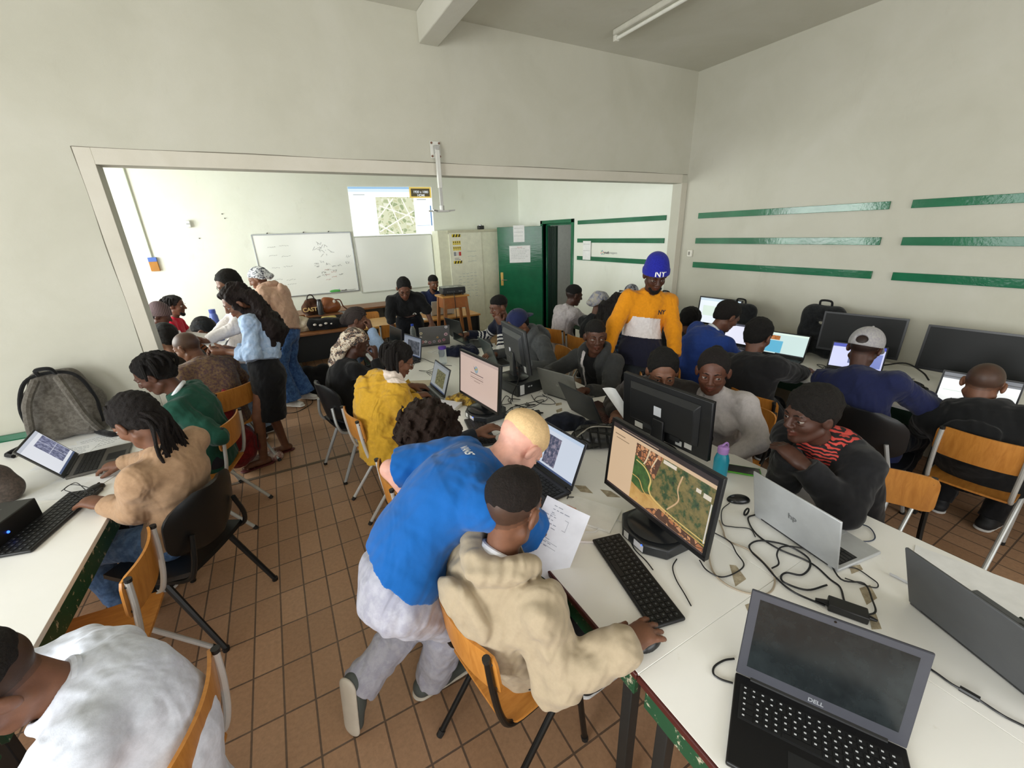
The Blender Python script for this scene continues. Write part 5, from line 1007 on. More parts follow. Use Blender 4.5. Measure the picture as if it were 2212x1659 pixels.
def laptop(label, x, y, deg, w=.35, d=.24, op=110, lid='3a3c3f', base=None, content=None, z=.75, rows=5, cols=13, letters=False, h=None, keycol=None, brand=None, group='laptops in the room', lidtext=None):
    o = thing('laptop', label, 'laptop', (x, y, z), math.radians(deg), group); base = base or lid; bm_ = flat(base, .4, .25); h = h or d * .98
    b = MB(); b.box((-d, -w / 2, .002), (0, w / 2, .016)); b.build('base', bm_, o, .004)
    b = MB(); b.box((-d * .52, -w * .46, .0155), (-d * .12, w * .46, .0166)); b.build('keyboard_well', flat('141517', .6), o)
    keys(o, -d * .51, -d * .13, -w * .45, w * .45, .0166, rows, cols, flat(keycol, .5) if keycol else KEY, letters)
    b = MB(); b.box((-d * .93, -w * .16, .0158), (-d * .60, w * .16, .0166)); b.build('trackpad', flat('1b1c1e' if base != 'b9bcbf' else 'a9adb0', .35), o)
    b = MB(); b.tube([(-.002, -w * .40, .014), (-.002, w * .40, .014)], .008, 8); b.build('hinge', flat('17181a', .4), o)
    a = math.radians(op); M = Matrix(((-math.cos(a), 0, -math.sin(a), -.002), (0, 1, 0, 0), (math.sin(a), 0, -math.cos(a), .016), (0, 0, 0, 1)))   # lid frame: x up the lid, z towards the user
    b = MB(M); b.box((0, -w / 2, -.008), (h, w / 2, 0)); l = b.build('lid', flat(lid, .4, .3), o, .003)
    b = MB(M); b.box((.002, -w / 2 + .002, 0), (h - .002, w / 2 - .002, .001)); b.build('bezel', flat('1a1b1e' if not brand else '3d3e46', .5), o)
    sx0, sx1, sy = h * .10, h - .010, w / 2 - .010
    if brand: sx0, sx1, sy = h * .13, h - .020, w / 2 - .022
    def rect(nm, u0, u1, v0, v1, m, dz):        # u: 0 left .. 1 right as the user sees it, v: 0 bottom .. 1 top
        b = MB(M); y0, y1 = sy - 2 * sy * u0, sy - 2 * sy * u1; x0, x1 = sx0 + (sx1 - sx0) * v0, sx0 + (sx1 - sx0) * v1; b.quad((x0, y0, dz), (x0, y1, dz), (x1, y1, dz), (x1, y0, dz)); return b.build(nm, m, o, smooth=False)
    scr = rect('screen', 0, 1, 0, 1, M_off if content is None else emit(content[0], content[1]), .0014)
    if content:
        for k, (nm, u0, u1, v0, v1, m) in enumerate(content[2]): p = rect(nm, u0, u1, v0, v1, m, .0018 + .0003 * k); p.parent = scr
    b = MB(M); b.tube([(h - .007, 0, .0005), (h - .007, 0, .002)], .003, 8); b.build('camera', flat('0a0a0a', .2), o)
    if brand: text(brand, .015, M @ frame(V(h * .065, 0, .0012), V(0, -1, 0), V(1, 0, 0)), flat('b9bcc2', .3, .5), 'lettering', o, bold=True)
    if lidtext: text(lidtext[0], lidtext[1], M @ frame(V(h * lidtext[2], lidtext[3], -.0084), V(0, 1, 0), V(1, 0, 0)), flat(lidtext[4], .3, .6), 'lid_logo', o, bold=True)
    return o, M
t = NT('switched_off_screen'); v = t.co(); t.base(t.ramp(t.noise(v, 9, 5, .7), [(.35, lin('14181a')), (.7, lin('262c2e'))])); t.b.inputs['Roughness'].default_value = .18; M_off = t.m
def doc(bg='e9ecf4', st=.75, panel=('5b5f80', '8b90ad', '3f4260', 'a9aac4'), box=(.45, .98, .12, .82), scale=60, bar='c6ccd8', key='n'):
    k = ('map', panel, scale, st); 
    if k not in _M: _M[k] = mapm('screen_map_%d' % len(_M), [(.3, panel[2]), (.45, panel[0]), (.58, panel[1]), (.7, panel[3])], scale, st)
    return (bg, st, [('tool_bar', 0, 1, .92, 1, emit(bar, st)), ('map_panel',) + box + (_M[k],), ('task_bar', 0, 1, 0, .05, emit('5b6f9c', st * .6))])
d1 = doc(st=.8); d1[2].append(('grid_line', .705, .715, .12, .82, emit('d8dae6', .8))); d1[2].append(('grid_line', .45, .98, .45, .46, emit('d8dae6', .8)))
laptop('grey laptop showing purple image tiles on the left table', -.895, -.745, 186, .33, .25, 122, '4a4a48', '5d5a55', d1)
laptop('small dark laptop with an olive map open before the girl in yellow', 1.285, -.81, 0, .34, .23, 108, '26282a', '8a8d8c', doc('aeb4b4', .55, ('6b6a45', '8a8660', '4b4c35', 'a09a74'), (.28, .85, .15, .78), 70, '98a0a4'))
laptop('dark laptop showing a web page beside the blond man', 1.365, -2.275, 4, .37, .25, 112, '3b3b44', '34343a', doc('d3dcea', .85, ('4a4f66', '7f7a8c', '343d52', 'b3a4ae'), (.30, .58, .10, .82), 55, 'bfd0e6'), lidtext=None)[0]
laptop('black laptop with blank scratched screen in the right foreground', 1.338, -3.548, 29, .362, .245, 101, '3c3d45', '121214', None, rows=6, cols=16, letters=True, brand='DELL', h=.262)
laptop('silver laptop seen from behind before the man in black coat', 1.925, -3.178, 171, .345, .24, 104, 'b9bcbf', 'b9bcbf', None, keycol='2a2b2d', lidtext=('hp', .035, .5, 0, '8a8d90'))
laptop('large dark grey laptop lid at the right edge of the island', 1.885, -3.705, 159, .37, .26, 112, '55575a', '55575a', None, lidtext=('Lenovo', .016, .90, .125, '85878a'))
laptop('grey laptop seen from behind before the man in dark open hoodie', 2.03, -1.46, 196, .34, .24, 108, '75756f', '6d6d68', None, lidtext=('hp', .022, .5, 0, 'a3a39c'))
laptop('black laptop with red edges seen from behind beside the quilted purse', 1.975, -1.83, 180, .35, .25, 116, '25282a', '3a2422', None, keycol='4a2420')
laptop('dark green-grey laptop seen from behind before the grey hoodie', 2.02, -.33, 175, .35, .24, 108, '454d4b', '50565a', None)
o, M = laptop('grey laptop with a row of round stickers before the standing woman', 1.78, .64, 259, .34, .235, 106, '6b6a6a', '55565a', None)
for k, (u, vv, c, r) in enumerate([(-.15, .16, 'd8cfa8', .016), (-.14, .05, 'c98c8c', .018), (-.105, .05, 'd9d6d2', .015), (-.06, .035, 'b98a9a', .018), (-.01, .04, '9a9aa8', .017), (.03, .09, 'c9a05a', .012), (.05, .04, 'd2a0a8', .018), (.10, .05, 'c98aa0', .018), (.125, .12, 'd9b0bc', .02), (.13, .21, 'dcdcdc', .016), (-.155, .11, 'dadad8', .012)]):
    b = MB(M); b.sphere((vv, u, -.0082), (r, r, .0008), 14, 6); b.cur = 1; b.sphere((vv, u, -.0088), (r * .5, r * .5, .0006), 10, 6); b.build('sticker', [flat(c, .5), flat('6a5a62', .5)], o)
laptop('dark laptop with lit page standing open between the scarf and the stickers', 1.40, .27, 14, .34, .23, 100, '3a3b42', '2f3033', doc('aab2c0', .5, ('4c5058', '6d7078', '3a3d44', '8a8c92'), (.25, .95, .1, .8), 30, '8d97a8'))
laptop('dark laptop seen side on behind the lit one at the far end of the island', 1.36, .78, 8, .33, .23, 98, '4a474d', '3a3a3e', None)
laptop('black laptop with tall dark lid before the man in striped sweater', 2.12, .80, 190, .34, .24, 104, '17191a', '1d1f20', None)
laptop('thin dark laptop folded far open with a blue light in front of the stripes', 2.13, .42, 160, .33, .23, 150, '2b3236', '23282b', None)
laptop('lit laptop showing a coastline map before the man in black suit', 4.315, -1.79, 10, .35, .23, 108, '202226', '1d1f22', ('cfe6e2', .95, [('sea', .0, .42, .05, .62, emit('63b6d6', .95)), ('top_bar', 0, 1, .92, 1, emit('dff2e6', 1.0)), ('photo', .05, .32, .66, .86, mapm('sunset_photo', [(.3, '3a2a22'), (.5, 'c87a3a'), (.7, 'e8d2b0')], 14, .8)), ('task_bar', .3, 1, .0, .04, emit('3a3d44', .5))]))
laptop('lit laptop half hidden behind the man in blue suit', 4.36, -1.33, 8, .35, .23, 106, '2a2b30', '26272b', ('e3e4f4', 1.0, [('dark_panel', .62, .95, .1, .62, emit('2c2e3a', .4)), ('top_bar', 0, 1, .9, 1, emit('6b6d80', .5))]))
laptop('lit laptop with violet page behind the grey cap', 4.375, -2.33, 18, .36, .23, 106, '25262c', '202126', ('c9cdf2', 1.0, [('top_bar', 0, 1, .86, 1, emit('3b49b8', .9)), ('picture', .35, .5, .2, .6, emit('5a6698', .8)), ('pictures', .7, .97, .1, .7, emit('7f8ccc', .9))]))
laptop('lit laptop before the man in black hoodie at the right edge', 4.10, -3.10, 10, .36, .23, 106, '8a8b90', '9a9b9e', ('eef0ee', 1.0, [('top_bar', 0, 1, .80, 1, emit('7f838c', .6)), ('text_bar', 0, 1, .86, .89, emit('33363c', .4)), ('text_bar', .05, .5, .4, .42, emit('c9dccf', .9))]))
laptop('silver laptop seen from behind on the wooden desk', 2.50, 2.32, 262, .36, .24, 112, 'c3c9ca', 'b9bcbf', None, z=.76)
laptop('lit laptop partly hidden behind the orange sweater', 4.30, -.62, 8, .34, .23, 106, '2a2b30', '26272b', ('8fb0d8', .9, [('top_bar', 0, 1, .85, 1, emit('d2deee', .9)), ('picture', .3, .9, .1, .6, emit('6f86b0', .8))]))
def monitor(label, mid, deg, w, h, tilt=6, z0=.75, content=None, back='1b1c1e', stand='1a1b1d', round_base=True, labels=(), rim=.014, group='desktop monitors'):
    # mid: centre of the lower edge; deg: direction the screen looks to
    o = thing('monitor', label, 'monitor', (mid[0], mid[1], 0), math.radians(deg), group); a = math.radians(tilt); zb = mid[2]
    M = Matrix(((-math.sin(a), 0, math.cos(a), 0), (0, 1, 0, 0), (math.cos(a), 0, math.sin(a), zb), (0, 0, 0, 1)))      # x up, z out of the screen
    bm_ = flat(back, .45); b = MB(M); b.box((0, -w / 2, -.022), (h, w / 2, 0)); b.build('casing', bm_, o, .005)
    b = MB(M); b.add([(h * .18, -w * .40, -.022), (h * .18, w * .40, -.022), (h * .90, w * .40, -.022), (h * .90, -w * .40, -.022), (h * .24, -w * .36, -.048), (h * .24, w * .36, -.048), (h * .80, w * .36, -.048), (h * .80, -w * .36, -.048)], [(4, 5, 6, 7), (0, 1, 5, 4), (1, 2, 6, 5), (2, 3, 7, 6), (3, 0, 4, 7), (3, 2, 1, 0)]); b.build('back_shell', bm_, o, .004)
    b = MB(M)
    for r in ((0, -w / 2, rim * 1.3, w / 2), (h - rim, -w / 2, h, w / 2), (rim, -w / 2, h - rim, -w / 2 + rim), (rim, w / 2 - rim, h - rim, w / 2)): b.box((r[0], r[1], 0), (r[2], r[3], .003))
    b.build('bezel', flat('121315', .35), o)
    def rect(nm, u0, u1, v0, v1, m, dz, par=o):
        b = MB(M); W2 = w / 2 - rim; y0, y1 = -W2 + 2 * W2 * u0, -W2 + 2 * W2 * u1; x0, x1 = rim * 1.3 + (h - 2.3 * rim) * v0, rim * 1.3 + (h - 2.3 * rim) * v1; b.quad((x0, y0, dz), (x0, y1, dz), (x1, y1, dz), (x1, y0, dz)); return b.build(nm, m, par, smooth=False)
    def mk(nm, pts, m, dz, par):
        b = MB(M); W2 = w / 2 - rim; b.add([(rim * 1.3 + (h - 2.3 * rim) * vv, -W2 + 2 * W2 * u, dz) for u, vv in pts], [tuple(range(len(pts)))]); return b.build(nm, m, par, smooth=False)
    s = rect('screen', 0, 1, 0, 1, flat('0f1111', .5, 0, .3) if content is None else emit(content[0], content[1]), .001); M2 = (mk, rect, s)
    if content:
        for k, (nm, u0, u1, v0, v1, m) in enumerate(content[2]): rect(nm, u0, u1, v0, v1, m, .0014 + .0004 * k, s)
    nk = MB(); top = M @ Vector((h * .42, 0, -.045)); nk.add([(top[0] + .012, -.035, top[2]), (top[0] + .012, .035, top[2]), (top[0] - .012, .035, top[2]), (top[0] - .012, -.035, top[2]), (-.045, -.045, z0 + .012), (-.045, .045, z0 + .012), (-.075, .045, z0 + .012), (-.075, -.045, z0 + .012)], [(0, 1, 2, 3), (7, 6, 5, 4), (0, 4, 5, 1), (1, 5, 6, 2), (2, 6, 7, 3), (3, 7, 4, 0)]); nk.build('neck', flat(stand, .35), o, .006)
    b = MB(); b.lathe([(.115, z0 + .001), (.118, z0 + .006), (.10, z0 + .016), (.04, z0 + .022), (.0, z0 + .022)], (-.055, 0, 0), 32) if round_base else b.box((-.16, -.12, z0 + .001), (.05, .12, z0 + .014)); b.build('stand_base', flat(stand, .25), o, 0 if round_base else .005)
    for (u, vv, lw, lh, dz, c) in labels: b = MB(M); b.box((h * vv - lh / 2, w * u - lw / 2, -dz - .001), (h * vv + lh / 2, w * u + lw / 2, -dz)); b.build('sticker', flat(c, .5), o)
    for q in (-1, 1): b = MB(M); b.box((h * .12, q * w * .16 - .03, -.032), (h * .20, q * w * .16 + .03, -.021)); b.build('connector', flat('3a3c3f' if q > 0 else '26282b', .4), o)
    return o, M2
o, (mk, rect, scr) = monitor('monitor showing an orange and green aerial map before the cream hoodie', (1.449, -2.864, .859), 177, .545, .325, 5, .80, ('e8c7a2', .72, []), labels=())
ms = 'map_panel'
_rt = mapm('map_rooftops', [(0, '5a3a2a'), (.25, 'c98656'), (.5, 'd69a6c'), (.75, 'b9744a')], 55, .75, 'vor'); _tr = mapm('map_scrub', [(.30, '1f3a24'), (.42, '3a5a30'), (.50, '7d7442'), (.62, '9a8850'), (.75, '6f7a3c')], 26, .62); _gr = mapm('map_meadow', [(.3, '2c4a24'), (.6, '4f7a34'), (.75, '6d8a48')], 30, .6)
rect(ms, .28, 1, .03, .88, _tr, .0014, scr); mk('map_rooftops', [(.28, .88), (.28, .70), (.40, .62), (.50, .50), (.55, .88)], _rt, .0018, scr); mk('map_meadow', [(.28, .70), (.28, .28), (.42, .24), (.50, .36), (.46, .56), (.38, .66)], _gr, .0018, scr)
mk('map_rooftops', [(.45, .03), (.62, .20), (1, .10), (1, .03)], _rt, .0018, scr); mk('map_fields', [(.28, .28), (.28, .03), (.5, .03), (.66, .20), (.5, .28), (.40, .22)], mapm('map_fields', [(.3, 'b98a44'), (.6, 'd9ae68'), (.8, 'c4603e')], 12, .75), .0017, scr)
def road(pts, wd, c, dz=.0022):
    P_ = spline([V(u, vv, 0) for u, vv in pts], 6); L_, R_ = [], []
    for k, p in enumerate(P_): t = unit(P_[min(k + 1, len(P_) - 1)] - P_[max(0, k - 1)]); n = V(-t[1], t[0], 0) * wd; L_.append(p + n); R_.append(p - n)
    for k in range(len(P_) - 1): pass
    mk('map_road', [(p[0], p[1]) for p in L_] + [(p[0], p[1]) for p in R_[::-1]], emit(c, .75), dz, scr)
road([(.30, .64), (.40, .60), (.47, .48), (.47, .33), (.54, .24), (.75, .19), (1, .17)], .008, 'e6c878'); road([(.28, .40), (.36, .38), (.42, .26), (.54, .20), (.75, .145), (1, .125)], .006, 'd9b060'); road([(.74, .80), (.72, .60), (.74, .45), (.66, .24)], .006, 'd9b487'); road([(.42, .88), (.40, .72), (.38, .64)], .007, 'e9cfa8'); road([(.50, .84), (.46, .66)], .006, 'e9cfa8')
for nm, a in (('browser_bar', (0, 1, .93, 1)), ('left_text', (.03, .15, .84, .853)), ('left_text', (.05, .2, .79, .8)), ('search_box', (.56, .68, .82, .87)), ('menu_box', (.86, .90, .72, .77)), ('menu_box', (.92, .98, .70, .76)), ('task_bar', (0, 1, 0, .03)), ('tool_icons', (.985, .995, .15, .68)), ('url_text', (.1, .5, .95, .965))): rect(nm, *a, emit({'browser_bar': '4a3a3a', 'task_bar': '3a2c2e', 'left_text': '8a7258', 'tool_icons': 'e9e2d6', 'url_text': 'b9a08a'}.get(nm, 'f2e6d2'), .7 if nm != 'browser_bar' else .35), .0026 if nm != 'url_text' else .003, scr)
o, (mk, rect, scr) = monitor('monitor with a pale pink sign-in page in the middle of the island', (1.377, -1.40, .854), 185, .53, .325, 5, .80, ('d9bfb2', .78, [('tool_bar', 0, 1, .93, 1, emit('cbb3aa', .7)), ('heading_bar', .30, .64, .60, .615, emit('5a3a4a', .5)), ('field', .30, .64, .50, .515, emit('8a7068', .6)), ('field', .40, .56, .43, .44, emit('8a7068', .6)), ('line', .28, .64, .55, .555, emit('9a8078', .6)), ('line', .3, .64, .46, .463, emit('a08a80', .6))]))
b = [(.46 + .05 * math.cos(a), .72 + .085 * math.sin(a)) for a in np.linspace(0, 2 * PI, 20)[:-1]]; mk('globe_logo', b, emit('9db0b8', .7), .0034, scr); mk('globe_land', [(.46 + .03 * math.cos(a), .735 + .04 * math.sin(a * 2)) for a in np.linspace(0, PI, 10)], emit('c9b25a', .7), .0038, scr); mk('swoosh', [(.39, .80), (.40, .74), (.45, .69), (.44, .72), (.405, .76)], emit('4a5a80', .6), .0038, scr)
monitor('black monitor seen from behind on top of a desktop tower', (1.905, -1.075, .925), -7, .46, .345, 7, .853, None, '303234', '202224', labels=[(.08, .42, .03, .055, .0485, 'dcdce6'), (.28, .14, .035, .045, .023, 'dcd9d6'), (-.36, .10, .04, .05, .023, 'cfcfcf')])
monitor('large black monitor seen from behind hiding the peeking man', (2.088, -2.378, .81), 2, .585, .335, 4, .75, None, '17181b', '151619', labels=[(.02, .55, .05, .055, .0485, 'd9dde6'), (.28, .10, .06, .035, .023, 'e0ded8'), (-.30, .12, .045, .03, .023, 'd8d8d6'), (-.20, .10, .04, .03, .023, 'c9cccc')])
monitor('wide black monitor switched off behind the grey cap', (4.56, -2.24, .86), 192, .56, .335, 6, .75, None, round_base=False)
monitor('wide black monitor switched off cut by the right edge', (4.53, -2.95, .86), 186, .58, .335, 6, .75, None, round_base=False)
monitor('lit white monitor by the wall behind the blue suit', (4.62, -.86, .86), 184, .50, .31, 5, .75, ('e4ecf2', 1.05, [('bar', 0, 1, .9, 1, emit('c9dbe6', 1.0)), ('patch', .1, .45, .3, .7, emit('d9e9dc', 1.0))]), round_base=False)
monitor('black monitor in the far room under a cap', (4.45, .30, .84), 186, .48, .30, 4, .75, None, round_base=False)
# small hexagonal computers under two monitors, towers, boxes
def hexpc(label, x, y, deg):
    o = thing('mini_computer', label, 'computer', (x, y, .75), math.radians(deg), 'eight sided mini computers'); m = flat('26282b', .35); P8 = [(.13 * a, .13 * b_) for a, b_ in ((1, .45), (.55, 1), (-.55, 1), (-1, .45), (-1, -.45), (-.55, -1), (.55, -1), (1, -.45))]
    b = MB(); b.prism([(p * 1.0, q * 1.0) for p, q in P8], .002, .048); b.build('body', m, o, .006)
    for q, c, wd in ((-.035, 'e4e4ea', .05), (.035, 'd9d9d6', .025)): b = MB(); b.box((-.1315, q - wd / 2, .012), (-.130, q + wd / 2, .04)); b.build('label', flat(c, .5), o)
    b = MB(); b.box((-.05, .1302, .008), (-.01, .1315, .044)); b.build('label', flat('e6dca0', .5), o)
    b = MB(); b.sphere((-.1305, -.052, .04), .004, 8, 6); b.build('power_light', emit('3a6bff', 2.0), o)
hexpc('black eight sided mini computer under the map monitor', 1.505, -2.868, -3); hexpc('black eight sided mini computer under the pink-lit monitor', 1.432, -1.405, 5)
o = thing('desktop_tower', 'black desktop computer lying under the monitor seen from behind', 'computer', (1.93, -1.06, .75), math.radians(6)); b = MB(); b.box((-.17, -.17, .002), (.17, .17, .10)); b.build('case', flat('1d2021', .4), o, .004); b = MB(); b.box((-.145, -.1715, .012), (-.105, -.170, .09)); b.build('label', flat('dedfe0', .5), o); b = MB(); b.sphere((-.06, -.172, .065), (.012, .002, .006), 8, 6); b.sphere((-.035, -.172, .065), (.008, .002, .006), 8, 6); b.build('emblem', flat('c9ccce', .3, .6), o); b = MB(); b.box((-.172, -.14, .02), (-.170, .14, .085)); b.build('front_grille', flat('3a3d3e', .5), o)
o = thing('desktop_tower', 'black desktop computer with a blue light on the left table', 'computer', (-.985, -1.40, .75), math.radians(-14)); b = MB(); b.box((-.16, -.15, .002), (.11, .15, .105)); b.build('case', flat('101112', .4), o, .005); b = MB(); b.sphere((.1105, -.03, .05), .006, 8, 6); b.build('power_light', emit('2a5cff', 4.0), o); b = MB(); b.add([(-.04, .03, .1056), (-.005, .045, .1056), (-.02, .07, .1056), (.035, .08, .1056), (.0, .06, .1056), (.01, .04, .1056)], [(0, 1, 2), (2, 3, 4), (4, 5, 0), (0, 2, 4)]); b.build('emblem', flat('c9ccd0', .3, .6), o, smooth=False)
def keyboard(label, x, y, deg, L=.44, W=.135, col='101113', kc=None, z=.75, rows=5, cols=19, letters=2):
    o = thing('keyboard', label, 'keyboard', (x, y, z), math.radians(deg), 'loose keyboards'); b = MB(); b.box((-W / 2, -L / 2, .002), (W / 2, L / 2, .016)); b.build('case', flat(col, .45), o, .005); keys(o, -W / 2 + .008, W / 2 - .012, -L / 2 + .008, L / 2 - .008, .016, rows, cols, flat(kc, .5) if kc else KEY, letters); return o
keyboard('black keyboard between the sheet of paper and the map monitor', 1.262, -2.985, -13.5, .42, .125); keyboard('black keyboard on the left table beside the dark computer', -.79, -1.355, -14, .48, .15)
keyboard('black keyboard half hidden under the blond man', 1.285, -1.62, -12, .40, .13); keyboard('white edged keyboard on the island before the grey hoodie', 2.26, -1.0, 170, .36, .12, 'd8d8d4', '222325')
def mouse(label, x, y, deg, z=.75): o = thing('computer_mouse', label, 'mouse', (x, y, z), math.radians(deg), 'black computer mice'); S = SDF(); S.ell((0, 0, .004), (.052, .030, .026), k=.01); S.cut((0, 0, -1), (0, 0, .002)); link('shell', mesh_np('shell', S.mesh(.003)), flat('0e0f10', .3), o); b = MB(); b.sphere((.028, 0, .025), (.010, .0035, .006), 10, 6); b.build('wheel', flat('2a2a2c', .5), o); return o
mouse('black computer mouse lying by the green phone', 1.994, -2.904, 150); mouse('black computer mouse under the hand of the man in cream hoodie', 1.115, -3.195, 5); mouse('dark computer mouse beside the tangled earphone cable on the left table', -.70, -1.13, 60)
# ---------------------------------------------------------------- paper, bottles, phones, pens
def sheet_on(label, x, y, deg, w=.21, h=.297, lines=10, z=.7515, name='paper_sheet', tint=None):
    return sheet_of_paper(name, label, Matrix.Translation((x, y, z)) @ Matrix.Rotation(math.radians(deg), 4, 'Z'), w, h, lines, None, 'paper')
A4 = [V(1.072, -2.708, 1.008), V(1.198, -2.810, .930), V(1.049, -2.836, .674), V(.934, -2.727, .786)]
o = thing('paper_sheet', 'white printed sheet held up by the man in cream hoodie', 'paper', tuple(A4[3])); b = MB()
ctr = sum(A4) / 4; X_ = unit(A4[1] - A4[0]); Y_ = unit(A4[0] - A4[3]); Nn = np.cross(X_, Y_)
def onsheet(u, vv, e=0): p = (A4[3] * (1 - u) + A4[2] * u) * (1 - vv) + (A4[0] * (1 - u) + A4[1] * u) * vv; return p + Nn * (.012 * math.sin(PI * u) * (1 - vv * .5) + e) - A4[3]
b.sheet(lambda u, vv: onsheet((u + 1) / 2, (vv + 1) / 2), .0008, 8, 8); b.build('sheet', flat('e9ebf6', .7), o); rnd = random.Random(4); L = MB()
for k in range(13):
    vv = .92 - .05 * k; u = .12 + (.1 if k < 3 else 0)
    for j in range(rnd.randint(1, 4)): u2 = u + rnd.uniform(.04, .12); e = .0012; L.add([onsheet(u, vv, e), onsheet(u2, vv, e), onsheet(u2, vv + .009, e), onsheet(u, vv + .009, e)], [(0, 1, 2, 3)]); u = u2 + .03
for (u0, u1, v0, v1) in ((.22, .62, .66, .665), (.22, .62, .80, .805), (.22, .225, .66, .8), (.62, .625, .66, .8), (.30, .58, .38, .385), (.30, .58, .44, .445)): L.add([onsheet(u0, v0, .0012), onsheet(u1, v0, .0012), onsheet(u1, v1, .0012), onsheet(u0, v1, .0012)], [(0, 1, 2, 3)])
L.build('print', flat('8f93a6', .8), o, smooth=False)
def held(label, pts, curl=.02):
    pts = [V(p) for p in pts]; n_ = unit(np.cross(pts[1] - pts[0], pts[2] - pts[0])); b = MB()
    b.sheet(lambda u, vv: ((pts[0] * (1 - u) + pts[1] * (1 + u)) * (1 - vv) + (pts[3] * (1 - u) + pts[2] * (1 + u)) * (1 + vv)) / 4 + n_ * curl * (1 - u * u), .0009, 8, 6)
    o = b.build('paper_sheet', white, None); tag(o, label, 'paper')
held('curled white sheet held up between the black laptop and the big monitor', [(2.01, -1.935, .995), (2.06, -2.0, 1.0), (2.125, -2.085, .84), (2.095, -2.06, .80)], .02)
held('white sheets held out by the standing woman in cardigan', [(-.50, .90, 1.13), (-.46, .86, 1.19), (-.30, .80, 1.16), (-.35, .80, 1.07)], .01); held('grey tablet-size notebook in the hands of the long-haired woman', [(-.36, .64, 1.115), (-.33, .70, 1.12), (-.12, .52, 1.05), (-.14, .44, 1.045)], .004)
sheet_on('white sheet with writing by the wall under the girl in green', -.86, -.40, 20, .21, .297, 6); sheet_on('white sheet in front of the grey laptop on the left table', -.83, -1.02, 62, .21, .30, 0, .7522); sheet_on('second white sheet behind the grey laptop near the wall', -.98, -.52, -8, .21, .297, 8, .7525)
sheet_on('white crumpled sheet before the stickered laptop', 1.80, .33, 30, .26, .33, 5); sheet_on('white sheet on the island under the grey hoodie laptop', 2.26, -.06, 80, .21, .297, 0); sheet_on('white sheet before the striped sleeves on the far right of the island', 2.20, .30, 60, .21, .297, 0, .7522)
sheet_on('white sheet by the keyboard hidden under the blond man', 1.40, -1.66, 20, .21, .297, 3); sheet_on('large white sheets at the right edge beyond the dark grey lid', 2.24, -3.60, 14, .21, .297, 0); sheet_on('white note at the teacher desk left of the silver laptop', 2.10, 2.25, 8, .15, .21, 0, .7615)
def book(label, x, y, deg, w, h, t, col='e6e6e2', page='f2f2ee'): o = thing('notebook', label, 'notebook', (x, y, .75), math.radians(deg)); b = MB(); b.box((-w / 2, -h / 2, .001), (w / 2, h / 2, t - .002)); b.build('pages', flat(page, .8), o); b = MB(); b.box((-w / 2 - .002, -h / 2 - .002, t - .002), (w / 2 + .002, h / 2 + .002, t)); b.build('cover', flat(col, .6), o)
book('thin white notebook behind the sheet held by the cream hoodie', 1.36, -2.63, 30, .16, .22, .014); book('white notebook between the olive map laptop and the curls', 1.235, -1.13, 40, .15, .20, .03, 'dfe0e8'); book('beige thin notebook before the girl in yellow', 1.22, -.52, 62, .15, .2, .01, 'cbbfa6')
def bottle(label, x, y, z, prof, m, capp, cm, name='water_bottle', cat='bottle', tilt=0): o = thing(name, label, cat, (x, y, z)); b = MB(); b.lathe(prof, n=20); b.build('body', m, o); b = MB(); b.lathe(capp, n=18); b.build('cap', cm, o); return o
gls = NT('clear_plastic'); gls.b.inputs['Transmission Weight'].default_value = .85; gls.b.inputs['Roughness'].default_value = .08; gls.b.inputs['IOR'].default_value = 1.2; gls.b.inputs['Base Color'].default_value = (.85, .92, .95, 1); gls = gls.m
o = bottle('turquoise bottle with lilac lid beside the big monitor', 2.10, -2.73, .75, [(.030, .001), (.034, .01), (.035, .10), (.028, .125), (.022, .135)], flat('1f93ad', .35), [(.024, .134), (.026, .14), (.026, .165), (.018, .172), (.0, .173)], flat('b48ad0', .4)); b = MB(); b.tube(spline([(.024, 0, .15), (.035, 0, .165), (.02, 0, .185), (-.015, 0, .178)], 5), .005, 6); b.build('carry_loop', flat('b48ad0', .4), o)
bottle('clear tumbler with purple lid in the middle of the island', 1.615, -.07, .75, [(.034, .001), (.036, .01), (.037, .14), (.034, .15)], gls, [(.037, .148), (.039, .15), (.039, .172), (.030, .178), (.0, .18)], flat('4b2a8a', .4))
bottle('clear water bottle with blue cap behind the tall laptop lids', 1.62, .93, .75, [(.030, .001), (.033, .008), (.033, .15), (.014, .20)], gls, [(.015, .20), (.016, .203), (.016, .222), (.0, .223)], flat('2348b8', .4))
bottle('clear water bottle with red cap before the striped sleeves', 2.40, .02, .75, [(.032, .001), (.034, .008), (.034, .14), (.014, .19)], gls, [(.015, .19), (.016, .193), (.016, .212), (.0, .213)], flat('c03a34', .4))
bottle('tall blue plastic bottle on the far left table', -.44, 2.58, .75, [(.05, .001), (.055, .01), (.055, .16), (.045, .2), (.05, .24), (.045, .32), (.03, .36)], flat('5468b4', .3), [(.034, .355), (.036, .36), (.036, .40), (.0, .405)], flat('4559ad', .4))
def phone(label, x, y, deg, case, w=.075, h=.155): o = thing('phone', label, 'phone', (x, y, .75), math.radians(deg)); b = MB(); b.box((-h / 2 - .003, -w / 2 - .003, .001), (h / 2 + .003, w / 2 + .003, .009)); b.build('case', flat(case, .4), o, .006, 3); b = MB(); b.box((-h / 2 + .003, -w / 2 + .003, .0085), (h / 2 - .003, w / 2 - .003, .0098)); b.build('screen', flat('141617', .15), o, .002)
phone('black phone in a bright green case before the woman in grey turtleneck', 2.243, -2.765, 128, '57b52c'); phone('small black phone by the cables before the man in black suit', 4.22, -2.20, 60, '26282a', .06, .12)
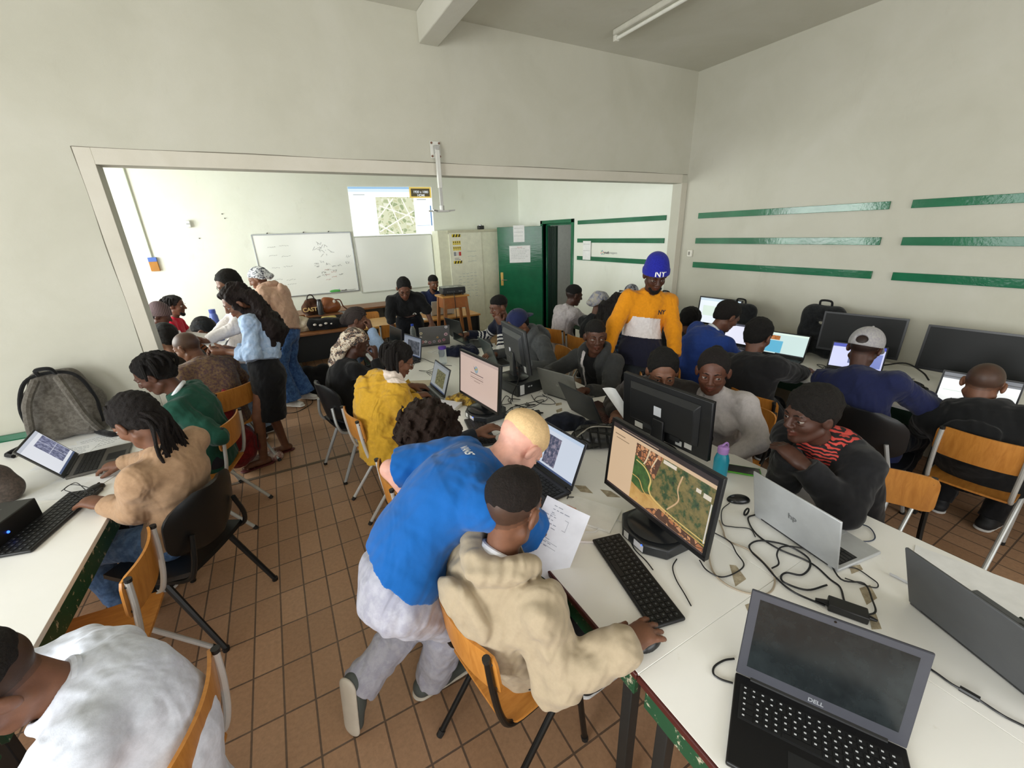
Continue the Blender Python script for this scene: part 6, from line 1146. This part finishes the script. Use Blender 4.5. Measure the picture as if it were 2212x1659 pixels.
def pen(label, a, c, col, capc): o = thing('pen', label, 'pen', tuple(a)); d = V(c) - V(a); b = MB(); b.tube([V(0, 0, 0), d * .82], .0045, 8); b.build('barrel', flat(col, .4), o); b = MB(); b.tube([d * .80, d], .005, 8); b.build('cap', flat(capc, .4), o)
pen('red and white pen at the end of the black keyboard', (1.205, -2.742, .756), (1.275, -2.792, .756), 'e3dcdc', 'c2342e'); pen('clear ballpoint with blue cap by the dark grey laptop lid', (2.045, -3.445, .756), (2.055, -3.565, .756), 'd0d2d8', '3a46a8'); pen('dark green pen on the sheets at the right edge', (2.17, -3.73, .757), (2.10, -3.80, .757), '26332c', '1a2420')
# cables
blk = flat('0f0f10', .45)
def cable(label, pts, r=.0028, col=None, closed=False, n=6): b = MB(); b.tube(spline(pts, n), r, 6); return tag(b.build('cable', col or blk, None), label, 'cable')
zc = .7535
def fl_(pts, z=zc): return [(p[0], p[1], z + .0016 * (k % 2)) for k, p in enumerate(pts)]
cable('black power cable from the silver laptop to the adapter', fl_([(1.962, -3.005), (1.909, -3.005), (1.849, -3.079), (1.838, -3.173), (1.865, -3.251), (1.863, -3.298), (1.844, -3.350), (1.833, -3.386), (1.785, -3.42)]), .0032)
cable('black looped power cable entering the adapter', fl_([(1.705, -3.40), (1.674, -3.323), (1.683, -3.262), (1.714, -3.189), (1.734, -3.131), (1.763, -3.106), (1.824, -3.115), (1.879, -3.182), (1.884, -3.252), (1.842, -3.285), (1.776, -3.291), (1.739, -3.259), (1.706, -3.258), (1.688, -3.282), (1.722, -3.336), (1.80, -3.36)], zc + .004), .0035)
cable('black cable loop around the adapter on the right', fl_([(1.713, -3.221), (1.753, -3.222), (1.798, -3.190), (1.849, -3.179), (1.898, -3.209), (1.937, -3.284), (1.866, -3.372), (1.909, -3.423), (1.853, -3.470), (1.807, -3.495), (1.766, -3.482)], zc + .008), .003)
cable('beige looped cable behind the map monitor', fl_([(1.644, -3.022), (1.589, -3.052), (1.529, -3.114), (1.512, -3.167), (1.528, -3.219), (1.570, -3.265), (1.620, -3.275), (1.681, -3.251), (1.714, -3.208), (1.737, -3.122), (1.717, -3.044), (1.753, -2.997), (1.797, -2.949)]), .0032, flat('a89a86', .6))
cable('black loop cable under the right corner of the map monitor', fl_([(1.529, -3.057), (1.508, -3.102), (1.522, -3.147), (1.573, -3.164), (1.647, -3.157), (1.678, -3.106), (1.714, -3.054), (1.706, -2.992)], zc + .003), .0026); cable('thin cord of the mouse by the green phone', fl_([(1.943, -2.896), (1.866, -2.912), (1.790, -2.970), (1.806, -3.005), (1.855, -3.047), (1.827, -3.089)]), .002)
cable('thin black cord from the mini computer to the keyboard middle', fl_([(1.40, -2.82), (1.365, -2.885), (1.358, -2.953), (1.345, -3.0)]), .0022); cable('thin black cord from the mini computer to the keyboard end', fl_([(1.464, -3.007), (1.417, -3.028), (1.383, -3.072), (1.355, -3.132), (1.335, -3.175)]), .0022); cable('dark blue cord looping off the silver laptop', fl_([(2.11, -3.235), (2.142, -3.247), (2.245, -3.250), (2.272, -3.291), (2.231, -3.330), (2.181, -3.333), (2.13, -3.30)]), .0022, flat('20304a', .5))
cable('black cord lying right of the silver laptop', fl_([(1.955, -3.353), (1.976, -3.375), (1.971, -3.418), (1.958, -3.445), (1.929, -3.444), (1.891, -3.375)]), .002); cable('black cord on the left of the foreground laptop', fl_([(1.29, -3.36), (1.259, -3.349), (1.221, -3.346), (1.199, -3.359), (1.204, -3.378), (1.222, -3.402)]), .003)
o = cable('black charger cord right of the foreground laptop with a plug bead', fl_([(1.40, -3.60), (1.60, -3.60), (1.723, -3.632), (1.728, -3.661), (1.726, -3.701), (1.731, -3.737), (1.732, -3.760), (1.730, -3.795), (1.741, -3.828), (1.76, -3.9)]), .003); b = MB(); b.tube([(1.7265, -3.715, zc + .003), (1.7315, -3.752, zc + .003)], .0075, 8); b.build('ferrite_bead', blk, o)
cable('white earphone cord arching beside the mini computer', fl_([(1.261, -2.707), (1.298, -2.730), (1.345, -2.709), (1.405, -2.695), (1.438, -2.742), (1.47, -2.77)], zc + .002), .0022, flat('dedede', .5)); cable('thin black cord from the web page laptop to the white notebook', fl_([(1.396, -2.43), (1.336, -2.482), (1.351, -2.475), (1.383, -2.511), (1.357, -2.569), (1.347, -2.605)]), .002)
cable('black cord loops before the grey laptop lid', fl_([(1.888, -1.268), (1.848, -1.392), (1.863, -1.460), (1.930, -1.514), (1.962, -1.468), (1.966, -1.372), (1.923, -1.322), (1.860, -1.361), (1.855, -1.416), (1.905, -1.430), (1.957, -1.386), (1.963, -1.308)]), .0022); cable('white cord loop before the grey laptop lid', fl_([(1.951, -1.278), (2.0, -1.235), (2.0, -1.275), (1.985, -1.347), (1.948, -1.400)], zc + .004), .0024, flat('d9d9d6', .5))
rnd = random.Random(11)
for lab, cx, cy, n in (('black tangle of cables behind the pink-lit monitor', 1.60, -1.50, 16), ('second black tangle of cables between monitor and adapter', 1.70, -1.42, 13), ('black tangle of cables below the tower', 1.66, -1.30, 9), ('coiled earphone cord before the girl in yellow', 1.37, -.32, 9), ('black tangle of chargers on the right tables under the monitors', 4.42, -2.62, 16), ('second tangle of chargers before the man in black suit', 4.30, -2.16, 8)):
    p = [(cx + rnd.gauss(0, .06), cy + rnd.gauss(0, .06), zc + .003 + .004 * (k % 4)) for k in range(n)]; cable(lab, p, .0028 if 'ear' not in lab else .002)
cable('black cord crossing the island below the tumbler', fl_([(1.46, .30), (1.503, .162), (1.535, .0), (1.60, -.14), (1.652, -.198)]), .0024); cable('tangled black earphone cord on the left table', fl_([(-.835, -1.088), (-.814, -1.037), (-.743, -1.097), (-.685, -1.181), (-.680, -1.244), (-.703, -1.245), (-.779, -1.138), (-.826, -1.077), (-.801, -1.020), (-.74, -1.12), (-.70, -1.2)], .772), .002)
cable('black cord along the wall behind the grey backpack', [(-.94, -.05, .86), (-.86, -.035, .85), (-.78, -.035, .845), (-.70, -.05, .80)], .003); cable('black cable on the floor by the white shoes', fl_([(.118, 1.458), (.240, 1.425), (.348, 1.519), (.439, 1.669), (.428, 2.020), (.561, 2.096), (.707, 2.082)], .004), .004); cable('black cable on the floor leading to the power strip', fl_([(.55, 2.12), (.60, 1.95), (.711, 1.80), (.74, 1.62)], .004), .004)
cable('black cable from the switched-off monitors along the wall', [(4.62, -2.44, .80), (4.66, -2.56, .84), (4.64, -2.68, .80), (4.60, -2.74, .76)], .006); cable('black video cable hanging from the projector', [(2.455, 1.70, 1.18), (2.453, 1.65, 1.10), (2.46, 1.65, .75), (2.445, 1.63, .45), (2.46, 1.62, .20), (2.48, 1.62, .01)], .005); cable('black monitor cable from the back of the raised monitor', [(1.87, -1.12, .95), (1.82, -1.20, .88), (1.73, -1.26, .80), (1.70, -1.30, .757)], .004)
def adapter(label, x, y, deg, s=1): o = thing('power_adapter', label, 'adapter', (x, y, .75), math.radians(deg)); b = MB(); b.box((-.052 * s, -.024 * s, .002), (.052 * s, .024 * s, .030 * s)); b.build('case', flat('161617', .4), o, .004); b = MB(); b.tube([(.052 * s, 0, .015), (.075 * s, 0, .013)], [.008, .004], 8); b.build('strain_relief', blk, o); b = MB(); b.tube([(-.052 * s, 0, .015), (-.085 * s, .0, .012)], [.010, .005], 8); b.build('strain_relief', blk, o)
adapter('black power adapter behind the foreground laptop', 1.74, -3.447, 118 + 180); adapter('dark grey power adapter beside the cable tangle', 1.70, -1.59, -20)
o = thing('power_strip', 'white power strip on the floor below the scarf chair', 'power strip', (.76, 1.55, 0), 1.2); b = MB(); b.box((-.10, -.025, .0), (.10, .025, .035)); b.build('case', flat('d8d8d4', .5), o, .005)
for k in range(3): b = MB(); b.tube([(-.06 + .06 * k, 0, .034), (-.06 + .06 * k, 0, .036)], .016, 12); b.build('outlet', flat('8a8a88', .5), o)
o = thing('velcro_strap', 'small black cable strap ring before the mouse', 'cable strap', (1.925, -2.985, .752)); b = MB(); b.tube([(.016 * math.cos(a), 0, .018 + .016 * math.sin(a)) for a in np.linspace(0, 2 * PI, 17)], .004, 6); b.build('ring', blk, o)
# tape remnants and pen marks belong to the table tops
tp = NT('old_tape'); v = tp.co(); tp.base(tp.ramp(tp.noise(v, 45, 4, .7), [(.3, lin('8a7d66')), (.6, lin('b5a88e')), (.75, lin('cfc6b4'))])); tp.b.inputs['Roughness'].default_value = .8; tp = tp.m
tbl = [o for o in C.objects if o.name.startswith('work_table')]
def on_table(name, pts, m, z=.7505):
    c = V(sum(p[0] for p in pts) / len(pts), sum(p[1] for p in pts) / len(pts), 0); best = min(tbl, key=lambda o: abs(o.location[0] - c[0]) / .335 + abs(o.location[1] - c[1]) / .7 if True else 0)
    b = MB(); L = best.location; n_ = len(pts); b.add([(p[0] - L[0], p[1] - L[1], z) for p in pts] + [(p[0] - L[0], p[1] - L[1], z - .0006) for p in pts], [tuple(range(n_)), tuple(range(2 * n_ - 1, n_ - 1, -1))]); b.build(name, m, best, smooth=False)
for q in ([(1.434, -2.405), (1.478, -2.441), (1.469, -2.510), (1.427, -2.467)], [(1.519, -2.500), (1.554, -2.539), (1.558, -2.604), (1.509, -2.566)], [(1.610, -3.125), (1.627, -3.140), (1.599, -3.198), (1.536, -3.199)], [(1.493, -3.262), (1.521, -3.268), (1.469, -3.292)], [(1.971, -3.354), (2.014, -3.370), (1.996, -3.387), (1.939, -3.376)], [(1.889, -3.420), (1.937, -3.432), (1.892, -3.470), (1.831, -3.465)], [(1.790, -3.488), (1.821, -3.493), (1.768, -3.53), (1.74, -3.515)], [(1.954, -1.501), (1.999, -1.512), (1.978, -1.546), (1.930, -1.541)], [(1.887, -1.602), (1.943, -1.595), (1.915, -1.638), (1.863, -1.647)]): on_table('tape_patch', q[::-1], tp)
rnd = random.Random(8)
for k in range(7): x, y = 1.53 + rnd.gauss(0, .02), -3.33 + rnd.gauss(0, .025); on_table('ink_mark', [(x, y), (x + .012, y - .008), (x + .016, y - .02), (x + .004, y - .006)], flat('2a2a2c', .7), .7508)

def headphones(label, x, y, deg):
    o = thing('headphones', label, 'headphones', (x, y, .75), math.radians(deg), 'black headphones on the right tables')
    for q in (-1, 1):
        b = MB(); b.lathe([(.030, .004), (.042, .008), (.046, .022), (.040, .034), (.022, .036), (.018, .026), (0, .025)], (0, q * .075, 0), 20); b.build('ear_cup', flat('141516', .35), o)
    b = MB(); b.tube(spline([(0, -.08, .03), (.07, -.085, .03), (.135, -.04, .03), (.135, .04, .03), (.07, .085, .03), (0, .08, .03)], 6), .009, 8); b.build('headband', flat('101112', .4), o)
headphones('black headphones lying between the grey cap and the switched-off monitor', 4.26, -2.72, 20); headphones('second black headphones nearer the laptop at the right edge', 4.12, -2.83, 75)
o = thing('black_box', 'small black box among the cables left of the right-edge laptop', 'box', (4.0, -2.72, .75), math.radians(15)); b = MB(); b.box((-.06, -.09, .001), (.06, .09, .085)); b.build('case', flat('121314', .4), o, .006); b = MB(); b.box((-.0615, -.07, .02), (-.060, .07, .06)); b.build('front_panel', flat('2a2c2e', .4), o)
# ---------------------------------------------------------------- bags and cloth
def bag(name, label, cat, c, fn, m, vox=.008, parts=(), group=None):
    o = thing(name, label, cat, tuple(c), 0, group); S = SDF(); fn(S); link('body', mesh_np('body', S.mesh(vox)), m, o)
    for nm, f2, m2 in parts:
        if nm in ('straps', 'handle', 'zip', 'strap', 'pattern', 'tassel'): b = MB(); f2(b); b.build(nm, m2, o)
        else: S = SDF(); f2(S); link(nm, mesh_np(nm, S.mesh(vox)), m2, o)
    return o
gcl = cloth('6a655e', '58534c', 50, .6); dkc = cloth('1b1b1c', wr=.5)
def rbox(S, w, d, h, r=.05, k=.04):
    for x in (-w, w): S.cap((x, 0, r), (x * .9, 0, h - r), r + d * .5, r + d * .4, k)
    S.cap((-w, 0, h * .5), (w, 0, h * .5), d + r * .6, k=k); S.cap((-w * .8, 0, h - r * 1.3), (w * .8, 0, h - r * 1.3), d + r * .2, k=k); S.cap((-w, 0, r * 1.2), (w, 0, r * 1.2), d + r * .5, k=k)
def gb(S): S.chain([(-.10, 0, .08), (-.105, .02, .22), (-.07, .05, .37)], [.085, .085, .06], .05); S.chain([(.10, 0, .08), (.105, .02, .22), (.07, .05, .37)], [.085, .085, .06], .05); S.cap((-.09, 0, .1), (.09, 0, .1), .09, k=.05); S.cap((-.09, .02, .25), (.09, .02, .25), .088, k=.05); S.cap((-.06, .05, .39), (.06, .05, .39), .055, k=.04); S.noise(.004, 20, 3); S.cut((0, 0, -1), (0, 0, .0))
bag('backpack', 'grey backpack with black trim leaning on the wall at the left', 'backpack', (-1.045, -.16, .752), gb, gcl, .006, [('straps', lambda b: [b.tube(spline([(q * .05, -.06, .42), (q * .10, -.13, .30), (q * .13, -.14, .16), (q * .16, -.10, .03)], 6), [.022] * 19, 8) for q in (-1, 1)], gcl), ('zip', lambda b: [b.tube(spline([(-.172, -.055, .08), (-.178, -.04, .25), (-.12, -.005, .405), (0, .005, .442), (.12, -.005, .405), (.178, -.04, .25), (.172, -.055, .08)], 6), .011, 6), b.tube(spline([(-.04, -.03, .44), (-.03, -.06, .48), (.03, -.06, .48), (.04, -.03, .44)], 5), .012, 6), b.tube(spline([(-.2, -.1, .03), (-.27, -.16, .01), (-.22, -.22, .01)], 5), .012, 6), b.tube(spline([(.14, -.1, .03), (.24, -.18, .012), (.30, -.16, .012)], 5), .02, 6)], dkc)])
def tote(S): S.cap((-.07, 0, .05), (.07, 0, .05), .07, k=.04); S.cap((-.06, 0, .14), (.06, 0, .14), .055, k=.04); S.noise(.006, 24, 2); S.cut((0, 0, -1), (0, 0, .0))
bag('handbag', 'brown monogram handbag at the left edge of the table', 'handbag', (-1.135, -.985, .752), tote, cloth('5a4f48', '47403b', 90, .4))
rc = cloth('7a1f22', '651a1d', 40, .6)
def rb(S): S.chain([(0, 0, .10), (.0, 0, .28), (.01, 0, .46)], [.14, .145, .08], .06, fl=((1, 0, 0), 1.25)); S.chain([(.08, .0, .12), (.085, 0, .24)], [.09, .08], .05); S.noise(.008, 22, 5); S.cut((0, 0, -1), (0, 0, .0))
bag('backpack', 'dark red backpack hanging from the wooden chair by the aisle', 'backpack', (-.26, .235, .08), rb, rc, .007, [('straps', lambda b: [b.tube(spline([(-.02, q * .06, .46), (.0, q * .07, .56), (.02, q * .08, .66), (.05, q * .08, .72)], 6), .018, 8) for q in (-1, 1)], rc), ('pocket', lambda S: (S.ell((.165, 0, .17), (.03, .075, .09)), S.noise(.004, 30, 2)), cloth('641a1d')), ('zip', lambda b: b.tube(spline([(.17, -.08, .14), (.185, -.05, .26), (.185, .05, .26), (.17, .08, .14)], 5), .005, 6), flat('17100f', .5))])
o = tag(link('cloth_heap', mesh_np('cloth', (lambda S: (S.cap((-.22, .34, .03), (.02, .30, .035), .05, .05, .03), S.cap((-.1, .30, .04), (.0, .40, .03), .045, k=.03), S.noise(.012, 26, 2), S.cut((0, 0, -1), (0, 0, .002)), S.mesh(.008))[-1])(SDF())), cloth('c9bcb2', '8d5a54', 20, .8)), 'pale red-streaked cloth on the floor below the red backpack', 'cloth')
def fb(S): rbox(S, .11, .06, .36, .06); S.noise(.008, 20, 4); S.cut((0, 0, -1), (0, 0, .0))
bag('backpack', 'black backpack standing on the floor below the dark front desk', 'backpack', (.56, 2.02, .0), fb, dkc, .009, [('straps', lambda b: b.tube(spline([(-.08, -.12, .02), (0, -.22, .012), (.14, -.18, .012), (.16, -.08, .02)], 6), .012, 6), dkc)])
for lab, x, y, h, w in (('black backpack against the wall beyond the orange sweater', 4.34, -.36, .44, .09), ('dark backpack standing behind the bowed man in blue suit', 4.66, -1.10, .40, .11), ('black backpack beside the wide switched-off monitor', 4.66, -1.90, .48, .11)):
    bag('backpack', lab, 'backpack', (x, y, .752), lambda S: (S.chain([(0, -w, .07), (0, -w, h - .10)], [.07, .065], .04), S.chain([(0, w, .07), (0, w, h - .10)], [.07, .065], .04), S.cap((0, -w, .09), (0, w, .09), .075, k=.04), S.cap((0, -w, h * .45), (0, w, h * .45), .075, k=.04), S.cap((0, -w * .8, h - .08), (0, w * .8, h - .08), .07, k=.04), S.noise(.005, 18, 3), S.cut((0, 0, -1), (0, 0, 0))), cloth('17181a', '202224', 30, .4), .009, [('handle', lambda b: b.tube(spline([(0, -.05, h - .015), (-.01, -.04, h + .03), (-.01, .04, h + .03), (0, .05, h - .015)], 5), .010, 6), dkc)], 'black backpacks on the right tables')
qm = NT('quilted_black_leather'); v = qm.co((1, 1, 1), True, (0, .3, .78)); w1 = qm.n('TexWave', bands_direction='X'); w2 = qm.n('TexWave', bands_direction='Y')
for w_ in (w1, w2): w_.inputs['Scale'].default_value = 7; qm.l(v, w_.inputs['Vector'])
qm.b.inputs['Base Color'].default_value = lin('121312'); qm.b.inputs['Roughness'].default_value = .28; qm.bump(qm.math('MAXIMUM', qm.ramp(w1.outputs['Fac'], [(.85, (0, 0, 0, 1)), (1, (1, 1, 1, 1))]), qm.ramp(w2.outputs['Fac'], [(.85, (0, 0, 0, 1)), (1, (1, 1, 1, 1))])), .9, -.02); qm = qm.m
bag('purse', 'black quilted leather purse behind the map monitor', 'purse', (1.80, -2.16, .752), lambda S: (S.cap((-.10, .05, .05), (.09, -.07, .05), .055, .06, .03), S.cap((-.07, .05, .09), (.08, -.04, .09), .045, k=.03), S.noise(.006, 30, 4), S.cut((0, 0, -1), (0, 0, 0))), qm, .005, [('zip', lambda b: b.tube(spline([(-.14, .03, .08), (-.12, .0, .12), (-.05, -.0, .135), (.05, -.06, .13)], 6), .004, 6), flat('a8a49a', .3, .8))])
def heap(lab, c, pts, r, m, vox=.007, name='jacket', cat='jacket', nz=.012, fl=None): tag(link(name, mesh_np(name, (lambda S: (S.chain([V(p) for p in pts], r, .03), S.noise(nz, 26, 2), S.noise(nz * .5, 60, 5), S.cut((0, 0, -1), (0, 0, .7515)), S.mesh(vox))[-1])(SDF()), (c[0], c[1], 0)), m), lab, cat).location = (c[0], c[1], 0)
heap('dark navy cloth bag spread before the black laptop with red edges', (1.80, -1.90), [(1.68, -1.82, .765), (1.80, -1.86, .775), (1.88, -2.0, .77), (1.78, -2.02, .765)], [.05, .06, .05, .04], cloth('171b26', '11141d', 20, .8)); heap('navy jacket heaped between the tumbler and the dark laptop', (1.84, .05), [(1.72, .20, .77), (1.84, .10, .785), (1.98, .05, .775), (2.02, .22, .77), (1.86, .28, .77)], [.05, .06, .05, .045, .05], cloth('161c33', '10152a', 20, .8)); heap('yellow patterned scarf beside the pink-lit monitor', (1.37, -1.10), [(1.31, -1.03, .765), (1.36, -1.08, .78), (1.42, -1.16, .765), (1.40, -1.22, .76)], [.03, .045, .04, .02], cloth('b8963a', '5a4526', 28, .8), .005, 'scarf', 'scarf', .010)
heap('white cloth under the purse and the navy bag', (1.98, -2.13), [(1.96, -2.10, .757), (2.02, -2.2, .757)], [.03, .025], flat('dddad4', .8), .006, 'cloth', 'cloth', .004)
# the heap of bags on the front desk
def dz(fn, lab, name, cat, c, m, parts=(), vox=.008): bag(name, lab, cat, c, fn, m, vox, parts)
dz(lambda S: (S.cap((-.10, 0, .08), (.06, 0, .07), .09, .10, .04), S.cap((-.05, 0, .15), (.05, 0, .15), .06, k=.05), S.noise(.010, 22, 3), S.cut((0, 0, -1), (0, 0, 0))), 'cream canvas bag at the left of the heap on the dark desk', 'canvas_bag', 'bag', (.50, 2.50, .752), cloth('cfc4b4', 'b5a890', 14, .9))
dz(lambda S: (S.cap((-.14, .02, .07), (.16, -.02, .07), .085, .08, .04), S.noise(.012, 20, 6), S.cut((0, 0, -1), (0, 0, 0))), 'black jacket with white lettering in the middle of the heap', 'jacket', 'jacket', (.80, 2.44, .752), cloth('141416'), [('pattern', lambda b: [b.sphere((-.12 + .07 * k, -.075, .09 - .015 * (k % 2)), (.022, .008, .016), 8, 6) for k in range(5)], flat('dcd8d2', .7))])
dz(lambda S: (S.cap((-.12, 0, .05), (.14, 0, .04), .06, .05, .04), S.noise(.008, 20, 6), S.cut((0, 0, -1), (0, 0, 0))), 'dark grey jacket sleeve at the right of the heap', 'jacket', 'jacket', (1.08, 2.45, .752), cloth('2c3036'))
dz(lambda S: (S.cap((-.02, 0, .02), (.12, 0, .02), .035, .03, .03), S.noise(.006, 30, 6), S.cut((0, 0, -1), (0, 0, 0))), 'pale yellow folded cloth on the black jacket', 'cloth', 'cloth', (.84, 2.56, .86), cloth('d8c07a'))
o = thing('wooden_box', 'small brown wooden box carrying the leather bags', 'box', (.82, 2.70, .752)); b = MB(); b.box((-.20, -.13, 0), (.24, .13, .16)); b.build('box', flat('3a3430', .6), o, .003); b = MB(); b.box((-.22, -.15, .16), (.26, .15, .18)); b.build('lid', W1, o, .003)
dz(lambda S: (S.cap((-.06, 0, .08), (.07, 0, .08), .08, .085, .04), S.cap((-.04, 0, .17), (.05, 0, .16), .05, k=.04), S.noise(.006, 22, 3), S.cut((0, 0, -1), (0, 0, 0))), 'tan leather handbag with white tag on the small box', 'handbag', 'handbag', (.93, 2.70, .934), flat('8a4f2a', .4), [('strap', lambda b: b.tube(spline([(.08, -.06, .18), (.15, -.08, .17), (.18, -.09, .08), (.24, -.08, .02)], 6), .009, 6), flat('5a2f18', .4)), ('tassel', lambda b: b.sphere((.07, -.085, .16), (.02, .006, .025), 8, 6), flat('e6e2da', .5))])
o = bag('handbag', 'dark brown bag lettered CAST on the small box', 'handbag', (.70, 2.67, .934), lambda S: (S.cap((-.05, 0, .08), (.05, 0, .08), .085, k=.04), S.cap((-.03, 0, .17), (.04, 0, .18), .05, k=.04), S.noise(.004, 22, 3), S.cut((0, 0, -1), (0, 0, 0))), cloth('4a2a1a', '35200f', 12, .5), .007, [('handle', lambda b: b.tube(spline([(-.05, -.02, .20), (-.02, -.03, .27), (.03, -.03, .27), (.06, -.02, .20)], 6), .009, 6), flat('1f1512', .5))])
text('CAST', .075, frame(V(-.03, -.096, .085), V(1, 0, 0), V(0, .15, 1)), flat('d9b878', .6), 'lettering', o, .003, True)
o = thing('water_bottle', 'dark plastic bottle between the leather bags', 'bottle', (.80, 2.57, .934)); b = MB(); b.lathe([(.035, .001), (.04, .01), (.038, .07), (.04, .14), (.03, .19)], n=16); b.build('body', flat('3f4143', .25), o); b = MB(); b.lathe([(.026, .188), (.028, .19), (.028, .215), (0, .217)], n=14); b.build('cap', flat('222324', .4), o)
dz(lambda S: (S.cap((-.05, 0, .05), (.05, 0, .05), .05, k=.03), S.cap((-.05, 0, .14), (.05, 0, .14), .045, k=.04), S.noise(.004, 22, 3), S.cut((0, 0, -1), (0, 0, 0))), 'light grey bag behind the grey jacket', 'bag', 'bag', (1.12, 2.68, .752), cloth('9a9a9c'))
# projector, far room bits
o = thing('projector', 'black video projector with silver top standing on the stool', 'projector', (2.50, 1.85, 1.13), math.radians(-8)); b = MB(); b.box((-.165, -.13, .018), (.165, .13, .105)); b.build('case', flat('141517', .4), o, .012, 3); b = MB(); b.box((-.163, -.128, .104), (.163, .128, .112)); b.build('top_cover', flat('6f7678', .3, .5), o, .004)
for q in (-1, 1): b = MB(); b.tube([(q * .13, -.1, 0), (q * .13, -.1, .02)], .012, 8); b.tube([(q * .13, .1, 0), (q * .13, .1, .02)], .012, 8); b.build('foot', blk, o)
b = MB(); [b.box((-.10 + .03 * k, -.1315, .045), (-.083 + .03 * k, -.13, .062)) for k in range(4)]; b.build('port', flat('4a4e50', .4), o); text('BenQ', .022, frame(V(.09, -.1312, .055), V(1, 0, 0), UP_), flat('8a8d90', .4), 'lettering', o); b = MB(); b.box((.02, -.07, .112), (.075, -.03, .113)); b.box((-.10, -.06, .112), (-.05, -.02, .113)); b.build('label', flat('d9dcdc', .5), o)
st_ = bpy.data.objects['projector_stool']; st_.location = (2.49, 1.85, .055)
for ch in st_.children:
    if ch.name.startswith('leg'):
        for v_ in ch.data.vertices:
            if v_.co.z < .5: v_.co.z = -.055
bpy.data.objects['teacher_desk'].location = (2.40, 2.38, 0)
o = thing('cap', 'grey patterned cap resting on top of the far monitor', 'cap', (4.43, .30, 1.145)); S = SDF(); S.ell((0, 0, .0), (.105, .085, .10)); S.cut((0, 0, -1), (0, 0, .0)); link('crown', mesh_np('crown', S.mesh(.006)), cloth('3a3c44', '9a9ca4', 18, .4), o); S = SDF(); S.cap((-.07, 0, .006), (-.13, 0, .0), .075, .07, fl=((0, 0, 1), 11)); link('visor', mesh_np('visor', S.mesh(.004)), cloth('c9cbd0'), o)
heap('folded light blue cloth before the man in white jacket', (4.15, .22), [(4.1, .12, .77), (4.2, .22, .775), (4.15, .34, .77)], [.04, .05, .04], cloth('6f93bd', '3f6390', 16, .8), .008, 'cloth', 'cloth')
# ---------------------------------------------------------------- light and camera
def area(name, loc, rot, sx, sy, e, col=(1, 1, 1)):
    l = bpy.data.lights.new(name, 'AREA'); l.shape = 'RECTANGLE'; l.size = sx; l.size_y = sy; l.energy = e; l.color = col
    o = bpy.data.objects.new(name, l); o.location = loc; o.rotation_euler = rot; C.objects.link(o); return o
R90 = PI / 2
area('daylight_far_window', (XL - .22, 1.95, 1.85), (0, -R90, 0), 1.8, 2.9, 240, (.96, 1, .96))
area('daylight_side_window', (XL - .22, -1.65, 1.85), (0, -R90, 0), 1.8, 1.9, 55, (.98, 1, .99))
area('daylight_side_window', (XL - .22, -4.35, 1.85), (0, -R90, 0), 1.8, 2.1, 210, (.98, 1, .99))
area('daylight_rear_window', (-.9, YN - .22, 1.85), (R90, 0, 0), 2.2, 1.8, 60, (1, .98, .95))
area('daylight_rear_window', (2.4, YN - .22, 1.85), (R90, 0, 0), 2.4, 1.8, 60, (1, .98, .95))
area('unseen_corridor_light', (XR + .9, 2.8, 2.6), (0, 0, 0), .5, .5, 8, (1, 1, .97))  # unseen area light inside the closed corridor, no fixture drawn
wd = bpy.data.worlds.new('sky'); bpy.context.scene.world = wd; wd.use_nodes = True
bg = wd.node_tree.nodes['Background']; bg.inputs['Color'].default_value = (.8, .88, 1, 1); bg.inputs['Strength'].default_value = 1.2
cam = bpy.data.cameras.new('camera'); co = bpy.data.objects.new('camera', cam); C.objects.link(co)
ya, pa, ro = CAMANG; cfw = V(math.sin(ya) * math.cos(pa), math.cos(ya) * math.cos(pa), math.sin(pa)); cr_ = V(math.cos(ya), -math.sin(ya), 0); cu_ = np.cross(cr_, cfw)
cR = cr_ * math.cos(ro) + cu_ * math.sin(ro); cU = -cr_ * math.sin(ro) + cu_ * math.cos(ro)
co.matrix_world = Matrix(((cR[0], cU[0], -cfw[0], CAMPOS[0]), (cR[1], cU[1], -cfw[1], CAMPOS[1]), (cR[2], cU[2], -cfw[2], CAMPOS[2]), (0, 0, 0, 1)))
cam.sensor_width = 36; cam.sensor_fit = 'HORIZONTAL'; cam.lens = CAMF / 2212 * 36; cam.clip_start = .03
sc = bpy.context.scene; sc.camera = co
sc.view_settings.view_transform = 'Standard'; sc.view_settings.look = 'None'; sc.view_settings.gamma = 1; sc.view_settings.exposure = EXPO
sc.cycles.use_denoising = True; sc.cycles.max_bounces = 8; sc.cycles.diffuse_bounces = 7; sc.cycles.glossy_bounces = 3; sc.cycles.sample_clamp_indirect = 6
